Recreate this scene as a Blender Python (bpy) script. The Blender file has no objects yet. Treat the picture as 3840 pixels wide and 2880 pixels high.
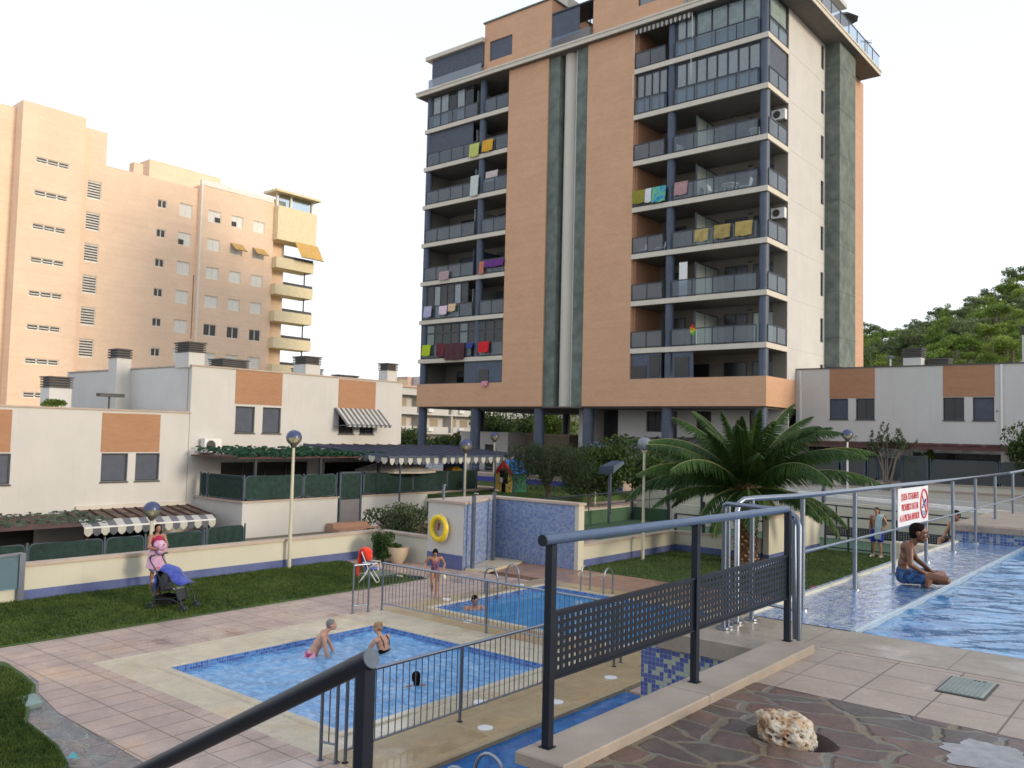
import bpy, bmesh, math, random
from math import sin, cos, pi, radians, sqrt, atan2
from mathutils import Vector, Matrix, noise
rnd = random.Random(7)
S = bpy.context.scene
COL = S.collection

# ---------------------------------------------------------------- camera
YAW, PITCH, ROLL, FPX = 0.68934, 0.05721, 0.0239, 3215.0
_f = Vector((-sin(YAW)*cos(PITCH), cos(YAW)*cos(PITCH), sin(PITCH)))
_r0 = Vector((cos(YAW), sin(YAW), 0)); _u0 = _r0.cross(_f)
RIGHT = _r0*cos(ROLL) + _u0*sin(ROLL)
UP = -_r0*sin(ROLL) + _u0*cos(ROLL)
EYE = Vector((0, 0, 1.60))
cam_d = bpy.data.cameras.new('camera'); cam = bpy.data.objects.new('camera', cam_d)
COL.objects.link(cam); S.camera = cam
M3 = Matrix((RIGHT, UP, -_f)).transposed()
cam.matrix_world = Matrix.Translation(EYE) @ M3.to_4x4()
cam_d.sensor_width = 36; cam_d.sensor_fit = 'HORIZONTAL'; cam_d.lens = 36*FPX/3840
cam_d.clip_start = 0.05; cam_d.clip_end = 2000
cam_d.dof.use_dof = True; cam_d.dof.focus_distance = 6.5; cam_d.dof.aperture_fstop = 4.5

# ---------------------------------------------------------------- sky and sun
SUN_EL, SUN_AZ = radians(15), radians(8)        # low sun far off to the right (azimuth counted from +X)
W = bpy.data.worlds.new('World'); S.world = W; W.use_nodes = True
nt = W.node_tree; nt.nodes.clear()
sky = nt.nodes.new('ShaderNodeTexSky'); sky.sky_type = 'NISHITA'; sky.sun_disc = False
sky.sun_elevation = SUN_EL; sky.sun_rotation = pi/2 - SUN_AZ; sky.dust_density = 3.0
b1 = nt.nodes.new('ShaderNodeBackground'); b1.inputs[1].default_value = 0.05
nt.links.new(sky.outputs[0], b1.inputs[0])
b2 = nt.nodes.new('ShaderNodeBackground')       # bright, even cloud deck
tc = nt.nodes.new('ShaderNodeTexCoord'); sp = nt.nodes.new('ShaderNodeSeparateXYZ')
nt.links.new(tc.outputs['Generated'], sp.inputs[0])
cr = nt.nodes.new('ShaderNodeValToRGB'); nt.links.new(sp.outputs[2], cr.inputs[0])
cr.color_ramp.elements[0].position = 0.0; cr.color_ramp.elements[0].color = (0.98, 1.0, 1.04, 1)
cr.color_ramp.elements[1].position = 0.9; cr.color_ramp.elements[1].color = (0.66, 0.74, 0.88, 1)
nt.links.new(cr.outputs[0], b2.inputs[0]); b2.inputs[1].default_value = 1.22
ad = nt.nodes.new('ShaderNodeAddShader'); ow = nt.nodes.new('ShaderNodeOutputWorld')
nt.links.new(b1.outputs[0], ad.inputs[0]); nt.links.new(b2.outputs[0], ad.inputs[1]); nt.links.new(ad.outputs[0], ow.inputs[0])
sl = bpy.data.lights.new('sun', 'SUN'); sl.energy = 2.2; sl.angle = radians(11); sl.color = (1.0, 0.87, 0.69)
so = bpy.data.objects.new('sun', sl); COL.objects.link(so); so.location = (60, 10, 40)
_sd = Vector((cos(SUN_EL)*cos(SUN_AZ), cos(SUN_EL)*sin(SUN_AZ), sin(SUN_EL)))
so.rotation_euler = _sd.to_track_quat('Z', 'Y').to_euler()
S.view_settings.view_transform = 'Standard'; S.view_settings.look = 'None'
S.view_settings.exposure = -0.12; S.view_settings.gamma = 1.0
S.cycles.max_bounces = 6; S.cycles.transparent_max_bounces = 12; S.cycles.caustics_reflective = False

# a pixel of the 3840x2880 photograph onto a known wall or ground plane
def _ray(px, py): return _f + RIGHT*((px-1920)/FPX) - UP*((py-1440)/FPX)
def Gz(px, py, z): d = _ray(px, py); return EYE + d*((z-EYE.z)/d.z)
def Gx(px, py, x): d = _ray(px, py); return EYE + d*(x/d.x)
def Gy(px, py, y): d = _ray(px, py); return EYE + d*(y/d.y)

# ---------------------------------------------------------------- object helpers
def tag(o, label=None, cat=None, group=None, kind=None):
    if label: o['label'] = label
    if cat: o['category'] = cat
    if group: o['group'] = group
    if kind: o['kind'] = kind
    return o
def thing(name, loc, label, cat, group=None, rz=0.0):
    o = bpy.data.objects.new(name, None); COL.objects.link(o)
    o.location = loc; o.rotation_euler = (0, 0, rz); o.empty_display_size = 0.1
    return tag(o, label, cat, group)
def wloc(o):
    v = Vector((0, 0, 0))
    while o is not None: v += Vector(o.location); o = o.parent
    return v

class MB:
    """collects shapes, then links them as one mesh object"""
    def __init__(s): s.v = []; s.f = []; s.m = []; s.cur = 0
    def add(s, vs, fs, mi=None):
        n = len(s.v); s.v += [tuple(p) for p in vs]; s.f += [tuple(i+n for i in f) for f in fs]
        s.m += [s.cur if mi is None else mi]*len(fs); return s
    def quad(s, a, b, c, d): return s.add([a, b, c, d], [(0, 1, 2, 3)])
    def box(s, x0, x1, y0, y1, z0, z1):
        v = [(x, y, z) for x in (x0, x1) for y in (y0, y1) for z in (z0, z1)]
        return s.add(v, [(0, 1, 3, 2), (4, 6, 7, 5), (0, 4, 5, 1), (2, 3, 7, 6), (0, 2, 6, 4), (1, 5, 7, 3)])
    def bev(s, x0, x1, y0, y1, z0, z1, b=0.01):
        """box with chamfered top edges"""
        lv = [(0, z0), (0, z1-b), (b, z1)]
        v = []
        for i, z in lv: v += [(x0+i, y0+i, z), (x1-i, y0+i, z), (x1-i, y1-i, z), (x0+i, y1-i, z)]
        f = [(3, 2, 1, 0), (8, 9, 10, 11)]
        for l in (0, 4):
            for k in range(4): f.append((l+k, l+(k+1) % 4, l+4+(k+1) % 4, l+4+k))
        return s.add(v, f)
    def obox(s, c, ax, ay, az, hx, hy, hz):
        c = Vector(c); v = [c+ax*(hx*i)+ay*(hy*j)+az*(hz*k) for i in (-1, 1) for j in (-1, 1) for k in (-1, 1)]
        return s.add(v, [(0, 1, 3, 2), (4, 6, 7, 5), (0, 4, 5, 1), (2, 3, 7, 6), (0, 2, 6, 4), (1, 5, 7, 3)])
    def bar(s, a, b, w, h=None):
        """square bar from a to b"""
        a = Vector(a); b = Vector(b); d = b-a; L = d.length; d.normalize()
        u = Vector((0, 0, 1)) if abs(d.z) < .95 else Vector((0, 1, 0))
        x = d.cross(u).normalized(); y = x.cross(d).normalized()
        return s.obox((a+b)/2, x, y, d, w/2, (h or w)/2, L/2)
    def tube(s, pts, r, n=10, caps=True, closed=False):
        pts = [Vector(p) for p in pts]; N = len(pts)
        rr = r if isinstance(r, (list, tuple)) else [r]*N
        vs = []; up = None
        for i, p in enumerate(pts):
            if closed: t = pts[(i+1) % N]-pts[i-1]
            else: t = (pts[min(i+1, N-1)]-pts[max(i-1, 0)])
            t.normalize()
            if up is None:
                up = Vector((0, 0, 1)) if abs(t.z) < .9 else Vector((0, 1, 0))
            x = t.cross(up)
            if x.length < 1e-5: x = t.orthogonal()
            x.normalize(); y = x.cross(t).normalized(); up = y if False else up
            for k in range(n):
                a = 2*pi*k/n; vs.append(p+(x*cos(a)+y*sin(a))*rr[i])
        fs = []
        M = N if closed else N-1
        for i in range(M):
            j = (i+1) % N
            for k in range(n): fs.append((i*n+k, i*n+(k+1) % n, j*n+(k+1) % n, j*n+k))
        if caps and not closed:
            fs.append(tuple(range(n))[::-1]); fs.append(tuple(range((N-1)*n, N*n)))
        return s.add(vs, fs)
    def cyl(s, x, y, z0, z1, r, n=16, r1=None): return s.tube([(x, y, z0), (x, y, z1)], [r, r if r1 is None else r1], n)
    def ell(s, c, rx, ry, rz, n=14, m=9, axes=None):
        c = Vector(c); ax = axes or (Vector((1, 0, 0)), Vector((0, 1, 0)), Vector((0, 0, 1)))
        vs = [c+ax[2]*rz]
        for i in range(1, m):
            t = pi*i/m
            for k in range(n):
                a = 2*pi*k/n; vs.append(c+ax[0]*(rx*sin(t)*cos(a))+ax[1]*(ry*sin(t)*sin(a))+ax[2]*(rz*cos(t)))
        vs.append(c-ax[2]*rz); fs = []
        for k in range(n): fs.append((0, 1+k, 1+(k+1) % n))
        for i in range(m-2):
            for k in range(n):
                a = 1+i*n+k; b = 1+i*n+(k+1) % n; fs.append((a, a+n, b+n, b))
        e = len(vs)-1; o = 1+(m-2)*n
        for k in range(n): fs.append((e, o+(k+1) % n, o+k))
        return s.add(vs, fs)
    def lathe(s, c, prof, n=20):
        c = Vector(c); vs = []; fs = []
        for r, z in prof:
            for k in range(n): a = 2*pi*k/n; vs.append((c.x+r*cos(a), c.y+r*sin(a), c.z+z))
        for i in range(len(prof)-1):
            for k in range(n): fs.append((i*n+k, i*n+(k+1) % n, (i+1)*n+(k+1) % n, (i+1)*n+k))
        return s.add(vs, fs)
    def prism(s, poly, z0, z1):
        n = len(poly); v = [(p[0], p[1], z0) for p in poly]+[(p[0], p[1], z1) for p in poly]
        f = [tuple(range(n))[::-1], tuple(range(n, 2*n))]+[(k, (k+1) % n, n+(k+1) % n, n+k) for k in range(n)]
        return s.add(v, f)
    def cone(s, a, b, r0, r1, n=12, cap=True):
        """round cone (sphere-capped), closed"""
        a = Vector(a); b = Vector(b); d = b-a; L = d.length
        if L < 1e-6: return s.ell(a, r0, r0, r0)
        d.normalize(); x = d.orthogonal().normalized(); y = d.cross(x)
        vs = [a-d*r0]; rings = []
        for t in (60, 30, 0): rings.append((a-d*(r0*sin(radians(t))), r0*cos(radians(t))))
        for t in (0, 30, 60): rings.append((b+d*(r1*sin(radians(t))), r1*cos(radians(t))))
        for c, r in rings:
            for k in range(n): q = 2*pi*k/n; vs.append(c+(x*cos(q)+y*sin(q))*r)
        vs.append(b+d*r1); fs = []
        for k in range(n): fs.append((0, 1+(k+1) % n, 1+k))
        for i in range(5):
            for k in range(n): p = 1+i*n+k; q = 1+i*n+(k+1) % n; fs.append((p, q, q+n, p+n))
        e = len(vs)-1
        for k in range(n): fs.append((e, 1+5*n+k, 1+5*n+(k+1) % n))
        return s.add(vs, fs)
    def wall(s, m, u0, u1, z0, z1, holes=(), dep=0.15, d=0.0):
        """wall face seen from outside with recessed openings; m maps (u, outward, z) to the world"""
        us = sorted({u0, u1}|{h[0] for h in holes}|{h[1] for h in holes}); zs = sorted({z0, z1}|{h[2] for h in holes}|{h[3] for h in holes})
        for i in range(len(us)-1):
            for j in range(len(zs)-1):
                uc = (us[i]+us[i+1])/2; zc = (zs[j]+zs[j+1])/2
                if any(h[0] < uc < h[1] and h[2] < zc < h[3] for h in holes): continue
                s.quad(m(us[i], d, zs[j]), m(us[i+1], d, zs[j]), m(us[i+1], d, zs[j+1]), m(us[i], d, zs[j+1]))
        for a, b, c, e in holes:
            P = [(a, c), (b, c), (b, e), (a, e)]
            for k in range(4):
                p, q = P[k], P[(k+1) % 4]
                s.quad(m(p[0], d, p[1]), m(q[0], d, q[1]), m(q[0], d-dep, q[1]), m(p[0], d-dep, p[1]))
        return s
    def mbox(s, m, u0, u1, d0, d1, z0, z1):
        a = m(u0, d0, z0); b = m(u1, d1, z1)
        return s.box(min(a[0], b[0]), max(a[0], b[0]), min(a[1], b[1]), max(a[1], b[1]), z0, z1)
    def sheet(s, x0, x1, y0, y1, z, holes=()):
        xs = sorted({x0, x1}|{h[0] for h in holes}|{h[1] for h in holes}); ys = sorted({y0, y1}|{h[2] for h in holes}|{h[3] for h in holes})
        for i in range(len(xs)-1):
            for j in range(len(ys)-1):
                xc = (xs[i]+xs[i+1])/2; yc = (ys[j]+ys[j+1])/2
                if xc < x0 or xc > x1 or yc < y0 or yc > y1: continue
                if any(h[0] < xc < h[1] and h[2] < yc < h[3] for h in holes): continue
                s.quad((xs[i], ys[j], z), (xs[i+1], ys[j], z), (xs[i+1], ys[j+1], z), (xs[i], ys[j+1], z))
        return s
    def build(s, name, mats, parent=None, smooth=False, world=True, loc=None, rz=0.0, angle=40):
        me = bpy.data.meshes.new(name)
        vs = s.v
        if parent is not None and world:
            o = wloc(parent); vs = [(p[0]-o.x, p[1]-o.y, p[2]-o.z) for p in vs]
        elif parent is None and loc is None and world:
            xs = [p[0] for p in vs]; ys = [p[1] for p in vs]; zs = [p[2] for p in vs]
            loc = ((min(xs)+max(xs))/2, (min(ys)+max(ys))/2, min(zs))
            vs = [(p[0]-loc[0], p[1]-loc[1], p[2]-loc[2]) for p in vs]
        me.from_pydata(vs, [], s.f)
        if not isinstance(mats, (list, tuple)): mats = [mats]
        for q in mats: me.materials.append(q)
        if len(mats) > 1: me.polygons.foreach_set('material_index', s.m)
        if smooth:
            me.polygons.foreach_set('use_smooth', [True]*len(me.polygons))
            if angle: me.set_sharp_from_angle(angle=radians(angle))
        me.update()
        ob = bpy.data.objects.new(name, me); COL.objects.link(ob)
        if parent is not None: ob.parent = parent
        elif loc is not None: ob.location = loc
        ob.rotation_euler = (0, 0, rz) if parent is None else (0, 0, 0)
        return ob
def copy_tree(o, parent=None):
    c = o.copy(); COL.objects.link(c); c.parent = parent
    for ch in list(o.children): copy_tree(ch, c)
    return c
def structure(mb, name, mat, **k): return tag(mb.build(name, mat, **k), kind='structure')
def one(mb, name, mat, label, cat, group=None, **k): return tag(mb.build(name, mat, **k), label, cat, group)

# ---------------------------------------------------------------- materials
def _new(name):
    m = bpy.data.materials.new(name); m.use_nodes = True; t = m.node_tree
    return m, t, t.nodes['Principled BSDF'], t.nodes.new, t.links.new
def setp(p, **k):
    for a, b in k.items(): p.inputs[a.replace('_', ' ')].default_value = b
def coords(t, wallmap=False, scale=1.0):
    N, L = t.nodes.new, t.links.new
    g = N('ShaderNodeTexCoord'); out = g.outputs['Object']
    if wallmap:
        s = N('ShaderNodeSeparateXYZ'); L(out, s.inputs[0]); a = N('ShaderNodeMath'); a.operation = 'ADD'
        L(s.outputs[0], a.inputs[0]); L(s.outputs[1], a.inputs[1]); c = N('ShaderNodeCombineXYZ')
        L(a.outputs[0], c.inputs[0]); L(s.outputs[2], c.inputs[1]); out = c.outputs[0]
    return out
def ramp(t, src, stops):
    r = t.nodes.new('ShaderNodeValToRGB'); e = r.color_ramp.elements
    while len(e) < len(stops): e.new(0.5)
    for i, (p, c) in enumerate(stops): e[i].position = p; e[i].color = (*c, 1) if len(c) == 3 else c
    t.links.new(src, r.inputs[0]); return r.outputs[0]
def mix(t, fac, a, b, mode='MIX'):
    m = t.nodes.new('ShaderNodeMix'); m.data_type = 'RGBA'; m.blend_type = mode
    for s, v in ((m.inputs[0], fac), (m.inputs[6], a), (m.inputs[7], b)):
        if isinstance(v, (int, float)): s.default_value = v
        elif isinstance(v, tuple): s.default_value = (*v, 1) if len(v) == 3 else v
        else: t.links.new(v, s)
    return m.outputs[2]
def nz(t, vec, scale, detail=4, rough=.55, dist=0.0):
    n = t.nodes.new('ShaderNodeTexNoise'); n.inputs['Scale'].default_value = scale; n.inputs['Detail'].default_value = detail
    n.inputs['Roughness'].default_value = rough; n.inputs['Distortion'].default_value = dist
    if vec is not None: t.links.new(vec, n.inputs['Vector'])
    return n.outputs[0]
def bump(t, p, h, strength=.3, dist=.01):
    b = t.nodes.new('ShaderNodeBump'); b.inputs['Strength'].default_value = strength; b.inputs['Distance'].default_value = dist
    t.links.new(h, b.inputs['Height']); t.links.new(b.outputs[0], p.inputs['Normal']); return b
def mul(c, k): return tuple(min(1, x*k) for x in c)
def plain(name, c, rough=.6, var=.12, scale=3.0, metal=0.0, bs=.15, bscale=60, stain=None, spec=.5):
    """painted or plain surface with slight wear"""
    m, t, p, N, L = _new(name); v = coords(t)
    n1 = nz(t, v, scale, 5); col = ramp(t, n1, [(.3, mul(c, 1-var)), (.7, mul(c, 1+var))])
    if stain: col = mix(t, ramp(t, nz(t, v, scale*.45, 6, .7, .8), [(.55, (0, 0, 0)), (.8, (1, 1, 1))]), col, stain)
    L(col, p.inputs['Base Color']); setp(p, Roughness=rough, Metallic=metal, Specular_IOR_Level=spec)
    if bs: bump(t, p, nz(t, v, bscale, 3), bs, .004)
    return m
def render_wall(name, c, streak=.5, sc=1.0):
    """rendered outside wall: fine grain, broad patches, faint rain streaks"""
    m, t, p, N, L = _new(name); v = coords(t); w = coords(t, True)
    col = ramp(t, nz(t, v, .7*sc, 6, .6), [(.3, mul(c, .93)), (.7, mul(c, 1.03))])
    mp = N('ShaderNodeMapping'); mp.inputs['Scale'].default_value = (5, .22, 1); L(w, mp.inputs[0])
    st = ramp(t, nz(t, mp.outputs[0], 1.2, 5, .6), [(.56, (0, 0, 0)), (.8, (streak,)*3)])
    col = mix(t, st, col, mul(c, .72)); L(col, p.inputs['Base Color']); setp(p, Roughness=.85, Specular_IOR_Level=.2)
    bump(t, p, nz(t, v, 90, 3), .25, .004); return m
def brick(name, a, b, mortar, bw=.25, bh=.065, off=.5):
    m, t, p, N, L = _new(name); w = coords(t, True)
    k = N('ShaderNodeTexBrick'); L(w, k.inputs['Vector']); k.offset = off
    for s_, v_ in (('Color1', a), ('Color2', b), ('Mortar', mortar)): k.inputs[s_].default_value = (*v_, 1)
    k.inputs['Scale'].default_value = 1; k.inputs['Mortar Size'].default_value = .006; k.inputs['Bias'].default_value = 0
    k.inputs['Brick Width'].default_value = bw; k.inputs['Row Height'].default_value = bh
    big = ramp(t, nz(t, w, .35, 5, .65), [(.3, (.94, .94, .94)), (.7, (1.04, 1.04, 1.04))])
    mp = N('ShaderNodeMapping'); mp.inputs['Scale'].default_value = (.25, 3.2, 1); L(w, mp.inputs[0])
    ban = ramp(t, nz(t, mp.outputs[0], 1.0, 4), [(.3, (.96, .955, .95)), (.7, (1.03, 1.025, 1.02))])
    col = mix(t, 1.0, mix(t, 1.0, k.outputs[0], big, 'MULTIPLY'), ban, 'MULTIPLY')
    L(col, p.inputs['Base Color']); setp(p, Roughness=.85, Specular_IOR_Level=.2)
    bump(t, p, k.outputs[1], -.3, .006); return m
def mosaic(name, a, b, c, size=.045, thr=.5, wallmap=True, rough=.25, clump=0.0, grout=(.35, .38, .42), wet=False):
    m, t, p, N, L = _new(name); w = coords(t, wallmap)
    sc = N('ShaderNodeVectorMath'); sc.operation = 'SCALE'; sc.inputs['Scale'].default_value = 1/size; L(w, sc.inputs[0])
    if not wallmap:
        s3 = N('ShaderNodeSeparateXYZ'); L(sc.outputs[0], s3.inputs[0]); cb = N('ShaderNodeCombineXYZ'); L(s3.outputs[0], cb.inputs[0]); L(s3.outputs[1], cb.inputs[1]); src = cb.outputs[0]
    else: src = sc.outputs[0]
    fl = N('ShaderNodeVectorMath'); fl.operation = 'FLOOR'; L(src, fl.inputs[0])
    wn = N('ShaderNodeTexWhiteNoise'); wn.noise_dimensions = '3D'; L(fl.outputs[0], wn.inputs['Vector'])
    val = wn.outputs['Value']
    if clump:
        cn = nz(t, fl.outputs[0], clump, 3, .6); mm = N('ShaderNodeMath'); mm.operation = 'MULTIPLY_ADD'; L(cn, mm.inputs[0]); mm.inputs[1].default_value = 2.6
        m2 = N('ShaderNodeMath'); m2.operation = 'MULTIPLY_ADD'; L(val, m2.inputs[0]); m2.inputs[1].default_value = .55; m2.inputs[2].default_value = -1.08
        L(m2.outputs[0], mm.inputs[2]); val = mm.outputs[0]
    r = N('ShaderNodeValToRGB'); r.color_ramp.interpolation = 'CONSTANT'; e = r.color_ramp.elements
    e.new(.5); e[0].color = (*a, 1); e[0].position = 0; e[1].color = (*c, 1); e[1].position = thr*.55; e[2].position = thr; e[2].color = (*b, 1)
    L(val, r.inputs[0])
    fr = N('ShaderNodeVectorMath'); fr.operation = 'FRACTION'; L(src, fr.inputs[0]); s2 = N('ShaderNodeSeparateXYZ'); L(fr.outputs[0], s2.inputs[0])
    mn = N('ShaderNodeMath'); mn.operation = 'MINIMUM'; L(s2.outputs[0], mn.inputs[0]); L(s2.outputs[1], mn.inputs[1])
    lt = N('ShaderNodeMath'); lt.operation = 'LESS_THAN'; L(mn.outputs[0], lt.inputs[0]); lt.inputs[1].default_value = .1
    L(mix(t, lt.outputs[0], r.outputs[0], grout), p.inputs['Base Color']); setp(p, Roughness=rough)
    if wet:
        v = coords(t); mp = N('ShaderNodeMapping'); mp.inputs['Scale'].default_value = (1.0, .55, 1); mp.inputs['Rotation'].default_value = (0, 0, .7); L(v, mp.inputs[0])
        setp(p, Roughness=.22, Coat_Weight=.85, Coat_Roughness=.03, Coat_IOR=1.33)
        h = nz(t, mp.outputs[0], 4.5, 4, .55, 1.2); b_ = N('ShaderNodeBump'); b_.inputs['Strength'].default_value = .8; b_.inputs['Distance'].default_value = .03
        L(h, b_.inputs['Height']); L(b_.outputs[0], p.inputs['Coat Normal'])
    return m
def paving(name, cols, tw, th, grout, ox=0, oy=0, rough=.6, wet=None, off=0.0, gs=.008, stain=(.2, .15, .1)):
    m, t, p, N, L = _new(name); v = coords(t)
    mp = N('ShaderNodeMapping'); mp.inputs['Location'].default_value = (ox, oy, 0); L(v, mp.inputs[0])
    k = N('ShaderNodeTexBrick'); L(mp.outputs[0], k.inputs['Vector']); k.offset = off; k.inputs['Scale'].default_value = 1
    for s_, v_ in (('Color1', cols[0]), ('Color2', cols[1]), ('Mortar', grout)): k.inputs[s_].default_value = (*v_, 1)
    k.inputs['Mortar Size'].default_value = gs; k.inputs['Mortar Smooth'].default_value = .1; k.inputs['Brick Width'].default_value = tw; k.inputs['Row Height'].default_value = th
    n = ramp(t, nz(t, v, 2.4, 7, .68), [(.25, (.74, .72, .7)), (.75, (1.14, 1.12, 1.1))])
    fine = ramp(t, nz(t, v, 30, 4, .7), [(.3, (.88, .88, .88)), (.7, (1.08, 1.08, 1.08))])
    col = mix(t, 1, mix(t, 1, k.outputs[0], n, 'MULTIPLY'), fine, 'MULTIPLY')
    col = mix(t, ramp(t, nz(t, v, .9, 6, .7, .5), [(.55, (0, 0, 0)), (.78, (.6, .6, .6))]), col, stain)
    L(col, p.inputs['Base Color']); setp(p, Roughness=rough, Specular_IOR_Level=.4)
    if wet:
        L(ramp(t, nz(t, v, wet, 4, .6), [(.5, (rough,)*3), (.62, (.12,)*3)]), p.inputs['Roughness'])
    bump(t, p, k.outputs[1], -.25, .01); return m
def flat(name, c, rough=.5, metal=0.0, spec=.5, emit=None):
    m, t, p, N, L = _new(name); v = coords(t)
    L(ramp(t, nz(t, v, 9, 4), [(.3, mul(c, .94)), (.7, mul(c, 1.05))]), p.inputs['Base Color']); setp(p, Roughness=rough, Metallic=metal, Specular_IOR_Level=spec)
    return m
def fabric(name, c, c2=None, scale=14, stripes=None):
    m, t, p, N, L = _new(name); v = coords(t)
    col = ramp(t, nz(t, v, scale, 3), [(.42, c), (.58, c2 or mul(c, .8))])
    if stripes:
        w = N('ShaderNodeTexWave'); w.bands_direction = stripes[0]; w.inputs['Scale'].default_value = stripes[1]; L(v, w.inputs[0])
        col = ramp(t, w.outputs[0], [(.45, c), (.55, c2)])
    L(col, p.inputs['Base Color']); setp(p, Roughness=.85, Sheen_Weight=.2, Specular_IOR_Level=.2); bump(t, p, nz(t, v, 120, 2), .2, .003); return m
def glass(name, tint, opac=.25, rough=.03):
    """balcony or window glass: mostly clear, tinted, with mirror-like reflection at a slant"""
    m = bpy.data.materials.new(name); m.use_nodes = True; t = m.node_tree; N, L = t.nodes.new, t.links.new
    t.nodes.clear(); o = N('ShaderNodeOutputMaterial'); tr = N('ShaderNodeBsdfTransparent'); tr.inputs[0].default_value = (*tint, 1)
    df = N('ShaderNodeBsdfPrincipled'); df.inputs['Base Color'].default_value = (*mul(tint, .55), 1); df.inputs['Roughness'].default_value = .35
    a = N('ShaderNodeMixShader'); a.inputs[0].default_value = opac; L(tr.outputs[0], a.inputs[1]); L(df.outputs[0], a.inputs[2])
    g = N('ShaderNodeBsdfGlossy'); g.inputs['Roughness'].default_value = rough; fr = N('ShaderNodeFresnel'); fr.inputs[0].default_value = 1.5
    b = N('ShaderNodeMixShader'); L(fr.outputs[0], b.inputs[0]); L(a.outputs[0], b.inputs[1]); L(g.outputs[0], b.inputs[2]); L(b.outputs[0], o.inputs[0])
    return m
def foliage(name, dark, light, trans=.25, scale=2.0):
    m, t, p, N, L = _new(name); v = coords(t)
    n = mix(t, .5, nz(t, v, scale, 3), nz(t, v, scale*9, 2)); col = ramp(t, n, [(.36, dark), (.62, light)])
    L(col, p.inputs['Base Color']); setp(p, Roughness=.6, Specular_IOR_Level=.25)
    tl = N('ShaderNodeBsdfTranslucent'); L(col, tl.inputs[0]); ms = N('ShaderNodeMixShader'); ms.inputs[0].default_value = trans
    L(p.outputs[0], ms.inputs[1]); L(tl.outputs[0], ms.inputs[2]); L(ms.outputs[0], t.nodes['Material Output'].inputs[0]); return m
def water(name, deep, pale, scale=6.0, rough=.04, bs=.4, foam=None, pos=(.42, .62)):
    m, t, p, N, L = _new(name); v = coords(t)
    col = ramp(t, nz(t, v, scale, 4, .6, .6), [(pos[0], deep), (pos[1], pale)])
    if foam: col = mix(t, ramp(t, nz(t, v, foam, 5, .65, 1.0), [(.56, (0, 0, 0)), (.74, (.5, .5, .5))]), col, (.55, .68, .82))
    L(col, p.inputs['Base Color']); setp(p, Roughness=rough, IOR=1.33, Specular_IOR_Level=.5)
    bump(t, p, nz(t, v, scale*4, 3, .5, .5), bs, .01); return m
def flagstone(name, scale=2.6, cols=None, mortar=(.30, .24, .13), mw=.05):
    m, t, p, N, L = _new(name); v = coords(t)
    wob = N('ShaderNodeTexNoise'); wob.inputs['Scale'].default_value = 3.0; wob.inputs['Detail'].default_value = 3; L(v, wob.inputs['Vector'])
    sb = N('ShaderNodeVectorMath'); sb.operation = 'SUBTRACT'; L(wob.outputs[1], sb.inputs[0]); sb.inputs[1].default_value = (.5, .5, .5)
    sc = N('ShaderNodeVectorMath'); sc.operation = 'SCALE'; sc.inputs['Scale'].default_value = .22; L(sb.outputs[0], sc.inputs[0])
    av = N('ShaderNodeVectorMath'); av.operation = 'ADD'; L(v, av.inputs[0]); L(sc.outputs[0], av.inputs[1])
    mp = N('ShaderNodeMapping'); mp.inputs['Rotation'].default_value = (0, 0, .5); mp.inputs['Scale'].default_value = (1, 1.7, 1); L(av.outputs[0], mp.inputs[0])
    cell = N('ShaderNodeTexVoronoi'); cell.voronoi_dimensions = '2D'; cell.inputs['Scale'].default_value = scale; L(mp.outputs[0], cell.inputs['Vector'])
    ed = N('ShaderNodeTexVoronoi'); ed.voronoi_dimensions = '2D'; ed.feature = 'DISTANCE_TO_EDGE'; ed.inputs['Scale'].default_value = scale; L(mp.outputs[0], ed.inputs['Vector'])
    cols = cols or [(.105, .072, .072), (.13, .075, .066), (.085, .072, .075), (.14, .095, .083), (.10, .09, .087), (.12, .082, .085)]
    sx = N('ShaderNodeSeparateColor'); L(cell.outputs['Color'], sx.inputs[0])
    r = N('ShaderNodeValToRGB'); e = r.color_ramp.elements; r.color_ramp.interpolation = 'CONSTANT'
    while len(e) < len(cols): e.new(.5)
    for i, c in enumerate(cols): e[i].position = i/len(cols); e[i].color = (*c, 1)
    L(sx.outputs[0], r.inputs[0])
    st = mix(t, 1, r.outputs[0], ramp(t, nz(t, av.outputs[0], 5, 8, .72), [(.25, (.5, .5, .5)), (.5, (1, 1, 1)), (.75, (1.6, 1.55, 1.5))]), 'MULTIPLY')
    mo = ramp(t, nz(t, v, 4, 6, .6), [(.4, mortar), (.62, (.125, .13, .125))])
    ln = N('ShaderNodeMath'); ln.operation = 'ADD'; L(ed.outputs['Distance'], ln.inputs[0])
    nn = N('ShaderNodeMath'); nn.operation = 'MULTIPLY_ADD'; L(nz(t, v, 14, 3), nn.inputs[0]); nn.inputs[1].default_value = .07; nn.inputs[2].default_value = -.035; L(nn.outputs[0], ln.inputs[1])
    mk = ramp(t, ln.outputs[0], [(mw, (1, 1, 1)), (mw+.022, (0, 0, 0))])
    L(mix(t, mk, st, mo), p.inputs['Base Color'])
    L(ramp(t, nz(t, v, 1.1, 3, .5), [(.5, (.45, .45, .45)), (.66, (.2, .2, .2))]), p.inputs['Roughness'])
    hh = N('ShaderNodeMath'); hh.operation = 'ADD'; L(ramp(t, ln.outputs[0], [(mw-.01, (0, 0, 0)), (mw+.05, (1, 1, 1))]), hh.inputs[0]); L(nz(t, av.outputs[0], 9, 8, .7), hh.inputs[1])
    bump(t, p, hh.outputs[0], .55, .02); return m

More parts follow.
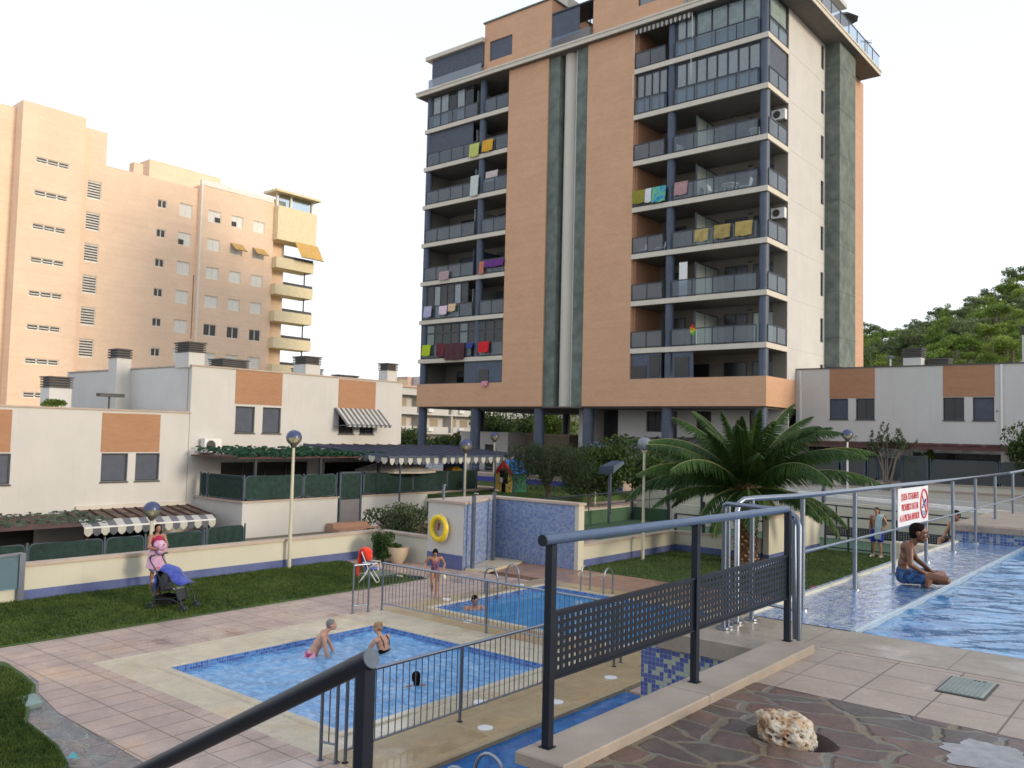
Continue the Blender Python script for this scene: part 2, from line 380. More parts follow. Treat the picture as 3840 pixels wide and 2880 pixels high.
M = {}
M['brick'] = brick('orange_brick', (.61, .36, .22), (.56, .325, .195), (.54, .365, .25))
M['brick_pale'] = brick('pale_orange_brick', (.55, .33, .22), (.50, .30, .20), (.52, .38, .28))
M['brick_panel'] = brick('tan_brick', (.40, .215, .125), (.36, .19, .105), (.36, .22, .14))
M['cream'] = render_wall('cream_render', (.56, .52, .45), .3)
M['white'] = render_wall('white_render', (.545, .53, .50), .34)
M['ivory'] = render_wall('ivory_render', (.545, .52, .42), .4)
M['slabc'] = render_wall('slab_render', (.60, .555, .47), .7, 3)
M['greenc'] = plain('green_concrete', (.125, .15, .13), .85, .3, 1.6, bs=.3, bscale=20, stain=(.07, .09, .08))
M['navy'] = plain('navy_paint', (.055, .075, .115), .5, .15, 2)
M['navy_dk'] = plain('dark_frame_paint', (.022, .028, .042), .45, .2, 3)
M['shutter'] = plain('slate_shutter', (.062, .075, .105), .6, .15, 4)
M['dark'] = plain('dark_room', (.012, .012, .013), .25, .3, 1.5)
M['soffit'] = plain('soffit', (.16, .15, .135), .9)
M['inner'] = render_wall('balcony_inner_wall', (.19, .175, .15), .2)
M['bglass'] = glass('balcony_glass', (.58, .70, .80), .20)
M['wglass'] = glass('window_glass', (.78, .84, .86), .05)
M['frost'] = glass('frosted_glass', (.52, .62, .58), .75, .3)
M['curtain'] = fabric('pale_curtain', (.55, .60, .58), (.40, .46, .45), 3, ('X', 1.7))
M['kerb'] = plain('kerb_stone', (.28, .235, .195), .75, .14, 3, bs=.4, bscale=70, stain=(.25, .19, .14))
M['stone'] = paving('limestone_coping', ((.34, .275, .22), (.31, .255, .205)), 1.3, 5, (.20, .16, .12), rough=.7, gs=.006, stain=(.22, .17, .12))
M['hairless'] = None
M['steel'] = flat('brushed_steel', (.27, .30, .35), .34, 1.0)
M['steel_blue'] = flat('galvanised_steel', (.17, .20, .25), .38, .85)
M['black_rail'] = plain('blue_black_rail_paint', (.008, .012, .021), .42, .2, 8, bs=.1, bscale=150, spec=.3)
M['louvre'] = plain('grey_louvre', (.075, .07, .065), .7)
M['blueskirt'] = plain('blue_skirting', (.085, .11, .245), .75, .2, 2, stain=(.14, .16, .28))
M['capstone'] = plain('wall_capstone', (.44, .35, .28), .8, .12, 2)
M['mesh_green'] = plain('green_screen_cloth', (.012, .035, .028), .9, .4, 5)
M['fence_tube'] = plain('fence_tube_paint', (.06, .085, .11), .5)
M['wood'] = plain('dark_red_wood', (.085, .035, .028), .7, .3, 6)
M['lampwhite'] = plain('cream_post_paint', (.52, .49, .36), .5, .08, 4)
M['white_plastic'] = flat('white_plastic', (.70, .70, .68), .4)
M['terracotta'] = plain('terracotta_step', (.42, .24, .16), .8)
# ================================================================ THE GROUND, LOWER LEVEL
ZL = -2.45
M['soil'] = plain('dry_ground', (.16, .13, .09), .95, .2, .5)
M['pave_low'] = paving('pink_paving', ((.46, .34, .28), (.40, .30, .26)), .44, .62, (.20, .15, .11), ox=.1, oy=.05, rough=.55, wet=.7, gs=.012, stain=(.30, .24, .20))
M['pave_red'] = paving('red_paving', ((.34, .20, .14), (.30, .18, .13)), .35, .35, (.20, .13, .09), rough=.5, wet=.9)
M['trav'] = paving('cream_pool_coping', ((.56, .49, .36), (.52, .45, .33)), 1.6, 2.1, (.34, .28, .19), ox=.3, rough=.5, wet=.55, gs=.006, stain=(.40, .25, .09))
M['trav2'] = paving('stained_pool_coping', ((.42, .32, .18), (.38, .28, .15)), 1.25, 1.25, (.26, .19, .11), ox=.3, rough=.4, wet=.7, gs=.005, stain=(.30, .15, .04))
M['deck_tile'] = paving('deck_tile', ((.37, .305, .255), (.33, .275, .235)), .425, .4, (.13, .105, .085), ox=0, oy=0, rough=.55, gs=.006, stain=(.27, .19, .13))
M['deck_cope'] = paving('grey_stone_coping', ((.31, .265, .215), (.29, .25, .205)), 1.05, 9, (.16, .13, .10), rough=.5, gs=.005, stain=(.17, .13, .10), wet=.8)
M['grass'] = plain('lawn', (.045, .085, .018), .9, .35, 1.1, bs=.8, bscale=35)
M['crazy'] = flagstone('purple_flagstones', 2.9, [(.088, .052, .046), (.108, .056, .044), (.072, .052, .048), (.118, .070, .054), (.082, .064, .056), (.10, .060, .054)], mortar=(.15, .115, .065), mw=.055)
M['crazy2'] = flagstone('grey_flagstones', 2.9, [(.17, .14, .13), (.15, .13, .14), (.19, .15, .14), (.14, .15, .15), (.20, .17, .15)], mortar=(.26, .25, .22))
M['tile_blue'] = mosaic('pool_mosaic', (.035, .10, .34), (.08, .22, .5), (.06, .16, .42), .05, .6, rough=.15)
M['tile_shower'] = mosaic('shower_mosaic', (.11, .165, .36), (.25, .31, .42), (.155, .21, .385), .035, .5, clump=.30, rough=.3, grout=(.22, .27, .42))
M['tile_wall'] = mosaic('retaining_mosaic', (.05, .075, .26), (.33, .37, .30), (.07, .10, .30), .037, .62, clump=.55, grout=(.24, .27, .30), rough=.3)
M['tile_wet'] = mosaic('overflow_mosaic', (.03, .11, .36), (.20, .31, .45), (.06, .16, .42), .05, .5, wallmap=False, clump=.30, grout=(.2, .27, .40), wet=True)
M['pool_water'] = water('pool_water', (.085, .25, .48), (.21, .41, .64), 8.0, .05, .8, foam=3.0, pos=(.36, .68))
M['calm_water'] = water('calm_pool_water', (.02, .17, .38), (.045, .24, .46), 2.0, .05, .35)
M['trough_water'] = water('trough_water', (.012, .09, .26), (.03, .15, .36), 3.0, .04, .4)
M['deep_water'] = water('upper_pool_water', (.03, .14, .32), (.10, .28, .50), 2.6, .03, .5)

R1 = (-13.6, -9.1, 7.65, 12.27)      # near pool
R2 = (-14.0, -8.9, 14.3, 18.5)       # far pool
b = MB(); b.box(-1200, 1200, -60, 1500, -3.6, -2.9); structure(b, 'ground', M['soil'])
# lower slabs, each a sheet with real thickness below it
def slab(name, x0, x1, y0, y1, z, mat, holes=(), t=.4):
    b = MB(); b.sheet(x0, x1, y0, y1, z, holes)
    P = [(x0, y0), (x1, y0), (x1, y1), (x0, y1)]
    for k in range(4):
        p, q = P[k], P[(k+1) % 4]; b.quad((*p, z), (*q, z), (*q, z-t), (*p, z-t))
    return structure(b, name, mat)
slab('lower_paving', -16.85, -14.75, 2.0, 18.9, ZL, M['pave_low'])
slab('lower_paving', -14.75, -5.0, 6.2, 6.93, ZL, M['pave_low'])
slab('pool_coping', -14.75, -7.42, 6.93, 13.3, ZL+.004, M['trav'], [R1])
slab('pool_coping', -14.75, -7.42, 13.3, 19.35, ZL+.004, M['trav2'], [R2])
# stained strip between the fence and the trough
slab('coping_strip', -8.62, -7.42, 6.95, 13.29, ZL+.012, M['trav2'])
slab('shower_paving', -16.85, -7.0, 19.35, 21.55, ZL, M['pave_red'])
b = MB(); b.prism([(-16.85, 18.9), (-16.85, 17.0), (-19.1, 16.9), (-20.9, 17.5), (-20.9, 18.9)], ZL-.4, ZL); structure(b, 'lower_paving', M['pave_low'])
b = MB(); b.prism([(-16.85, 18.9), (-18.7, 18.9), (-18.7, 21.5), (-16.85, 21.5)], ZL-.4, ZL-.004); structure(b, 'shower_paving', M['pave_red'])
b = MB(); b.prism([(-7.32, 21.5), (-7.32, 12), (-3.9, 12), (-3.9, 21.5)], ZL-.4, ZL-.002); structure(b, 'lower_paving', M['pave_low'])
# rounded rims: raised nosing round each pool
def rim(R, name='pool_edge'):
    b = MB(); x0, x1, y0, y1 = R; w = .13
    b.bev(x0-w, x0+.02, y0-w, y1+w, ZL-.2, ZL+.03, .02); b.bev(x1-.02, x1+w, y0-w, y1+w, ZL-.2, ZL+.03, .02)
    b.bev(x0+.02, x1-.02, y0-w, y0+.02, ZL-.2, ZL+.028, .02); b.bev(x0+.02, x1-.02, y1-.02, y1+w, ZL-.2, ZL+.028, .02)
    structure(b, name, M['trav'])
    b = MB(); i = .022
    for a, c in (((x0+i, y0+i), (x1-i, y0+i)), ((x1-i, y0+i), (x1-i, y1-i)), ((x1-i, y1-i), (x0+i, y1-i)), ((x0+i, y1-i), (x0+i, y0+i))):
        b.quad((*a, ZL+.01), (*c, ZL+.01), (*c, ZL-.4), (*a, ZL-.4))
    structure(b, 'pool_wall', M['tile_blue'])
rim(R1); rim(R2)
def waves(name, x0, x1, y0, y1, z, mat, step, amp, freq, stretch=(1, 1), seed=0):
    nx = max(2, int((x1-x0)/step)); ny = max(2, int((y1-y0)/step)); vs = []; fs = []
    for j in range(ny+1):
        for i in range(nx+1):
            x = x0+(x1-x0)*i/nx; y = y0+(y1-y0)*j/ny
            u, v = (x*.77+y*.64)*stretch[0], (-x*.64+y*.77)*stretch[1]
            h = noise.noise((u*freq+seed, v*freq, 0))+.55*noise.noise((u*freq*2.3, v*freq*2.3+seed, 3))+.3*noise.noise((u*freq*5, v*freq*5, 7+seed))
            vs.append((x, y, z+amp*h))
    for j in range(ny):
        for i in range(nx): a = j*(nx+1)+i; fs.append((a, a+1, a+nx+2, a+nx+1))
    b = MB(); b.add(vs, fs); return tag(b.build(name, mat, smooth=True, angle=None), kind='structure')
waves('pool_water', R1[0], R1[1], R1[2], R1[3], ZL-.10, M['pool_water'], .04, .034, 2.6)
waves('pool_water', R2[0], R2[1], R2[2], R2[3], ZL-.10, M['calm_water'], .08, .008, 1.6, seed=5)
waves('trough_water', -7.40, -3.6, 3.4, 12.0, ZL-.035, M['trough_water'], .08, .008, 2.0, seed=9)
b = MB(); b.bev(-7.56, -7.40, 6.95, 12.0, ZL-.5, ZL+.035, .02); structure(b, 'trough_edge', M['trav2'])
# lawns
def lawn(poly, z=ZL+.02, t=.3): b = MB(); b.prism(poly, z-t, z); return structure(b, 'lawn', M['grass'])
LAWNL = [(-20.9, -2), (-16.87, -2), (-16.87, 17.0), (-19.0, 16.85), (-20.9, 17.3)]
LAWNR = [(-15.0, 21.57), (-3.9, 21.57), (-3.9, 32.3), (-11.4, 32.3), (-11.4, 27.6), (-15.1, 27.6)]
LAWNC = [(-14.8, 5.86), (-14.0, 5.74), (-13.2, 5.35), (-12.4, 5.0), (-11.2, 4.9), (-10.5, 4.72), (-9.8, 4.2), (-9.0, 3.4), (-9, 0), (-20, -1), (-16.86, 5.4), (-16.4, 5.72), (-15.6, 5.92)]
lawn(LAWNL); lawn(LAWNR)
# curved lawn with flagstone apron, lower left corner
b = MB(); b.prism([(-16.85, 2.0), (-16.85, 6.93), (-14.76, 6.93), (-14.76, 6.3), (-13.4, 5.8), (-12.2, 5.5), (-11, 5.55), (-9, 5.6), (-5, 5.0), (-5, 2)], ZL-.4, ZL-.003)
structure(b, 'flagstone_apron', M['crazy2'])
b = MB(); b.prism(LAWNC, ZL-.3, ZL+.045); structure(b, 'lawn', M['grass'])
# paving reaching up to the curved apron
b = MB(); b.prism([(-16.84, 6.93), (-16.84, 5.9), (-15.5, 6.0), (-14.3, 5.9), (-13.7, 5.66), (-12.6, 5.48), (-9.8, 5.38), (-5.0, 5.3), (-5, 6.93)], ZL-.3, ZL+.004)
structure(b, 'lower_paving', M['pave_low'])
b = MB(); b.prism([(-14.85, 6.93), (-14.62, 6.93), (-14.62, 6.75), (-14.85, 6.75)], ZL-.02, ZL+.008)

def blades(poly, n, z, h, seed, name='grass_blades'):
    r = random.Random(seed); xs = [p[0] for p in poly]; ys = [p[1] for p in poly]; vs = []; fs = []
    def inside(x, y):
        c = False; j = len(poly)-1
        for i in range(len(poly)):
            xi, yi = poly[i]; xj, yj = poly[j]
            if (yi > y) != (yj > y) and x < (xj-xi)*(y-yi)/(yj-yi)+xi: c = not c
            j = i
        return c
    while n > 0:
        x = r.uniform(min(xs), max(xs)); y = r.uniform(min(ys), max(ys))
        if not inside(x, y): continue
        n -= 1; a = r.uniform(0, pi); w = r.uniform(.008, .016); hh = h*r.uniform(.5, 1.3); k = len(vs); dx, dy = r.uniform(-.02, .02), r.uniform(-.02, .02)
        vs += [(x-w*cos(a), y-w*sin(a), z), (x+w*cos(a), y+w*sin(a), z), (x+dx, y+dy, z+hh)]; fs.append((k, k+1, k+2))
    b = MB(); b.add(vs, fs); tag(b.build(name, M['blade']), 'short green grass of the lawn beside the pools', 'grass', kind='stuff')
M['blade'] = foliage('grass_blade', (.030, .062, .012), (.115, .165, .035), .3, .55)
blades([(-20.85, 4), (-16.9, 4), (-16.9, 16.9), (-19.0, 16.8), (-20.85, 17.2)], 60000, ZL+.02, .055, 1)
blades([(-15.0, 21.6), (-4.5, 21.6), (-4.5, 32.2), (-11.35, 32.2), (-11.35, 27.5), (-15.0, 27.5)], 40000, ZL+.02, .05, 2)
blades([(-16.3, 5.65), (-15, 5.8), (-14.0, 5.68), (-13.2, 5.3), (-12.4, 4.95), (-11.2, 4.85), (-10.5, 4.7), (-10, 3.5), (-16, 3.5)], 30000, ZL+.045, .05, 3)

# ---------------------------------------------------------------- garden walls of the lower level
def gwall(pts, z1, label, th=.2, skirt=.24, z0=ZL-.3, mat='ivory', cap=.07, zs=None):
    """wall along a polyline: body, stone capping and a blue skirting as parts"""
    t = thing('garden_wall', (pts[0][0], pts[0][1], ZL), label, 'garden wall')
    w = MB(); c = MB(); s = MB()
    for k in range(len(pts)-1):
        a = Vector((*pts[k], 0)); e = Vector((*pts[k+1], 0)); d = (e-a).normalized(); n = Vector((-d.y, d.x, 0)); L = (e-a).length
        m_ = (a+e)/2
        w.obox(m_+Vector((0, 0, (z0+z1)/2)), d, n, Vector((0, 0, 1)), L/2+th/2-.002*k, th/2+.001*k, (z1-z0)/2)
        c.obox(m_+Vector((0, 0, z1+cap/2)), d, n, Vector((0, 0, 1)), L/2+th/2+.03+.003*k, th/2+.045+.002*k, cap/2+.001*k)
        if skirt: s.obox(m_+Vector((0, 0, (ZL-.3+ZL+skirt)/2)), d, n, Vector((0, 0, 1)), L/2+th/2+.008, th/2+.012, (skirt+.3)/2)
    w.build('wall', M[mat], t); c.build('capstone', M['capstone'], t)
    if skirt: s.build('skirting', M['blueskirt'], t)
    return t
gwall([(-21.02, 8.2), (-21.02, 18.95)], -1.68, 'long cream wall with blue skirting behind the left lawn and the pushchair')
gwall([(-20.9, 18.97), (-18.75, 18.97)], -1.68, 'short cream return wall behind the planter beside the yellow lifebuoy', skirt=0)
gwall([(-15.14, 21.75), (-15.14, 27.72), (-11.95, 27.72)], -1.80, 'low cream wall with blue skirting around the lawn behind the palm tree')
gwall([(-11.62, 27.6), (-11.62, 32.1)], -1.02, 'taller cream wall block between palm tree and dark mesh fence')
# mosaic shower wall: a pier with the lifebuoy and two mosaic faces
t = thing('shower_wall', (-17.9, 19.5, ZL), 'tall shower wall clad in blue and white mosaic beside the lifebuoy', 'shower wall')
b = MB(); b.prism([(-18.62, 18.73), (-17.15, 18.73), (-18.13, 21.33), (-18.13, 21.6), (-18.62, 21.6)], ZL-.3, -.53); b.build('pier', M['white'], t)
b = MB(); b.quad((-17.14, 18.74, ZL), (-18.115, 21.335, ZL), (-18.115, 21.335, -.54), (-17.14, 18.74, -.54)); 
b.quad((-18.115, 21.335, ZL), (-15.0, 21.335, ZL), (-15.0, 21.335, -.54), (-18.115, 21.335, -.54)); b.build('mosaic_face', M['tile_shower'], t)
b = MB(); b.box(-18.14, -15.0, 21.34, 21.62, ZL-.3, -.53); b.box(-15.0, -14.86, 21.33, 21.62, ZL-.3, -.53); b.build('wall', M['ivory'], t)
b = MB(); b.prism([(-18.68, 18.68), (-17.06, 18.68), (-18.06, 21.28), (-14.82, 21.28), (-14.82, 21.68), (-18.68, 21.68)], -.53, -.46); b.build('capstone', M['capstone'], t)
b = MB(); b.box(-18.6, -17.15, 18.705, 18.728, ZL, ZL+.42); b.build('skirting', M['blueskirt'], t)
b = MB(); b.prism([(-17.1, 18.8), (-18.1, 21.3), (-16.9, 21.3), (-16.4, 19.0)], ZL, ZL+.06); structure(b, 'shower_tray', M['trav'])
for i, (px, py) in enumerate(((1752, 2110), (1825, 2090))):
    q = [Vector((-17.10, 18.95, 0)), Vector((-17.72, 20.6, 0))][i]
    x, y = (q.x+.10, q.y+.04)
    t = thing('shower_column', (x, y, ZL), ['tall steel shower column nearer to the lifebuoy pier', 'tall steel shower column nearer to the corner of the mosaic wall'][i], 'shower', 'poolside shower columns')
    b = MB(); b.box(x-.045, x+.045, y-.045, y+.045, ZL, -.28); b.build('column', M['steel_blue'], t)
    b = MB(); b.tube([(x, y, -.28), (x+.05, y-.02, -.2), (x+.2, y-.06, -.2)], .02, 8); b.build('shower_head', M['steel'], t)
    b = MB(); b.box(x-.09, x+.09, y-.09, y+.09, ZL, ZL+.015); b.build('base_plate', M['steel'], t)
# third post standing on the pier
t = thing('shower_column', (-18.25, 19.0, -.46), 'short steel post standing on top of the lifebuoy pier', 'shower', 'poolside shower columns')
b = MB(); b.cyl(-18.25, 19.0, -.46, -.05, .045); b.build('column', M['steel_blue'], t); b = MB(); b.tube([(-18.25, 19.0, -.05), (-18.2, 18.95, -.02), (-18.1, 18.9, -.02)], .02, 8); b.build('shower_head', M['steel'], t)
# lifebuoy
c = Vector((-18.03, 18.6, -1.29)); t = thing('lifebuoy', (c.x, c.y, c.z-.38), 'yellow ring lifebuoy hanging on the pale shower pier', 'lifebuoy')
M['yellow'] = plain('yellow_plastic', (.72, .52, .02), .45, .12, 6)
b = MB(); b.tube([(c.x+.30*cos(2*pi*k/28), c.y, c.z+.33*sin(2*pi*k/28)) for k in range(28)], .085, 12, closed=True); b.build('ring', M['yellow'], t, smooth=True)
b = MB(); b.tube([(c.x-.02, c.y+.03, c.z+.16), (c.x-.03, c.y, c.z-.06)], .035, 8); b.build('bracket', plain('red_bracket', (.20, .03, .02), .5), t)
b = MB()
for k in range(4):
    a0 = k*pi/2+.3; b.tube([(c.x+(.39+.03*sin(pi*j/5))*cos(a0+j*.25), c.y-.02, c.z+(.42+.03*sin(pi*j/5))*sin(a0+j*.25)) for j in range(6)], .008, 6)
b.build('rope', M['white_plastic'], t)

# ================================================================ UPPER DECK
b = MB(); b.sheet(-2.42, 9, 3.36, 6.75, -.004, [(-2.10, -1.50, 4.36, 4.84)]); structure(b, 'deck_floor', M['deck_tile'])
# tile sheet, aligned with the measured joints
o = MB(); o.sheet(0, 11.4, 0, 1.27, 0); ob = o.build('deck_tiles', M['deck_tile'], world=False, loc=(-2.25, 5.48, 0.0)); tag(ob, kind='structure')
o = MB(); o.quad((0, 0, 0), (.185, 0, 0), (.185, 1.27, 0), (0, 1.27, 0)); ob = o.build('deck_tiles', M['deck_tile'], world=False, loc=(-2.435, 5.48, .0005)); tag(ob, kind='structure')
b = MB(); N_ = 60; pts = []
edge = [(-2.45+11.5*k/N_, 5.46+.03*noise.noise((k*.9, 3, 1))-.02*abs(noise.noise((k*.31, 9, 2)))) for k in range(N_+1)]
hole = [(-1.80+.245*(1+.10*noise.noise((cos(a)*1.5, sin(a)*1.5, 4)))*cos(a), 4.60+.175*(1+.10*noise.noise((cos(a)*1.5, sin(a)*1.5, 4)))*sin(a)) for a in [2*pi*k/28 for k in range(28)]]
bm = bmesh.new(); loops = []
for P_ in ([(-2.45, 2.0), (9.05, 2.0)]+edge[::-1], hole): vv = [bm.verts.new((p[0]+1.8, p[1]-4.6, 0)) for p in P_]; loops += [bm.edges.new((vv[k], vv[(k+1) % len(vv)])) for k in range(len(vv))]
bmesh.ops.triangle_fill(bm, use_beauty=True, edges=loops); me = bpy.data.meshes.new('flagstone_paving'); bm.to_mesh(me); bm.free(); me.materials.append(M['crazy'])
ob = bpy.data.objects.new('flagstone_paving', me); COL.objects.link(ob); ob.location = (-1.8, 4.6, .006); tag(ob, kind='structure')
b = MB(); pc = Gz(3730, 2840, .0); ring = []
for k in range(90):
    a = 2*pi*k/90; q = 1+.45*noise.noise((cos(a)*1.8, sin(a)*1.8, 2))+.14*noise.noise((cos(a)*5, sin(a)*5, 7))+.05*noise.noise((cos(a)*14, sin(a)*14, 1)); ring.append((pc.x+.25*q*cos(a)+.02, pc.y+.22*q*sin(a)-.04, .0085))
b.add(ring, [tuple(range(90))]); structure(b, 'pale_patch', plain('pale_patch_surface', (.145, .14, .15), .12, .5, 12, bs=.3, bscale=60, stain=(.09, .075, .075)))  # irregular patch, paler and glossier than the flagstones under it
b = MB(); b.prism([(-2.1, 1.99), (9, 1.99), (9, -6), (-2.1, -6)], -.5, .0); structure(b, 'deck_floor', M['deck_tile'])
# kerb stones under the dark railing
b = MB()
for y0, y1 in ((3.33, 4.82), (4.826, 6.55)): b.bev(-2.67, -2.38, y0, y1, 0.0, .06, .008)
structure(b, 'deck_kerb', M['kerb'])
b = MB(); b.box(-2.63, -2.42, 3.38, 6.56, -3.2, -.002); b.box(-2.63, 9, 3.38, 3.6, -3.2, -.01); structure(b, 'deck_wall', M['ivory'])
# stone deck beside the overflow, pool coping
b = MB(); b.prism([(-3.62, 6.33), (-2.38, 6.56), (-2.38, 7.0), (-2.38, 7.5), (-3.36, 7.62), (-3.62, 7.62)], -.13, -.001)
b.prism([(-3.62, 6.33), (-2.70, 6.33), (-2.70, 6.60), (-3.62, 6.60)], -.132, -.0015)
b.bev(-2.44, 9, 6.748, 7.52, -.13, .003, .02); structure(b, 'pool_surround', M['deck_cope'])
t = thing('retaining_wall', (-3.4, 6.36, ZL), 'blue and cream mosaic retaining wall below the stone deck corner', 'retaining wall')
b = MB(); b.box(-3.78, -3.0, 6.38, 6.75, -3.1, -.135); b.build('mosaic_face', M['tile_wall'], t)
b = MB(); b.box(-3.0, -2.70, 6.40, 6.75, -3.1, -.135); b.build('stone_jamb', M['cream'], t)
b = MB(); b.box(-3.74, -2.5, 6.75, 22, -3.1, -.14); b.build('wall', M['tile_wall'], t)
# overflow strip and upper pool
b = MB(); b.sheet(-3.36, -2.40, 7.50, 15.6, .004); b.quad((-3.36, 7.5, .004), (-3.36, 15.6, .004), (-3.40, 15.6, -.14), (-3.40, 7.5, -.14)); structure(b, 'overflow_ledge', M['tile_wet'])
b = MB(); b.bev(-3.36, -3.30, 7.5, 15.6, 0, .02, .006); structure(b, 'overflow_lip', M['ivory'])
b = MB(); b.bev(-2.415, -2.375, 7.5, 40, -.3, .012, .005); structure(b, 'pool_edge', plain('pool_nosing', (.30, .38, .46), .2, .1, 5))
b = MB(); b.quad((-2.376, 7.5, 0), (-2.376, 40, 0), (-2.376, 40, -.4), (-2.376, 7.5, -.4)); b.quad((-2.38, 7.52, -.0), (12, 7.52, 0), (12, 7.52, -.4), (-2.38, 7.52, -.4)); structure(b, 'pool_wall', M['tile_wet'])
waves('upper_pool_water', -2.372, 8.0, 7.53, 24.0, -.035, M['deep_water'], .045, .021, 1.7, (.7, 1.7), seed=2)
# far end: stone ledge
b = MB(); b.bev(-3.46, 9, 15.72, 19.5, .17, .29, .03); structure(b, 'pool_ledge', M['stone'])
b = MB(); b.box(-3.40, 9, 15.80, 19.3, -.6, .17); structure(b, 'ledge_wall', mosaic('ledge_mosaic', (.05, .09, .30), (.26, .33, .40), (.07, .14, .36), .05, .55, clump=.5))
b = MB(); b.bev(-4.2, -3.37, 15.0, 15.16, ZL, -.03, .02); structure(b, 'side_ledge', M['trav'])
# stairs going down beside the camera
b = MB()
for k in range(14): b.box(-2.1-.3*(k+1), -2.1-.3*k, -1.0, 3.3, -3.2, -.17*(k+1))
structure(b, 'stairs', M['stone'])
# drain hatch, rock
b = MB(); c4 = [(-1.47, 6.12), (-1.16, 6.12), (-1.16, 6.66), (-1.47, 6.66)]
t = thing('access_cover', (-1.30, 6.38, 0), 'square pale green access cover set in the upper deck tiles', 'access cover')
b = MB(); b.box(-1.445, -1.155, 6.12, 6.585, -.004, .006); b.build('frame', plain('hatch_frame', (.05, .05, .045), .7), t)
b = MB(); b.box(-1.43, -1.17, 6.135, 6.57, .006, .012)
for i in range(9):
    for j in range(16): x = -1.418+i*.0268; y = 6.145+j*.0268+(.013 if i % 2 else 0); b.box(x, x+.016, y, y+.016, .012, .0155) if y < 6.55 else None
b.build('lid', plain('hatch_lid', (.22, .26, .235), .45, .12, 5), t)
b = MB(); b.box(-1.30, -1.26, 6.53, 6.545, .012, .0165); b.box(-1.25, -1.22, 6.535, 6.55, .012, .0165); b.build('lifting_hole', M['dark'], t)
# pocket in the flagstones: dark raised rim and sunk hole
rock_c = Vector((-1.80, 4.60, 0))
b = MB(); n = 28; ring = []
vs = []; fs = []
for k in range(n):
    a = 2*pi*k/n; wob = 1+.08*noise.noise((cos(a)*1.5, sin(a)*1.5, 4))
    for r, z in ((1.0, .0055), (.93, -.02), (.85, -.06), (.6, -.09)): w2_ = 1+.10*noise.noise((cos(a)*1.5, sin(a)*1.5, 4)); vs.append((rock_c.x+.245*r*w2_*cos(a), rock_c.y+.175*r*w2_*sin(a), z))
for k in range(n):
    for j in range(3): a = k*4+j; c = ((k+1) % n)*4+j; fs.append((a, c, c+1, a+1))
b.add(vs, fs); structure(b, 'planting_rim', plain('dark_rim_stone', (.075, .05, .04), .85, .4, 7, bs=.6, bscale=30), smooth=True)
b = MB(); b.add([(rock_c.x+.16*cos(2*pi*k/20), rock_c.y+.11*sin(2*pi*k/20), -.088) for k in range(20)], [tuple(range(20))]); structure(b, 'planting_hole', plain('hole_soil', (.035, .022, .016), .95))
bm = bmesh.new(); bmesh.ops.create_icosphere(bm, subdivisions=6, radius=1)
holes = [(Vector((rnd.gauss(0, 1), rnd.gauss(0, 1), rnd.gauss(.3, .7))).normalized(), rnd.uniform(.05, .15), rnd.uniform(.1, .28)) for _ in range(90)]
for v in bm.verts:
    p = v.co.normalized(); r = 1+.20*noise.noise(p*1.3+Vector((3, 1, 0)))+.10*noise.noise(p*3.1)+.045*noise.noise(p*8)+.02*noise.noise(p*19)
    for h, w, d in holes:
        q = (p-h).length
        if q < w: r -= d*(1-(q/w)**2)**.6*(.6 if w < .08 else 1)*.75
    v.co = Vector((p.x*r*.168, p.y*r*.108, p.z*r*.112))
me = bpy.data.meshes.new('boulder'); bm.to_mesh(me); bm.free(); me.polygons.foreach_set('use_smooth', [True]*len(me.polygons))
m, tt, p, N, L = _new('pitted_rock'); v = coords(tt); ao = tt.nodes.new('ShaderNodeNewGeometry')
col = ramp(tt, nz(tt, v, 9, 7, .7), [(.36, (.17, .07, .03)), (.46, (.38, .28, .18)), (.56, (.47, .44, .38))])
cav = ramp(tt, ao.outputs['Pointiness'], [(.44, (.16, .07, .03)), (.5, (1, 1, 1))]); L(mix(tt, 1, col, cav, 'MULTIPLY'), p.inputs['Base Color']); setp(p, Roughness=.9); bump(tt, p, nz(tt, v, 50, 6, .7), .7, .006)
me.materials.append(m); ob = bpy.data.objects.new('boulder', me); COL.objects.link(ob); ob.location = (rock_c.x-.02, rock_c.y, .022); ob.rotation_euler = (0, .30, .50)
tag(ob, 'pitted white and rust coloured rock sitting in the flagstone paving', 'rock')
# ================================================================ THE TOWER
YF = 44.7; XL, XR = -46.0, -18.95; YB = 61.3
TF = -1.2                                            # paved floor under the tower
SZ = [6.9+2.9*k for k in range(7)]                   # tops of the balcony slabs
ROOF = 27.2
tower = thing('apartment_tower', (-32, 50, TF), 'tall orange brick apartment tower with stacked balconies, standing on navy columns', 'apartment tower')
mf = lambda u, d, z: (u, YF-d, z)                    # front, outward = towards the camera
def part(mb, name, mat, parent=tower, **k): return mb.build(name, mat, parent, **k)
# brick piers, full height
b = MB(); b.box(-37.75, -34.3, YF, 48.0, 5.05, ROOF-.35); part(b, 'brick_pier', M['brick'])
b = MB(); b.box(-31.1, -27.6, YF, 48.0, 5.05, ROOF-.35); part(b, 'brick_pier', M['brick'])
b = MB(); b.box(XL, -34.3, YF-.004, YF+.25, 3.4, 5.05); b.box(XL, XL+.25, YF+.25, 60, 3.4, 5.05); part(b, 'brick_band', M['brick'])
b = MB(); b.box(-31.1, XR+.02, YF-.004, YF+.25, 3.4, 5.05); b.box(XR-.23, XR+.02, YF+.25, 48.95, 3.4, 5.05); part(b, 'brick_band', M['brick'])
for x0, x1 in ((-34.3, -33.42), (-32.02, -31.1)):
    b = MB(); b.box(x0, x1, YF+.12, 48, 3.4, ROOF-.35); part(b, 'concrete_strip', M['greenc'])
b = MB(); b.box(-33.42, -32.02, YF+1.1, 48, 3.4, ROOF-.35); part(b, 'recess_wall', M['cream'])
b = MB(); n = 14; vs = []; fs = []
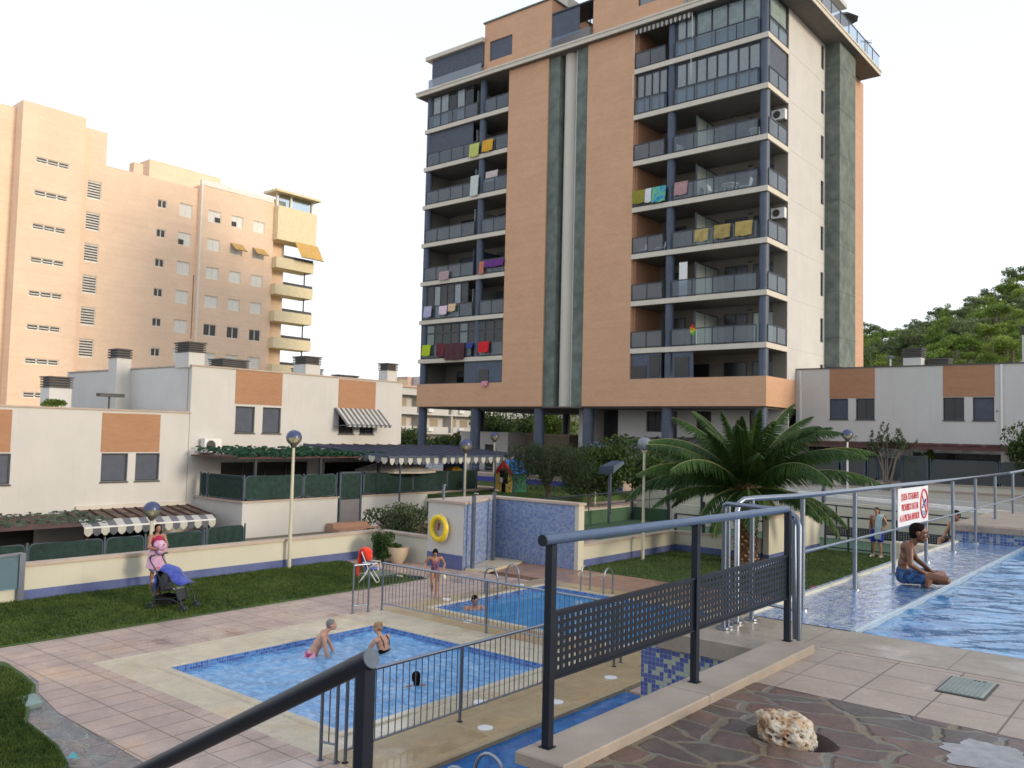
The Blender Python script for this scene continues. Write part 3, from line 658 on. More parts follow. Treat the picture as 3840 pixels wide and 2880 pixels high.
for k in range(n+1):
    a = pi*k/n; x = -32.80-.60*cos(a); y = YF+1.05-.85*sin(a)
    vs += [(x, y, 3.4), (x, y, ROOF-.35)]
for k in range(n): fs.append((2*k, 2*k+2, 2*k+3, 2*k+1))
b.add(vs, fs); part(b, 'rounded_column', M['cream'], smooth=True)
b = MB(); b.box(-32.14, -32.04, YF+.2, YF+1.1, 3.4, ROOF-.35); part(b, 'white_fin', M['white'])
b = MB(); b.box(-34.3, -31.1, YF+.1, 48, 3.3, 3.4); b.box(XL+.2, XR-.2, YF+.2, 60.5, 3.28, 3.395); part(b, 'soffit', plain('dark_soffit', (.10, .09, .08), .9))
# body behind the balconies
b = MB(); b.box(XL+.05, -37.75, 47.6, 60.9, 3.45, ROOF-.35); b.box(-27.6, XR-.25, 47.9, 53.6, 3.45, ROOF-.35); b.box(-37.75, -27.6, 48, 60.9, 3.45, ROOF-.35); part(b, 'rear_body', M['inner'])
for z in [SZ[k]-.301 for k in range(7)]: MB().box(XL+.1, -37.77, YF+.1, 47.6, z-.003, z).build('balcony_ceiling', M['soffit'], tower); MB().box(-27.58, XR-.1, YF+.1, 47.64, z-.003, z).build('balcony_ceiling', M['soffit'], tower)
# side face: white wall with narrow windows
ms = lambda u, d, z: (XR+d, u, z)
wins = [(52.95, 53.45, z-1.25, z+.25) for z in [SZ[0]-2.0+.55+2.9*k+.6 for k in range(8)]]
b = MB(); b.wall(ms, 47.65, 53.66, 3.4, ROOF-.35, wins, .07); part(b, 'side_wall', M['white'])
for w in wins:
    b = MB(); b.mbox(ms, w[0], w[1], -.11, -.068, w[2], w[3]); o = part(b, 'window', M['dark'])
    b = MB(); b.mbox(ms, w[0], w[0]+.05, -.067, -.03, w[2], w[3]); b.mbox(ms, w[0]+.05, w[1], -.067, -.03, w[2], w[2]+.05); b.build('window_frame', M['navy_dk'], o)
b = MB()
for k in range(8): b.box(XR, XR+.006, 47.66, 53.65, 3.95+2.9*k, 3.965+2.9*k)
part(b, 'joint_line', plain('wall_joint_line', (.42, .40, .36), .9))  # thin storey joints, slightly darker than the side wall
b = MB(); b.box(XR-.2, -18.02, 53.66, 56.65, 6.2, ROOF-.36); part(b, 'concrete_bay', M['greenc'])
b = MB()
for k in range(7): b.box(-18.016, -18.012, 53.66, 56.64, 8.0+2.9*k, 8.03+2.9*k); b.box(XR, -18.03, 53.652, 53.657, 8.0+2.9*k, 8.03+2.9*k)
part(b, 'joint_line', plain('formwork_joint', (.09, .10, .09), .9))
b = MB(); b.box(-27, XR, 56.66, YB, 5.6, ROOF-.35); part(b, 'brick_side', M['brick_pale'])
b = MB(); b.box(XR-2, XR-.05, 53.7, 56.64, 3.4, 6.2); part(b, 'side_wall', M['white'])
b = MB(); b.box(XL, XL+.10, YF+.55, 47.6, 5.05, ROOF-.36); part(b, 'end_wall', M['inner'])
b = MB(); b.box(XL-.01, XL+.11, YF+.30, YF+.55, 5.05, ROOF-.36); part(b, 'end_panel', M['navy'])
# slabs (with edge nosing) and roof
for z in SZ:
    b = MB(); b.box(XL+.02, -37.76, YF-.02, 47.6, z-.3, z); part(b, 'slab', M['slabc'])
    b = MB(); b.box(-27.59, XR+.03, YF-.02, 47.66, z-.3, z); part(b, 'slab', M['slabc'])
b = MB(); b.box(XL+.2, -37.76, YF+.25, 47.6, 3.9, 4.0); part(b, 'slab', M['slabc'])
b = MB(); b.box(-27.59, XR-.2, YF+.25, 47.6, 3.9, 4.0); part(b, 'slab', M['slabc'])
b = MB(); b.box(-46.6, -17.55, YF-.42, 60.6, ROOF-.35, ROOF); b.box(-46.65, -17.5, YF-.47, 60.65, ROOF-.10, ROOF+.02); part(b, 'roof_slab', M['slabc'])
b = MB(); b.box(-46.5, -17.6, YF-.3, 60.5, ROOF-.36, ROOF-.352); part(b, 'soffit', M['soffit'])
# navy columns
for x, z0 in ((-45.72, 3.9), (-40.35, 3.9), (-25.1, 3.9), (-19.25, 3.9)):
    b = MB(); b.cyl(x, 45.05, z0, ROOF-.35, .27, 20); part(b, 'column', M['navy'], smooth=True)
for x in (-45.9, -40.6, -34.9, -30.96, -25.27, -19.46):
    b = MB(); b.cyl(x, 45.3, TF, 3.4, .36 if x > -45 else .33, 20); part(b, 'column', M['navy'], smooth=True)
for x, y in ((-45.2, 51.0), (-40.2, 52.2), (-36.2, 52.5), (-38.2, 56), (-33.8, 50.0), (-31.2, 51.5), (-41.5, 57.5), (-29.6, 49.8)):
    b = MB(); b.cyl(x, y, TF, 3.4, .33, 14); part(b, 'column', M['navy_dk'], smooth=True)

def railing(x0, x1, z, y=44.74, posts=None, side=False, pane=None):
    """dark frame with glass infill; side=True runs along y at the east edge"""
    P = (lambda u, v, w: (XR-.02+v, u, w)) if side else (lambda u, v, w: (u, y-v, w))
    b = MB(); n = posts or max(2, round((x1-x0)/1.25)); L = x1-x0
    bb = lambda u0, u1, w0, w1, t: b.box(*sorted((P(u0, -t, 0)[0], P(u1, t, 0)[0])), *sorted((P(u0, -t, 0)[1], P(u1, t, 0)[1])), w0, w1)
    bb(x0, x1, z+.98, z+1.04, .03); bb(x0, x1, z+.05, z+.10, .025)
    for k in range(n+1): u = x0+L*k/n; bb(u-.025, u+.025, z, z+.98, .025)
    r = part(b, 'railing', M['navy_dk'])
    g = MB()
    for k in range(n):
        u0 = x0+L*k/n+.03; u1 = x0+L*(k+1)/n-.03; a = P(u0, 0, z+.1); c = P(u1, 0, z+.98)
        g.quad((a[0], a[1], a[2]), (c[0], c[1], a[2]), (c[0], c[1], c[2]), (a[0], a[1], c[2]))
    g.build('glass_infill', pane or M['bglass'], r)
def door(x0, x1, z0, z1, y=47.6, panes=2, fill='dark', lift=0.0):
    b = MB(); b.box(x0, x1, y-.05, y-.01, z0, z1); d = part(b, 'balcony_door', M[fill])
    f = MB(); w = .05
    for k in range(panes+1): u = x0+(x1-x0)*k/panes; f.box(u-w/2, u+w/2, y-.08, y-.05, z0, z1)
    f.box(x0, x1, y-.082, y-.052, z1-w, z1); f.box(x0, x1, y-.082, y-.052, z0, z0+w); f.build('door_frame', M['navy_dk'], d)
    if lift: s_ = MB(); s_.box(x0+.03, x1-.03, y-.065, y-.052, z1-lift, z1-.05); s_.build('roller_blind', M['shutter'], d)
def lampw(x, z, y=47.5):
    b = MB(); b.cyl(x, y-.12, z-.02, z+.03, .14, 12); b.tube([(x, y, z+.05), (x, y-.12, z+.05)], .03, 6); b.build('wall_lamp', M['louvre'], tower)
FL = [4.0]+SZ
for k in range(8):
    z = FL[k]; top = (FL[k+1]-.3) if k < 7 else ROOF-.35
    # left bay doors and divider
    door(-44.6, -42.4, z, z+2.15, 47.6, 2, lift=.4 if k % 3 == 0 else 0); door(-40.9, -38.6, z, z+2.15, 47.6, 2, lift=.9 if k in (2, 5) else 0)
    # right bay
    door(-27.0, -25.6, z, z+2.15, 47.9, 1); door(-24.9, -23.9, z, z+2.1, 47.9, 1); door(-22.9, -21.5, z, z+2.15, 47.9, 2, lift=.5 if k in (3, 5) else 0); door(-21.1, -19.75, z, z+2.15, 47.9, 2, 'curtain' if k in (1,) else 'dark', lift=.4 if k in (4,) else 0)
    if k not in (0,): lampw(-21.3, z+2.3, 47.9)
    if k in (1, 2, 3, 4, 5):
        b = MB(); b.box(-23.42, -23.38, YF+.3, 47.85, z, z+2.0); d = part(b, 'divider_screen', M['frost'])
        f = MB()
        for y in (YF+.28, 46.2, 47.85): f.box(-23.44, -23.36, y-.03, y+.03, z, z+2.06)
        f.box(-23.44, -23.36, YF+.28, 47.85, z+2.0, z+2.06); f.build('screen_frame', M['navy_dk'], d)
    b = MB(); b.box(-40.95, -40.91, YF+.3, 47.6, z, z+2.0 if k not in (0,) else z+2.5); d = part(b, 'divider_screen', M['frost'] if k in (2, 4, 5, 6, 7) else M['navy'])
    # brick return inside the right bay and the wall behind the corner column
    b = MB(); b.box(-27.6, -27.45, YF+.3, 47.9, z, top); part(b, 'brick_return', M['brick_panel'])
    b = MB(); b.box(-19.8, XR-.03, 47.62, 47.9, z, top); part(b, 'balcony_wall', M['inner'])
for k in range(1, 8):
    z = FL[k]
    railing(XL+.35, -40.7, z); railing(-40.0, -37.8, z, posts=2)
    railing(-27.55, -25.45, z, posts=2); railing(-24.8, -19.55, z, posts=4)
    railing(44.95, 47.5, z, side=True, posts=2)
b = MB(); b.box(-45.3, -38.0, YF+.05, YF+.12, 5.05, 5.1); part(b, 'railing', M['navy_dk'])

# enclosed balconies
def glazing(x0, x1, z0, z1, y, n, blind=None, bl=None, mid=None, frame='navy_dk', side=False):
    """framed glazing of a closed balcony, with blinds or curtains behind some panes"""
    X = XR-.05
    def bx(b, u0, u1, v, t, w0, w1): b.box(X-t, X+t, u0, u1, w0, w1) if side else b.box(u0, u1, v-t, v+t, w0, w1)
    f = MB(); L = x1-x0
    for k in range(n+1): u = x0+L*k/n; bx(f, u-.03, u+.03, y, .03, z0, z1)
    bx(f, x0, x1, y, .032, z1-.1, z1); bx(f, x0, x1, y, .032, z0, z0+.08)
    if mid: bx(f, x0, x1, y, .033, mid-.05, mid+.05)
    fo = part(f, 'glazing_frame', M[frame])
    g = MB()
    g.quad(*([(X, x0, z0), (X, x1, z0), (X, x1, z1), (X, x0, z1)] if side else [(x0, y, z0), (x1, y, z0), (x1, y, z1), (x0, y, z1)])); g.build('window_pane', M['wglass'], fo)
    for k in (bl if bl is not None else range(n)):
        if blind is None: break
        c = MB(); u0 = x0+L*k/n+.06; u1 = x0+L*(k+1)/n-.06
        for i in range(8):
            a = u0+(u1-u0)*i/8; e = u0+(u1-u0)*(i+1)/8; d0 = .05+.025*(i % 2); d1 = .05+.025*((i+1) % 2)
            if side: c.quad((X-d0, a, z0+.1), (X-d1, e, z0+.1), (X-d1, e, z1-.12), (X-d0, a, z1-.12))
            else: c.quad((a, y+d0, z0+.1), (e, y+d1, z0+.1), (e, y+d1, z1-.12), (a, y+d0, z1-.12))
        c.build('curtain', M[blind], fo)
M['blind'] = fabric('white_blind', (.84, .84, .84), (.76, .77, .78), 5)
M['blind_pink'] = fabric('pinkish_blind', (.78, .72, .74), (.70, .67, .70), 4)
M['green_curtain'] = fabric('grey_green_curtain', (.68, .75, .71), (.55, .62, .58), 2.5)
z = FL[7]
glazing(-23.5, -19.5, z+.05, ROOF-.36, YF+.22, 4, 'green_curtain')
glazing(44.95, 47.5, z+.05, ROOF-.36, 0, 1, 'green_curtain', side=True)
glazing(-24.75, -23.55, z+.05, ROOF-.36, YF+.2, 2, 'blind', mid=z+1.0)
z = FL[6]
glazing(-24.75, -19.5, z+.05, FL[7]-.31, YF+.2, 8, 'blind', mid=z+1.02)
glazing(-27.5, -25.4, z+.05, FL[7]-.31, YF+.2, 4, 'blind_pink', mid=z+1.02, bl=(0, 1, 2, 3))
b = MB(); b.box(XR-.12, XR-.08, 44.95, 47.5, z+.02, FL[7]-.31); part(b, 'roller_shutter', M['shutter'])
z = FL[7]
glazing(-45.4, -41.3, z+.05, ROOF-.36, YF+.22, 5, 'blind', bl=(0, 1, 3), mid=z+1.02)
z = FL[6]
b = MB()
for k in range(22): b.box(-45.5, -41.2, YF+.18+.012*(k % 2), YF+.24, z+.9+.078*k, z+.9+.078*(k+1))
part(b, 'roller_shutter', M['shutter'])
z = FL[2]; glazing(-45.4, -41.3, z+.05, FL[3]-.31, YF+.22, 6, 'blind', bl=(1, 4))
z = FL[1]; glazing(-45.4, -37.9, z+.05, FL[2]-.31, YF+.24, 9, 'curtain', bl=(0, 4), mid=z+1.9)
z = FL[0]
b = MB(); b.box(-41.4, -37.8, YF+.14, YF+.2, 5.05, SZ[0]-.3); o = part(b, 'infill_panel', M['navy'])
b = MB(); b.box(-40.0, -39.1, YF+.1, YF+.14, 5.1, 6.0); b.build('opening', M['dark'], o)
b = MB(); b.box(-27.55, -25.5, YF+.12, YF+.18, 5.05, SZ[0]-.3); o = part(b, 'infill_panel', M['navy']); b = MB(); b.box(-27.5, -26.5, YF+.08, YF+.12, 5.1, 5.85); b.box(-26.3, -25.6, YF+.08, YF+.12, 5.15, 6.45); b.build('window_pane', M['dark'], o)
b = MB(); b.box(-24.75, -23.4, YF+.12, YF+.18, 5.05, SZ[0]-.3); o = part(b, 'infill_panel', M['navy']); b = MB(); b.box(-24.6, -23.65, YF+.08, YF+.12, 5.15, 6.3); b.build('window_pane', M['dark'], o)
# awning with scalloped valance under the roof, right bay
M['awn'] = fabric('striped_valance', (.62, .60, .54), (.10, .10, .11), 14, ('X', .75))
def scallop(m_, u0, u1, z, h, n, d=0.0):
    b = MB(); L = (u1-u0)/n
    for k in range(n):
        b.cur = k % 2; pts = [m_(u0+L*k, d, z), m_(u0+L*(k+1), d, z)]
        arc = [m_(u0+L*(k+1)-L*i/6, d, z-h*(.55+.45*sin(pi*i/6))) for i in range(7)]
        b.add(pts+arc, [tuple(range(9))])
    return b
b = scallop(lambda u, d, z: (u, YF-.10, z), -27.5, -23.6, ROOF-.42, .34, 26); b.build('awning_valance', [M['white'], M['louvre']], tower)
for x, z1 in ((-27.58, 26.6), (-27.62, 24.0), (-23.6, 26.7), (-23.65, 24.2)):
    b = MB(); b.tube([(x, YF-.1, z1), (x+.06, YF-.2, z1-.8), (x+.02, YF-.1, z1-1.5)], .022, 6); b.build('awning_arm', M['white_plastic'], tower)
# penthouse
b = MB()
for k in range(24): b.box(-45.7, -40.5, YF+.3+.012*(k % 2), YF+.4, ROOF+.85+.078*k, ROOF+.85+.078*(k+1))
part(b, 'roller_shutter', M['shutter'])
b = MB(); b.quad((-45.8, YF+.05, ROOF+.02), (-40.45, YF+.05, ROOF+.02), (-40.45, YF+.05, ROOF+.95), (-45.8, YF+.05, ROOF+.95)); part(b, 'glass_parapet', glass('dark_parapet_glass', (.34, .40, .48), .75))
b = MB(); b.box(-45.7, -40.5, YF+.42, 52, ROOF, 29.7); part(b, 'penthouse_wall', M['cream'])
b = MB(); b.box(-46.2, -40.4, YF+.05, 53, 29.75, 30.05); part(b, 'roof_slab', M['slabc'])
mp_ = lambda u, d, z: (u, YF+.35-d, z)
b = MB(); b.wall(mp_, -40.45, -34.4, ROOF, 31.1, [(-39.95, -37.85, 28.2, 29.65)], .15); b.box(-40.45, -34.4, YF+.51, 52, ROOF, 31.09); b.quad((-34.4, YF+.35, ROOF), (-34.4, YF+.51, ROOF), (-34.4, YF+.51, 31.1), (-34.4, YF+.35, 31.1)); part(b, 'penthouse_brick', M['brick'])
b = MB(); b.box(-40.55, -34.3, YF+.25, 52.1, 31.1, 31.2); part(b, 'coping', M['greenc'])
b = MB(); b.box(-39.95, -37.85, YF+.44, YF+.5, 28.2, 29.65); part(b, 'roller_shutter', M['shutter'])
b = MB(); b.box(-34.35, -32.1, YF+.38, YF+.42, ROOF+.9, 29.95); part(b, 'roller_shutter', M['shutter'])
glazing(-32.1, -31.0, ROOF, 29.9, YF+1.6, 1); b = MB(); b.box(-34.35, -30.9, YF+.3, YF+2.4, 29.95, 30.05); part(b, 'glasshouse_roof', M['navy_dk'])
b = MB(); b.quad((-34.35, YF+.1, ROOF+.02), (-31.0, YF+.1, ROOF+.02), (-31.0, YF+.1, ROOF+.95), (-34.35, YF+.1, ROOF+.95)); part(b, 'glass_parapet', M['bglass'])
b = MB(); b.wall(mp_, -31.0, -24.2, ROOF, 34.5, [(-27.6, -26.0, 28.5, 29.9)], .15); b.box(-31, -24.2, YF+.51, 54, ROOF, 34.4); part(b, 'penthouse_brick', M['brick'])
b = MB(); b.box(-27.6, -26.0, YF+.45, YF+.5, 28.5, 29.9); part(b, 'window', M['wglass'])
b = MB(); b.box(-32.3, -31.0, YF+2.2, 54, ROOF, 36); b.box(-37.6, -36, 49, 51, 31, 33.5); part(b, 'chimney', M['cream'])
b = MB(); b.box(-24.2, -20.3, YF+1.2, 56, ROOF, 31); b.box(-24.2, -19.0, 50, 58, 31, 31.3); part(b, 'penthouse_wall', M['white'])
X = -17.62
for k in range(10):
    y0 = YF-.2+k*1.6; b = MB(); b.box(X-.02, X+.02, y0, y0+.05, ROOF, ROOF+1.0); b.box(X-.025, X+.025, y0, y0+1.58, ROOF+.97, ROOF+1.02); o = part(b, 'parapet_post', M['navy_dk'])
    b = MB(); b.quad((X, y0+.06, ROOF+.08), (X, y0+1.54, ROOF+.08), (X, y0+1.54, ROOF+.95), (X, y0+.06, ROOF+.95)); b.build('glass_infill', M['bglass'], o)
b = MB(); b.box(-24.1, -17.8, YF-.25, YF-.2, ROOF+.95, ROOF+1.0); part(b, 'railing', M['navy_dk'])
b = MB(); b.quad((-24.1, YF-.22, ROOF+.05), (-17.8, YF-.22, ROOF+.05), (-17.8, YF-.22, ROOF+.95), (-24.1, YF-.22, ROOF+.95)); part(b, 'glass_parapet', M['bglass'])
# roof terrace odds: parasol and aerial
q = uz = Gx(3185, 90, -18.3)
t = thing('parasol', (-18.4, 55.3, ROOF), 'dark folded-edge parasol on the roof terrace behind the glass parapet', 'parasol')
b = MB(); b.cyl(-18.4, 55.3, ROOF, ROOF+2.2, .03, 8); b.build('pole', M['steel'], t)
b = MB(); b.lathe((-18.4, 55.3, ROOF+1.75), [(1.0, 0), (.6, .28), (.02, .5)], 8); b.build('canopy', M['louvre'], t)
t = thing('aerial', (-18.0, 59.0, ROOF), 'small dark aerial on the far corner of the tower roof', 'aerial')
b = MB(); b.tube([(-18, 59, ROOF), (-18, 59, ROOF+1.7)], .03, 6); b.build('mast', M['louvre'], t)
b = MB(); b.tube([(-18.3, 58.6, ROOF+1.6), (-17.8, 59.4, ROOF+1.6)], .03, 6)
for k in range(4): b.tube([(-18.4+.15*k, 58.95+.1*k, ROOF+1.6), (-18.0+.12*k, 58.6+.1*k, ROOF+1.6)], .015, 5)
b.build('antenna', M['louvre'], t)

# ground floor under the tower
b = MB(); b.box(-60, -14, 43.0, 64, -2.9, TF); structure(b, 'tower_terrace', plain('grey_paving', (.20, .20, .21), .6, .15, 1))
b = MB(); b.wall(lambda u, d, z: (u, 47.6-d, z), -30.2, XR, TF, 3.3, [(-28.1, -27.0, 1.9, 3.2), (-26.8, -25.9, .2, 3.2), (-21.2, -20.3, 1.8, 3.25), (-24.6, -23.6, 1.9, 3.2)], .2); b.box(-30.2, XR, 47.81, 48, TF, 3.3); b.quad((-30.2, 47.6, TF), (-30.2, 48, TF), (-30.2, 48, 3.3), (-30.2, 47.6, 3.3))
b.box(-32.9, -32.2, 47, 49, TF, 3.3); part(b, 'ground_floor_wall', M['white'])
for x0, x1, z0, z1 in ((-28.1, -27.0, 1.9, 3.2), (-26.8, -25.9, .2, 3.2), (-21.2, -20.3, 1.8, 3.25), (-24.6, -23.6, 1.9, 3.2)):
    b = MB(); b.box(x0, x1, 47.76, 47.8, z0, z1); o = part(b, 'window', M['dark']); b = MB(); b.box((x0+x1)/2-.03, (x0+x1)/2+.03, 47.72, 47.76, z0, z1); b.build('window_frame', M['navy_dk'], o)
M['charc'] = plain('charcoal_cladding', (.04, .04, .045), .5)
for q in ((-32.2, -30.2, 49.5, 49.7), (-37, -33, 56, 56.2), (-30.2, -22, 58, 58.3)): MB().box(*q, TF, 3.3).build('lobby_wall', M['charc'], tower)
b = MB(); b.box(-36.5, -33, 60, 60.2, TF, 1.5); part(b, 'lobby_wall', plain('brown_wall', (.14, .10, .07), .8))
t = thing('service_hut', (-43, 50, TF), 'small white flat-roofed hut with a dark door, standing under the tower', 'hut')
b = MB(); b.wall(lambda u, d, z: (u, 49-d, z), -45.37, -40.66, TF, 1.57, [(-42.9, -42.0, TF, .72), (-44.9, -44.5, .2, .8)], .15); b.box(-45.37, -40.66, 49.16, 52.5, TF, 1.56); b.quad((-40.66, 49, TF), (-40.66, 49.16, TF), (-40.66, 49.16, 1.57), (-40.66, 49, 1.57)); b.box(-45.45, -40.6, 48.95, 52.6, 1.57, 1.66); b.build('wall', M['white'], t)
b = MB(); b.box(-42.9, -42.0, 49.1, 49.14, TF, .72); b.build('door', M['dark'], t); b = MB(); b.box(-44.9, -44.5, 49.1, 49.14, .2, .8); b.build('window', M['dark'], t)
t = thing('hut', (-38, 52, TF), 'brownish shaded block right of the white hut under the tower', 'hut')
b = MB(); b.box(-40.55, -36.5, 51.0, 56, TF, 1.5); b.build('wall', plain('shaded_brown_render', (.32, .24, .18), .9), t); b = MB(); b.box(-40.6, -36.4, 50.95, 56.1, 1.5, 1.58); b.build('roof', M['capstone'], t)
# flat-roofed awning between the columns (right)
t = thing('pergola', (-26, 44.3, TF), 'dark sloping canopy between the right-hand tower columns, behind the palm', 'canopy')
b = MB(); b.add([(-29.3, 46.9, 1.5), (-22.5, 46.9, 1.65), (-22.4, 43.6, .95), (-29.6, 43.6, .75)], [(0, 1, 2, 3)]); b.add([(-29.3, 46.9, 1.44), (-22.5, 46.9, 1.59), (-22.4, 43.6, .89), (-29.6, 43.6, .69)], [(0, 1, 2, 3)]); b.build('roof', plain('grey_brown_canopy', (.11, .105, .095), .7), t)
b = MB()
for k in range(9): x = -29.5+k*.87; b.bar((x+.1, 46.9, 1.56+k*.017), (x, 43.6, .80+k*.024), .05)
b.bar((-29.6, 43.6, .72), (-22.4, 43.6, .92), .12); b.build('beam', M['navy_dk'], t)
for x in (-29.4, -26, -22.6): b = MB(); b.box(x-.05, x+.05, 43.6, 43.7, TF, .75); b.build('post', M['navy_dk'], t)
# railing and blue-skirted edge of the terrace
t = thing('terrace_railing', (-40, 42.9, TF), 'thin grey railing along the terrace edge behind the playhouse', 'railing')
b = MB()
for k in range(13): x = -46+k*1.2; b.tube([(x, 42.95, TF-.3), (x, 42.95, TF+1.0)], .025, 6)
b.tube([(-46.2, 42.95, TF+1.0), (-31, 42.95, TF+1.0)], .03, 6); b.tube([(-46.2, 42.95, TF+.5), (-31, 42.95, TF+.5)], .02, 6); b.build('rail', M['steel_blue'], t)
# ================================================================ TOWNHOUSES
def window(m_, house, u0, u1, z0, z1, kind='shutter', d=-.12):
    b = MB(); b.mbox(m_, u0, u1, d-.04, d, z0, z1); w = b.build('window', M['shutter'] if kind == 'shutter' else M['dark'], house)
    f = MB()
    for a, c in ((u0, u0+.05), (u1-.05, u1)): f.mbox(m_, a, c, d, d+.04, z0, z1)
    f.mbox(m_, u0+.05, u1-.05, d, d+.04, z1-.06, z1); f.mbox(m_, u0+.05, u1-.05, d, d+.04, z0, z0+.05)
    if kind == 'slide': um = (u0+u1)/2; f.mbox(m_, um-.03, um+.03, d, d+.03, z0+.05, z1-.06)
    f.build('window_frame', M['navy_dk'], w)
    if kind == 'shutter':
        g = MB()
        n = int((z1-z0-.12)/.06)
        for k in range(n): zz = z0+.06+k*.06; g.mbox(m_, u0+.05, u1-.05, d, d+.008+.010*(k % 2), zz, zz+.056)
        g.build('slats', M['shutter'], w)
    s = MB(); s.mbox(m_, u0-.04, u1+.04, d, .04, z0-.06, z0-.002); s.build('sill', M['louvre'], w)
def chimney(m_, house, u0, u1, d0, d1, z0, z1, lv=.45):
    b = MB(); b.mbox(m_, u0, u1, d0, d1, z0, z1-lv); c = b.build('chimney', M['white'], house)
    l = MB(); n = 4
    for k in range(n): z = z1-lv+.02+k*(lv-.06)/n; l.mbox(m_, u0-.03, u1+.03, d0-.03, d1+.03, z, z+(lv-.06)/n*.55)
    l.mbox(m_, u0+.06, u1-.06, d0+.06, d1-.06, z1-lv, z1); l.mbox(m_, u0-.06, u1+.06, d0-.06, d1+.06, z1-.05, z1+.01)
    l.build('chimney_cowl', M['louvre'], c)
def townhouse(label, m_, u0, u1, zr, zb, panels, wins, loc, doors=(), depth=9.0, ends=(1, 1)):
    t = thing('townhouse', loc, label, 'townhouse')
    holes = [(w[0], w[1], w[2], w[3]) for w in wins]+[(q[0], q[1], q[2], q[3]) for q in doors]
    b = MB(); b.wall(m_, u0, u1, zb, zr, holes, .16)
    b.mbox(m_, u0, u1, -depth, -.2, zb, zr-.01)
    for u in (u0, u1): b.quad(m_(u, 0, zb), m_(u, -.2, zb), m_(u, -.2, zr), m_(u, 0, zr))
    b.build('wall', M['white'], t)
    for p0, p1, z0, z1 in panels: c = MB(); c.mbox(m_, p0, p1, -.05, .012, z0, z1); c.build('brick_panel', M['brick_panel'], t)
    c = MB(); c.mbox(m_, u0-.05, u1+.05, -.35, .05, zr, zr+.06); c.mbox(m_, u0-.05, u0+.25, -depth, -.35, zr, zr+.06); c.mbox(m_, u1-.25, u1+.05, -depth, -.35, zr, zr+.06); c.build('coping', M['louvre'] if 'flat' in label else M['capstone'], t)
    for w in wins: window(m_, t, w[0], w[1], w[2], w[3], w[4] if len(w) > 4 else 'shutter')
    for q in doors:
        c = MB(); c.mbox(m_, q[0], q[1], -.16, -.12, q[2], q[3]); dd = c.build('patio_door', M['dark'], t)
        f = MB(); n = q[4] if len(q) > 4 else 3
        for k in range(n+1): u = q[0]+(q[1]-q[0])*k/n; f.mbox(m_, u-.03, u+.03, -.12, -.08, q[2], q[3])
        f.build('door_frame', M['navy_dk'], dd)
    return t
XT = -34.0
ml = lambda u, d, z: (XT+d, u, z)
K = 34/36.0
def yz(px, py): p = Gx(px, py, XT); return p.y, p.z
# B: the taller, farther one
ya, yb_ = 19.62, 31.95
bp = [(21.76, 24.25, 2.62, 4.14), (27.6, 30.05, 2.62, 4.10)]
bw = [(21.82, 22.82, 1.33, 2.52), (23.24, 24.24, 1.33, 2.52), (27.68, 28.66, 1.37, 2.5, 'slide'), (29.05, 30.0, 1.37, 2.5, 'slide')]
tb = townhouse('white townhouse with two tan brick panels and a striped window awning', ml, ya, yb_, 4.16, -2.9, bp, bw, (XT, 25, -2.9), [(21.2, 25.9, -1.4, .0, 4), (26.9, 30.6, -1.4, -.05, 4)], depth=12)
# A: low near one
tt0 = Gx(54, 1528, XT)
ap = [(15.88, 18.30, .47, 2.02), (8.6, 12.6, .47, 2.02)]
aw = [(15.93, 17.0, -.70, .42), (17.32, 18.34, -.70, .42), (10.0, 11.2, -.70, .42), (11.55, 12.64, -.70, .42)]
ta = townhouse('lower white townhouse with tan brick panel over two windows, at the left edge', ml, 2.0, 19.6, 2.12, -3.6, ap, aw, (XT, 14, -2.9), [(10.5, 13.6, -3.5, -2.05, 2), (15.6, 18.6, -3.5, -2.2, 3)], depth=8)
def py_of(px, X=XT): return Gx(px, 1500, X).y
# grey side wall and roof things above the low house
b = MB(); b.mbox(ml, 19.58, 19.60, -12, -.25, 2.15, 4.1); b.build('side_wall', M['white'], tb)
chimney(ml, tb, 19.5, 20.25, -1.2, -.1, 4.1, 5.2, .45)
chimney(ml, tb, 23.2, 24.6, -4.6, -3.4, 4.1, 4.9, .45)
chimney(ml, tb, 26.0, 26.9, -1.6, -.6, 4.1, 5.15, .4)
chimney(ml, tb, 28.4, 29.7, -5.0, -4.0, 4.1, 4.85, .4)
chimney(ml, tb, 31.2, 31.9, -1.1, -.4, 4.1, 5.2, .4)
chimney(ml, tb, 29.9, 31.2, -3.4, -2.8, 4.1, 4.55, .3)
chimney(ml, ta, 16.0, 16.95, -6.2, -5.3, 2.0, 3.6, .5)
b = MB(); b.mbox(ml, 18.9, 19.58, -6.1, -5.3, 2.1, 4.65); c = b.build('chimney', M['white'], ta)
b = MB(); 
for k in range(4): b.mbox(ml, 18.86, 19.6, -6.15, -5.25, 4.65+.12*k, 4.72+.12*k)
b.mbox(ml, 18.95, 19.55, -6.05, -5.35, 4.65, 5.1); b.build('chimney_cowl', M['louvre'], c)
b = MB(); b.cyl(XT-4.6, 18.3, 2.1, 2.8, .05, 8); b.box(XT-4.8, XT-4.4, 17.8, 18.9, 2.8, 2.95); b.build('roof_vent', M['louvre'], ta)
b = MB(); b.tube([(XT-.7, 19.9, 5.4), (XT-.7, 19.9, 8.2)], .02, 5); b.build('aerial', M['louvre'], tb)
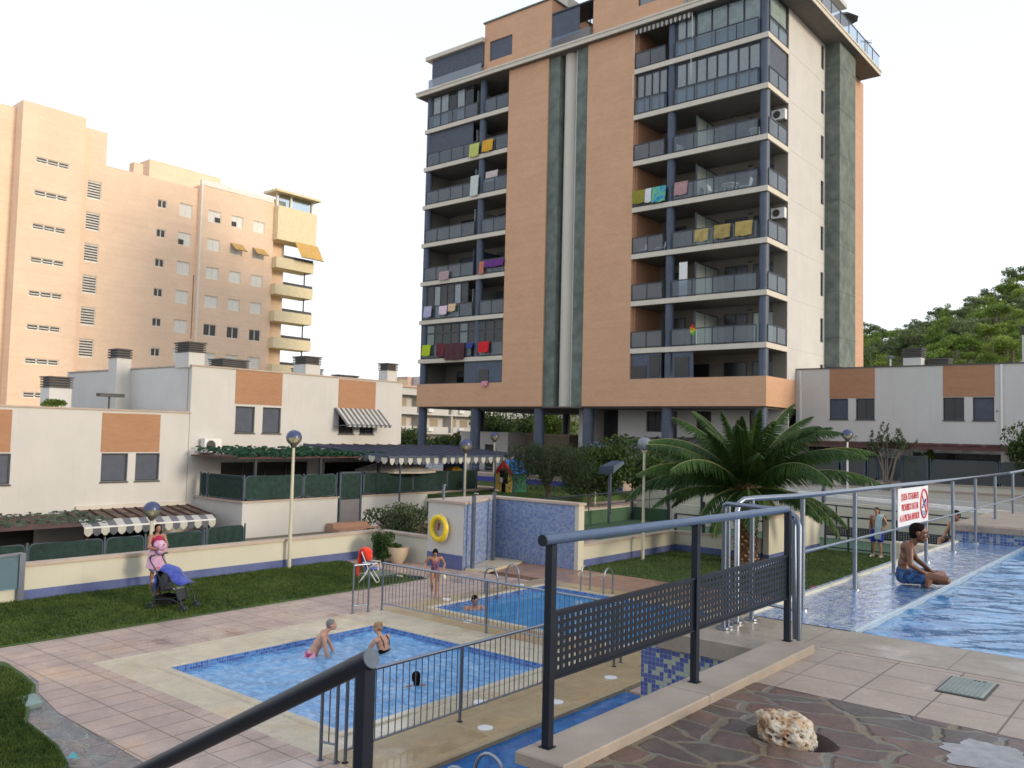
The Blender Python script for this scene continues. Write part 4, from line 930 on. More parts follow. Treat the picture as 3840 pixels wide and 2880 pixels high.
# right-hand row, facing the pool
YR = 49.0; mr = lambda u, d, z: (u, YR-d, z)
rp = [(-17.0, -14.53, 4.0, 5.66), (-11.1, -8.69, 4.03, 5.66), (-3.5, -1.0, 4.03, 5.66)]
rw = [(-17.0, -15.97, 2.82, 3.98, 'shutter'), (-15.55, -14.54, 2.82, 3.98, 'slide'), (-11.1, -10.1, 2.82, 4.0, 'slide'), (-9.7, -8.72, 2.82, 4.0, 'shutter')]
tr = townhouse('flat white townhouse row with two tan brick panels beside the tower', mr, -18.93, 3.0, 5.68, -2.9, rp, rw, (-10, YR, -2.9), [(-18.2, -14.3, -.9, 1.25, 3), (-12.6, -8.45, -.9, 1.1, 4)])
chimney(mr, tr, -13.25, -12.35, -1.6, -.7, 5.6, 6.72, .5); chimney(mr, tr, -12.2, -11.2, -2.4, -1.5, 5.6, 6.2, .35); chimney(mr, tr, -7.55, -6.6, -1.4, -.5, 5.6, 7.6, .45)
b = MB(); b.tube([mr(-13.85, -.5, 5.6), mr(-13.85, -.5, 6.3)], .045, 8); o = b.build('vent_pipe', M['white_plastic'], tr)
b = MB(); b.lathe(mr(-13.85, -.5, 6.25), [(.02, .12), (.2, .05), (.22, -.03), (.05, -.05)], 12); b.build('pipe_cap', M['navy'], o)
b = MB(); b.mbox(mr, -8.42, -8.33, .0, .09, -.4, 5.66); b.mbox(mr, -18.7, -18.62, 0, .08, .5, 5.6); b.build('drainpipe', M['white_plastic'], tr)
b = MB(); b.add([mr(-7.9, -.4, 5.7), mr(-7.9, -2.5, 5.7), mr(-5.5, -2.5, 6.6), mr(-5.5, -.4, 6.6), mr(-5.5, -.4, 5.7), mr(-5.5, -2.5, 5.7)], [(0, 1, 2, 3), (0, 3, 4), (1, 5, 2)]); b.build('roof_hood', M['white'], tr)
for u in (-10.1, -15.2):
    b = MB(); b.ell(mr(u, .22, 1.42), .11, .11, .11); b.tube([mr(u, 0, 1.2), mr(u, .2, 1.25), mr(u, .22, 1.32)], .03, 6); b.build('wall_lamp', plain('globe_lamp_glass', (.45, .42, .36), .2), tr)
b = MB(); b.ell(mr(-8.6, .05, 3.3), .04, .04, .04); b.build('sensor', M['louvre'], tr)

# striped awning over the window of house B
def stripes(name, cols, per):
    return None
M['awn_w'] = fabric('awning_cream', (.48, .47, .42), (.43, .42, .38), 4); M['awn_g'] = fabric('awning_grey', (.11, .115, .135), (.09, .095, .11), 4)
t = thing('awning', (XT+.4, 28.9, 1.6), 'grey and white striped drop-arm awning over the dark upper windows', 'awning')
b = MB(); n = 19; u0, u1 = 27.35, 30.3
for k in range(n):
    b.cur = k % 2; a = u0+(u1-u0)*k/n; c = u0+(u1-u0)*(k+1)/n
    b.quad((XT+.03, a, 2.66), (XT+.03, c, 2.66), (XT+.95, c+.05, 1.82), (XT+.95, a+.05, 1.82)); b.quad((XT+.95, a+.05, 1.82), (XT+.95, c+.05, 1.82), (XT+.94, c+.05, 1.72), (XT+.94, a+.05, 1.72))
b.build('canopy', [M['awn_g'], M['awn_w']], t); b = MB(); b.bar((XT+.02, u0+.05, 1.75), (XT+.93, u0+.1, 1.80), .03); b.bar((XT+.02, u1-.05, 1.75), (XT+.93, u1+.02, 1.80), .03); b.bar((XT+.95, u0+.03, 1.83), (XT+.95, u1+.07, 1.83), .04); b.build('frame', M['steel_blue'], t)

# terrace wall in front of house B with green-screened railing panels
XTe = -30.4; ZT = -1.47
t = thing('terrace_wall', (XTe, 25, -2.9), 'cream terrace retaining wall below the green-screened railing', 'retaining wall')
b = MB(); b.box(XTe-3.6, XTe, 20.0, 24.85, -3.4, ZT); b.box(XTe-3.6, XTe, 26.25, 36.6, -3.4, ZT); b.box(XTe-3.6, XTe-1.2, 24.85, 26.25, -3.4, ZT-.6); b.build('wall', M['white'], t)
b = MB(); b.box(XTe-3.6, XTe+.06, 19.93, 24.9, ZT, ZT+.06); b.box(XTe-3.6, XTe+.06, 26.2, 36.65, ZT, ZT+.06); b.build('capstone', M['capstone'], t)
b = MB(); b.box(XTe-4, -24, 24.9, 31, -3.4, -3.0)
def screen_fence(label, pts, z0, h, gap=.12, mat='mesh_green', loc=None, group=None):
    """row of round-cornered tube frames filled with screening, with posts between"""
    t = thing('screen_fence', (pts[0][0], pts[0][1], z0), label, 'fence', group)
    for k in range(len(pts)-1):
        a = Vector((*pts[k], 0)); e = Vector((*pts[k+1], 0)); d = (e-a).normalized(); L = (e-a).length-gap; a = a+d*gap/2
        r = .16; P = []
        for cx_, cz, a0 in ((L-r, h-r, 0), (r, h-r, 90), (r, r+.05, 180), (L-r, r+.05, 270)):
            for s in range(0, 91, 30): q = radians(a0+s); P.append(a+d*(cx_+r*cos(q))+Vector((0, 0, z0+cz+r*sin(q))))
        b = MB(); b.tube(P, .022, 6, closed=True); f = b.build('panel_frame', M['fence_tube'], t)
        n_ = Vector((-d.y, d.x, 0))*.006
        b = MB(); b.add([p+n_ for p in P]+[p-n_ for p in P], [tuple(range(len(P))), tuple(range(len(P), 2*len(P)))[::-1]]); b.build('screening', M[mat], f)
        for p in ([pts[k], pts[-1]] if k == len(pts)-2 else [pts[k]]): MB().box(p[0]-.025, p[0]+.025, p[1]-.025, p[1]+.025, z0, z0+h+.05).build('post', M['fence_tube'], t)
    return t
screen_fence('green-screened terrace railing left of the garden gate', [(XTe-3.3, 20.08), (XTe-2.75, 20.08), (XTe-.06, 20.08), (XTe-.06, 23.0), (XTe-.06, 24.8)], ZT+.06, 1.0)
screen_fence('green-screened terrace railing right of the gate, under the navy canopy', [(XTe-.06, 26.35), (XTe-.06, 29.5), (XTe-.06, 31.9), (XTe-.06, 33.2), (XTe-.06, 34.2)], ZT+.06, 1.0)
t = thing('garden_gate', (XTe, 25.5, -3.0), 'tall narrow garden gate with green upper screen at the top of the steps', 'gate')
b = MB()
for y in (24.95, 26.15): b.box(XTe-.04, XTe+.04, y-.04, y+.04, -3.0, ZT+1.15)
b.box(XTe-.04, XTe+.04, 24.95, 26.15, ZT+1.07, ZT+1.15); b.build('frame', M['fence_tube'], t); b = MB(); b.box(XTe-.01, XTe+.01, 25.0, 26.1, ZT-.1, ZT+1.07); b.build('upper_screen', M['mesh_green'], t); b = MB(); b.box(XTe-.012, XTe+.008, 25.0, 26.1, -2.9, ZT-.1); b.build('lower_panel', plain('gate_grey', (.17, .16, .17), .5), t)
b = MB()
for k in range(3): b.box(XTe+.1+.45*k, XTe+.55+.45*k+.01*k, 24.2, 26.3, -3.4, -2.55-.2*k+.0)
structure(b, 'garden_steps', M['terracotta'])
# planting bed with the big shrub
b = MB(); b.box(-24.5, -21.15, 18.2, 24.6, -3.4, -2.5); structure(b, 'planting_bed', M['soil'])
# green cane canopy and navy canopy
t = thing('pergola', (XTe, 22.5, ZT), 'ragged green artificial-hedge roof shading the terrace of the taller house', 'pergola')
b = MB(); r = random.Random(3)
P = Gx(725, 1705, XTe+.1); zc = P.z
for k in range(1500):
    y = r.uniform(19.6, 27.6); x = XTe-r.random()**2*3.4+.1; z = zc-.05-.10*abs(noise.noise((y*1.2, 2, 1)))+(XTe-x)*.06+r.uniform(-.07, .10)
    s_ = r.uniform(.06, .13); a = r.uniform(0, pi); b.quad((x-s_*cos(a), y-s_*sin(a), z), (x+s_*cos(a), y+s_*sin(a), z+.02), (x+s_*cos(a), y+s_*sin(a), z+s_*.8), (x-s_*cos(a), y-s_*sin(a), z+s_*.7))
tag(b.build('hedge_screen', foliage('fake_hedge', (.008, .035, .022), (.02, .075, .04), .1, 4), t), kind='stuff')
b = MB(); b.box(XTe-3.5, XTe, 19.7, 27.5, zc-.18, zc-.12); b.build('roof', M['wood'], t)
for y in (20.6, 23.9, 27.3): MB().box(XTe-.16, XTe-.06, y-.05, y+.05, ZT, zc-.18).build('post', M['navy_dk'], t)
t = thing('canopy', (XTe+.5, 32, ZT), 'navy flat terrace canopy with scalloped cream and grey valances', 'canopy')
zc2 = Gx(1690+0, 1665+55, XTe+.4).z
cA = Gx(1165, 1668, XT+.3); 
y0c, y1c = 27.9, 36.4
xa, xb = XT+.25, XTe+1.4
zb_, zf = .85, .40
b = MB(); b.add([(xa, 25.4, zb_), (xa, y1c-1.0, zb_-.02), (xb, y1c, zf), (xb, y0c-1.4, zf)], [(0, 1, 2, 3)]); b.add([(xa, 25.4, zb_-.05), (xa, y1c-1.0, zb_-.07), (xb, y1c, zf-.05), (xb, y0c-1.4, zf-.05)], [(0, 1, 2, 3)])
for k in range(14):
    f = k/13; b.bar((xa, 25.4+(y1c-26.4)*f, zb_+.02), (xb, y0c-1.4+(y1c-y0c+1.4)*f, zf+.02), .035)
b.build('canopy_cloth', plain('navy_canopy', (.035, .04, .075), .7, .2, 3), t)
b = MB(); b.bar((xb, y0c-1.4, zf-.02), (xb, y1c, zf-.02), .09); b.bar((xa, 25.4, zb_-.02), (xb, y0c-1.4, zf-.02), .07); b.build('frame', M['navy'], t)
b = scallop(lambda u, d, z: (xb+.02, u, z), y0c-1.3, y1c-.1, zf-.06, .32, 34); b.build('valance', [M['awn_w'], M['awn_g']], t)
b = scallop(lambda u, d, z: (xa+(xb-xa)*u, 25.4+(y0c-1.4-25.4)*u-.03, zb_+(zf-zb_)*u-.05), 0.02, 1, 0, .30, 14)
b2 = MB(); b2.v = b.v; b2.f = b.f; b2.m = b.m
for i, v in enumerate(b2.v):
    pass
# slanted side valance built directly
b = MB(); n = 14
for k in range(n):
    b.cur = k % 2; u, w = k/n, (k+1)/n
    f = lambda q, dz: (xa+(xb-xa)*q, 25.4+(y0c-1.4-25.4)*q-.03, zb_+(zf-zb_)*q-.05-dz)
    b.add([f(u, 0), f(w, 0)]+[f(w-(w-u)*i/5, .16+.14*sin(pi*i/5)) for i in range(6)], [tuple(range(8))])
b.build('valance', [M['awn_g'], M['awn_w']], t)
for y in (27.3, 31.6, 34.0): b = MB(); b.box(xb-.06, xb, y-.03, y+.03, ZT-.2, zf-.05); b.build('post', M['navy'], t)
# parasol, bbq, blue box on that terrace
t = thing('parasol', (-31.6, 29.4, ZT), 'open cream parasol on the terrace behind the dark screens', 'parasol')
b = MB(); b.cyl(-31.6, 29.4, ZT, .35, .03, 8); b.build('pole', M['white_plastic'], t); b = MB(); b.lathe((-31.6, 29.4, -.35), [(2.0, -.1), (2.0, -.02), (1.1, .28), (.02, .58)], 8); b.build('canopy', fabric('parasol_cloth', (.58, .53, .46), (.52, .47, .40), 4), t)
t = thing('storage_locker', (-31.5, 33.6, ZT), 'bright blue upright locker under the navy canopy', 'locker')
b = MB(); b.box(-31.8, -31.2, 33.0, 34.0, ZT, -.02); b.build('body', plain('blue_plastic', (.02, .10, .42), .5), t); b = MB(); b.box(-31.82, -31.18, 32.98, 34.02, -.02, .05); b.build('lid', plain('blue_plastic_lid', (.02, .09, .38), .5), t)
t = thing('barbecue', (-30.8, 32.7, ZT), 'barbecue under a mustard yellow lid behind the terrace railing', 'barbecue')
b = MB(); b.add([(-31.1, 32.3, -.50), (-30.5, 32.3, -.50), (-30.5, 33.3, -.50), (-31.1, 33.3, -.50), (-31.0, 32.55, -.20), (-30.65, 32.55, -.20), (-30.65, 33.0, -.20), (-31.0, 33.0, -.20)], [(0, 1, 5, 4), (1, 2, 6, 5), (2, 3, 7, 6), (3, 0, 4, 7), (4, 5, 6, 7)]); b.build('lid', plain('mustard_lid', (.45, .28, .02), .5), t)
b = MB(); b.box(-31.05, -30.55, 32.4, 33.2, -.75, -.50)
for x, y in ((-31, 32.45), (-30.6, 32.45), (-31, 33.15), (-30.6, 33.15)): b.box(x-.02, x+.02, y-.02, y+.02, ZT, -.75)
b.build('stand', M['navy_dk'], t)
# lower-house terrace: cream gutter, timber pergola, blind, green roof, screens
XA = -30.4; 
t = thing('pergola', (XA, 17, -3.3), 'dark timber pergola with mottled cane roof in front of the lower house', 'pergola')
b = MB(); r = random.Random(5)
b.add([(XT+.1, 14.6, -1.78), (XT+.1, 19.6, -1.78), (-31.3, 19.25, -2.0), (-31.3, 14.0, -1.93)], [(0, 1, 2, 3)]); b.build('roof', plain('mottled_cane', (.13, .09, .07), .85, .7, 2.2), t)
b = MB()
for k in range(12): f = k/11; b.bar((XT+.1, 14.6+5.0*f, -1.75), (-31.25, 14.0+5.25*f, -1.89-.07*f), .05)
b.bar((-31.3, 13.9, -1.95), (-31.3, 19.35, -2.02), .09); b.build('beam', M['wood'], t)
for y in (19.1, 14.2): MB().box(-31.35, -31.25, y, y+.12, -3.3, -2.0).build('post', M['wood'], t)
b = MB(); b.mbox(ml, 15.0, 19.55, .0, .14, -1.76, -1.62); b.build('gutter', M['cream'], ta)
t = thing('awning', (XA+.5, 17.4, -2.9), 'rolled black and cream scalloped awning hanging under the timber pergola', 'awning')
P0, P1 = Gx(315, 1981, -30.6), Gx(808, 1947, -30.6)
Q0, Q1 = Gx(295, 1950, -31.25), Gx(795, 1929, -31.25)
b = MB(); n = 17; y0, y1 = P0.y, P1.y
for k in range(n):
    a = y0+(y1-y0)*k/n; c = y0+(y1-y0)*(k+1)/n; zt = P0.z+(P1.z-P0.z)*(k/n)
    b.cur = k % 2; qa = Q0.y+(Q1.y-Q0.y)*k/n; qc = Q0.y+(Q1.y-Q0.y)*(k+1)/n; zq = Q0.z+(Q1.z-Q0.z)*(k/n); b.quad((-31.25, qa, zq), (-31.25, qc, zq), (-30.62, c, zt+.02), (-30.62, a, zt+.02))
    b.add([(-30.58, a, zt-.03), (-30.58, c, zt-.03)]+[(-30.58, c-(c-a)*i/5, zt-.03-.15-.12*sin(pi*i/5)) for i in range(6)], [tuple(range(8))])
b.build('cloth', [M['awn_w'], M['awn_g']], t)
b = MB(); b.bar((-30.6, y0, P0.z-.0), (-30.6, y1, P1.z-.0), .055); b.build('front_bar', M['white_plastic'], t)
t = thing('pergola', (XA, 11, -3.3), 'ragged green cane roof at the left edge in front of the lower house', 'pergola')
b = MB(); r = random.Random(8)
for k in range(700):
    f = r.random(); y = r.uniform(6, 15.0); x = XT+.2+f*3.4; z = -1.80-.06*f+r.uniform(-.05, .05)+.05*noise.noise((y*1.3, 0, 0))
    s_ = r.uniform(.06, .12); a = r.uniform(0, pi); b.quad((x-s_*cos(a), y-s_*sin(a), z), (x+s_*cos(a), y+s_*sin(a), z), (x+s_*cos(a), y+s_*sin(a), z+s_*.6), (x-s_*cos(a), y-s_*sin(a), z+s_*.5))
tag(b.build('cane_cover', foliage('dusty_cane', (.035, .06, .04), (.10, .14, .10), .1, 2), t), kind='stuff')
b = MB(); b.add([(XT+.1, 6, -1.85), (XT+.1, 15.0, -1.85), (XA+.2, 13.6, -1.95), (XA+.2, 6, -1.95)], [(0, 1, 2, 3)]); b.build('roof', M['wood'], t)
screen_fence('row of green-screened panels behind the long garden wall at the left', [(-28.5, 9.0), (-28.5, 11.2), (-28.5, 13.6), (-28.5, 15.0), (-28.5, 15.6), (-28.5, 17.2)], -3.2, 1.0)
screen_fence('long green screen panel between the lamp post and the terrace wall', [(-28.5, 17.3), (-28.5, 18.9)], -3.1, 1.0)
b = MB(); b.box(XTe-3.6, -24.5, 20.02, 20.3, -3.4, -3.0)
# air conditioners
def aircon(x, y, z, yaw, label):
    t = thing('air_conditioner', (x, y, z), label, 'air conditioner', rz=yaw)
    b = MB(); b.box(-.4, .4, -.16, .16, 0, .6); b.build('casing', M['white_plastic'], t, world=False)
    b = MB(); b.tube([(-.1+.21*cos(2*pi*k/20), -.165, .3+.21*sin(2*pi*k/20)) for k in range(20)], .012, 6, closed=True)
    for j in range(1, 5): b.tube([(-.1+.05*j*cos(2*pi*k/20), -.168, .3+.05*j*sin(2*pi*k/20)) for k in range(20)], .005, 4, closed=True)
    b.add([(-.1+.20*cos(2*pi*k/20), -.162, .3+.20*sin(2*pi*k/20)) for k in range(20)], [tuple(range(20))]); b.build('fan_grille', M['louvre'], t, world=False)
    b = MB(); b.box(-.38, -.32, -.18, .2, -.06, 0); b.box(.32, .38, -.18, .2, -.06, 0); b.build('bracket', M['louvre'], t, world=False)
P = Gx(790, 1670, XT+.25); aircon(XT+.28, P.y, P.z-.3, pi/2, 'white air conditioner on the townhouse wall above the green hedge roof')
for k, lab in ((5, 'upper air conditioner in the corner balcony of the tower, third from the top'), (3, 'lower air conditioner in the corner balcony above the mustard mats')):
    aircon(-19.4, 47.42, FL[k]+1.65, 0, 'white '+lab)

# terrace of the right-hand row: stepped white walls, ramp parapet and court wall
t = thing('terrace_wall', (-12, 46, -2.9), 'low cream terrace wall in front of the right-hand townhouses', 'retaining wall')
b = MB(); b.box(-24, 4, 45.6, 49, -3.2, -.75); b.box(-24, -15.35, 45.9, 46.1, -.75, -.42); b.box(-14.1, -12.35, 45.9, 46.1, -.75, -.42); b.box(-11.1, -6.6, 45.9, 46.1, -.75, -.42); b.build('wall', M['cream'], t)
b = MB(); b.box(-24, -15.35, 45.85, 46.15, -.42, -.37); b.box(-14.1, -12.35, 45.85, 46.15, -.42, -.37); b.box(-11.1, -6.55, 45.85, 46.15, -.42, -.37); b.box(-24, 4, 45.55, 45.62, -.75, -.68); b.build('capstone', M['capstone'], t)
t = thing('court_wall', (-12, 40, -2.9), 'long cream wall with white ramp parapet behind the mesh fence at the right', 'garden wall')
b = MB(); b.add([(-24, 42.0, -3), (4, 42.0, -3), (4, 42.0, -1.0), (-24, 42.0, -.82), (-24, 42.2, -.82), (4, 42.2, -1.0)], [(0, 1, 2, 3), (3, 2, 5, 4)]); b.build('parapet', M['white'], t)
b = MB(); b.add([(-15.3, 39.9, -.92), (4, 39.9, -1.7), (4, 39.9, -1.45), (-15.3, 39.9, -.80), (-15.3, 40.1, -.80), (4, 40.1, -1.45)], [(0, 1, 2, 3), (3, 2, 5, 4)]); b.build('ramp_edge', plain('white_paint', (.75, .75, .72), .7), t)
b = MB(); b.box(-19.4, 6, 38.0, 38.2, -3, -1.15); b.add([(-15.3, 38.0, -1.15), (6, 38.0, -1.9), (6, 38.2, -1.9), (-15.3, 38.2, -1.15)], [(0, 1, 2, 3)]); b.build('wall', M['ivory'], t)
Pg = Gy(2371, 1899, 36.4); 
t = thing('court_wall', (Pg.x, 36.4, -2.9), 'green painted lower wall of the sports court behind the low cream wall', 'court wall')
M['court'] = plain('court_green', (.045, .10, .05), .8, .15, 2)
b = MB(); b.box(Pg.x-.2, Pg.x, 24, 36.4, -3, Pg.z); b.box(Pg.x, Gy(2510, 1910, 36.4).x, 36.4, 36.6, -3, Pg.z-.02); b.build('wall', M['court'], t); b = MB(); b.box(Pg.x-.22, Pg.x+.02, 23.9, 36.42, Pg.z, Pg.z+.04); b.build('capstone', M['ivory'], t)
b = MB(); b.box(Gy(2510, 1910, 36.4).x, 5, 36.4, 36.6, -3, -1.55)
p0 = Gy(2400, 1850, 37.0); b.box(p0.x-.2, 5, 37.0, 37.2, -3, Gy(2500, 1840, 37.0).z-.02); one(b, 'court_wall', M['ivory'], 'tall cream back wall of the sports court behind the palm', 'court wall')
for i, px in enumerate((2508, 2632, 2635+190, 2372)):
    P = Gy(px, 1850, 36.3); t = one(MB().box(P.x-.05, P.x+.05, 36.25, 36.35, -2.9, Gy(px, 1838, 36.3).z+.05), 'court_post', M['navy_dk'], ['first tall dark post standing right of the green court wall', 'dark post left of the palm trunk against the cream court wall', 'dark court post hidden by the palm crown', 'dark court post at the corner of the green wall'][i], 'post', 'dark posts of the sports court')
structure(MB().box(Pg.x, 6, 28, 36.4, -3, -2.46), 'sports_court', M['court'])
t = thing('fence', (-8.5, 32.2, ZL), 'dark metal fence with perforated middle band at the edge of the lawn', 'fence')
fz = [Gy(3140, 1937, 32.3).z, Gy(3140, 1975, 32.3).z, Gy(3140, 2008, 32.3).z]
b = MB(); x0f, x1f = -11.35, -3.8
for zz in (fz[0], fz[1]+.0, fz[2], ZL+.12): b.bar((x0f, 32.3, zz), (x1f, 32.3, zz), .06 if zz == fz[0] else .04)
b.build('rail', M['navy_dk'], t)
for k in range(10): x = x0f+.0+k*.84; MB().box(x-.03, x+.03, 32.27, 32.33, ZL, fz[0]).build('post', M['navy_dk'], t)
b = MB(); n = 90; zz0, zz1 = fz[2]+.02, fz[1]-.02
for k in range(n): x = x0f+(x1f-x0f)*k/n; b.box(x, x+.045, 32.295, 32.305, zz0, zz1)
for k in range(5): z = zz0+(zz1-zz0)*k/5; b.box(x0f, x1f, 32.296, 32.304, z, z+.04)
b.build('perforated_band', M['navy_dk'], t)
# second fence and long rail beyond it
t = thing('fence', (-6, 36.3, -2.9), 'thin dark top rail and posts on the court wall at the far right', 'fence')
b = MB(); b.bar((-14.5, 36.3, -1.02), (5, 36.3, -1.55), .05)
for k in range(12): x = -14+k*1.7; b.bar((x, 36.3, -2.9), (x, 36.3, -1.03-.53*k*1.7/19.5), .05)
b.build('rail', M['navy_dk'], t)
t = thing('handrail', (-10, 28, -1), 'slim galvanised post standing on the cream wall block behind the steel railing', 'post')
P = Gx(3087, 1925, -11.6); b = MB(); b.box(P.x-.05, P.x+.05, P.y-.05, P.y+.05, P.z, P.z+.95); b.build('post', M['steel_blue'], t)
# lower fence between lawn wall and court
t = thing('fence', (-13, 28.2, -1.8), 'dark two-rail fence standing on the low cream wall behind the palm trunk', 'fence')
b = MB(); b.bar((-15.1, 27.74, -1.15), (-11.7, 27.74, -1.15), .05)
for x in (-15.1, -14.0, -12.75, -11.8): b.box(x-.04, x+.04, 27.7, 27.78, -1.73, -1.15+.5*(x > -14.5))
b.build('rail', M['navy_dk'], t)
# balustrade panels of the right-hand terrace
screen_fence('round-cornered dark railing panels in front of the right-hand patio doors', [(-20.6, 46.0), (-18.0, 46.0), (-15.5, 46.0)], -.37, 1.0, mat='mesh_blk') if False else None
M['mesh_dark'] = glass('dark_screen', (.10, .12, .13), .6, .4)
screen_fence('short dark railing panel between the two dark garden gates', [(-14.0, 46.0), (-13.5, 46.0), (-12.4, 46.0)], -.37, 1.15, mat='mesh_dark')
screen_fence('long round-cornered railing panel in front of the right-hand patio door', [(-11.0, 46.0), (-8.0, 46.0), (-6.6, 46.0)], -.37, 1.15, mat='mesh_dark')
screen_fence('dark railing panel half hidden behind the palm fronds at the left', [(-19.2, 46.0), (-17.2, 46.0), (-15.5, 46.0)], -.37, 1.15, mat='mesh_dark')
for i, (x0, x1) in enumerate(((-15.35, -14.1), (-12.35, -11.1))):
    t = thing('garden_gate', (x0, 46, -.75), ['dark garden gate nearer to the tower, with a pale curtain behind', 'dark garden gate below the climbing plant'][i], 'gate', 'dark garden gates of the right-hand terrace')
    f = MB(); f.box(x0, x0+.08, 45.95, 46.05, -.75, .95); f.box(x1-.08, x1, 45.95, 46.05, -.75, .95); f.box(x0+.08, x1-.08, 45.955, 46.045, .87, .95); f.build('frame', M['fence_tube'], t)
    f = MB(); f.box(x0+.08, x1-.08, 45.99, 46.01, -.7, .87); f.build('panel', M['mesh_dark'], t)
t = thing('pergola', (-12, 46.5, -.4), 'long dark red timber pergola across the right-hand terrace', 'pergola')
b = MB(); b.box(-19.5, -6.4, 45.55, 45.7, 1.28, 1.50)
b.build('beam', M['wood'], t)
for k in range(14): x = -18.9+k*.95; b = MB(); b.box(x, x+.72, 45.5, 48.9, 1.50, 1.60); b.build('rafter', M['wood'], t)
for x in (-13.0, -6.6, -18.8): b = MB(); b.box(x-.06, x+.06, 45.57, 45.69, -.4, 1.28); b.build('post', M['navy'], t)
structure(MB().box(-60, -21.2, 24, 43, -3.5, -2.9), 'path', M['soil'])
# playhouse lawn and its blue-skirted wall
structure(MB().box(-46, -24.2, 30.5, 42.5, -3.0, -1.52), 'lawn', M['grass'])
blades([(-38, 31), (-24.5, 31), (-24.5, 41.6), (-38, 41.6)], 20000, -1.52, .06, 4)
t = thing('garden_wall', (-36, 41.6, -1.52), 'low wall with bright blue skirting behind the toy playhouse', 'garden wall')
b = MB(); b.box(-48, -26, 41.6, 42.99, -3, -1.0); b.build('wall', plain('pinkish_wall', (.46, .36, .30), .85), t); b = MB(); b.box(-48, -26, 41.57, 41.598, -1.52, -1.2); b.build('skirting', plain('bright_blue_paint', (.06, .065, .34), .7), t)
structure(MB().prism([(-24.2, 21.7), (Pg.x-.25, 21.7), (Pg.x-.25, 43), (-24.2, 43)], -3.0, -1.75), 'path', M['pave_low'])
structure(MB().prism([(Pg.x+.01, 21.65), (-15.2, 21.65), (-15.2, 28), (Pg.x+.01, 28)], -3.0, -2.44), 'path', M['pave_low'])
t = thing('ramp_railing', (-22, 32, -1.75), 'thin dark railing of the ramp behind the mosaic wall', 'railing')
b = MB()
for k in range(8): y = 24+k*1.8; b.tube([(-19.7-.1*k, y, -1.75), (-19.7-.1*k, y, -.85)], .025, 6)
b.tube([(-19.7, 24, -.85), (-20.4, 36.6, -.85)], .025, 6); b.tube([(-19.7, 24, -1.3), (-20.4, 36.6, -1.3)], .02, 6); b.build('rail', M['navy_dk'], t)
for i, (px, py) in enumerate(((1925, 1860), (2052, 1895), (2165, 1900))):
    P = Gy(px, py, 26); one(MB().cyl(P.x, 26, -1.9, Gy(px, py-50, 26).z, .03, 8), 'bollard', M['navy_dk'], ['short dark green post right of the toy playhouse', 'short dark post under the weeping tree', 'short dark post near the right end of the mosaic wall'][i], 'post', 'short posts on the ramp')

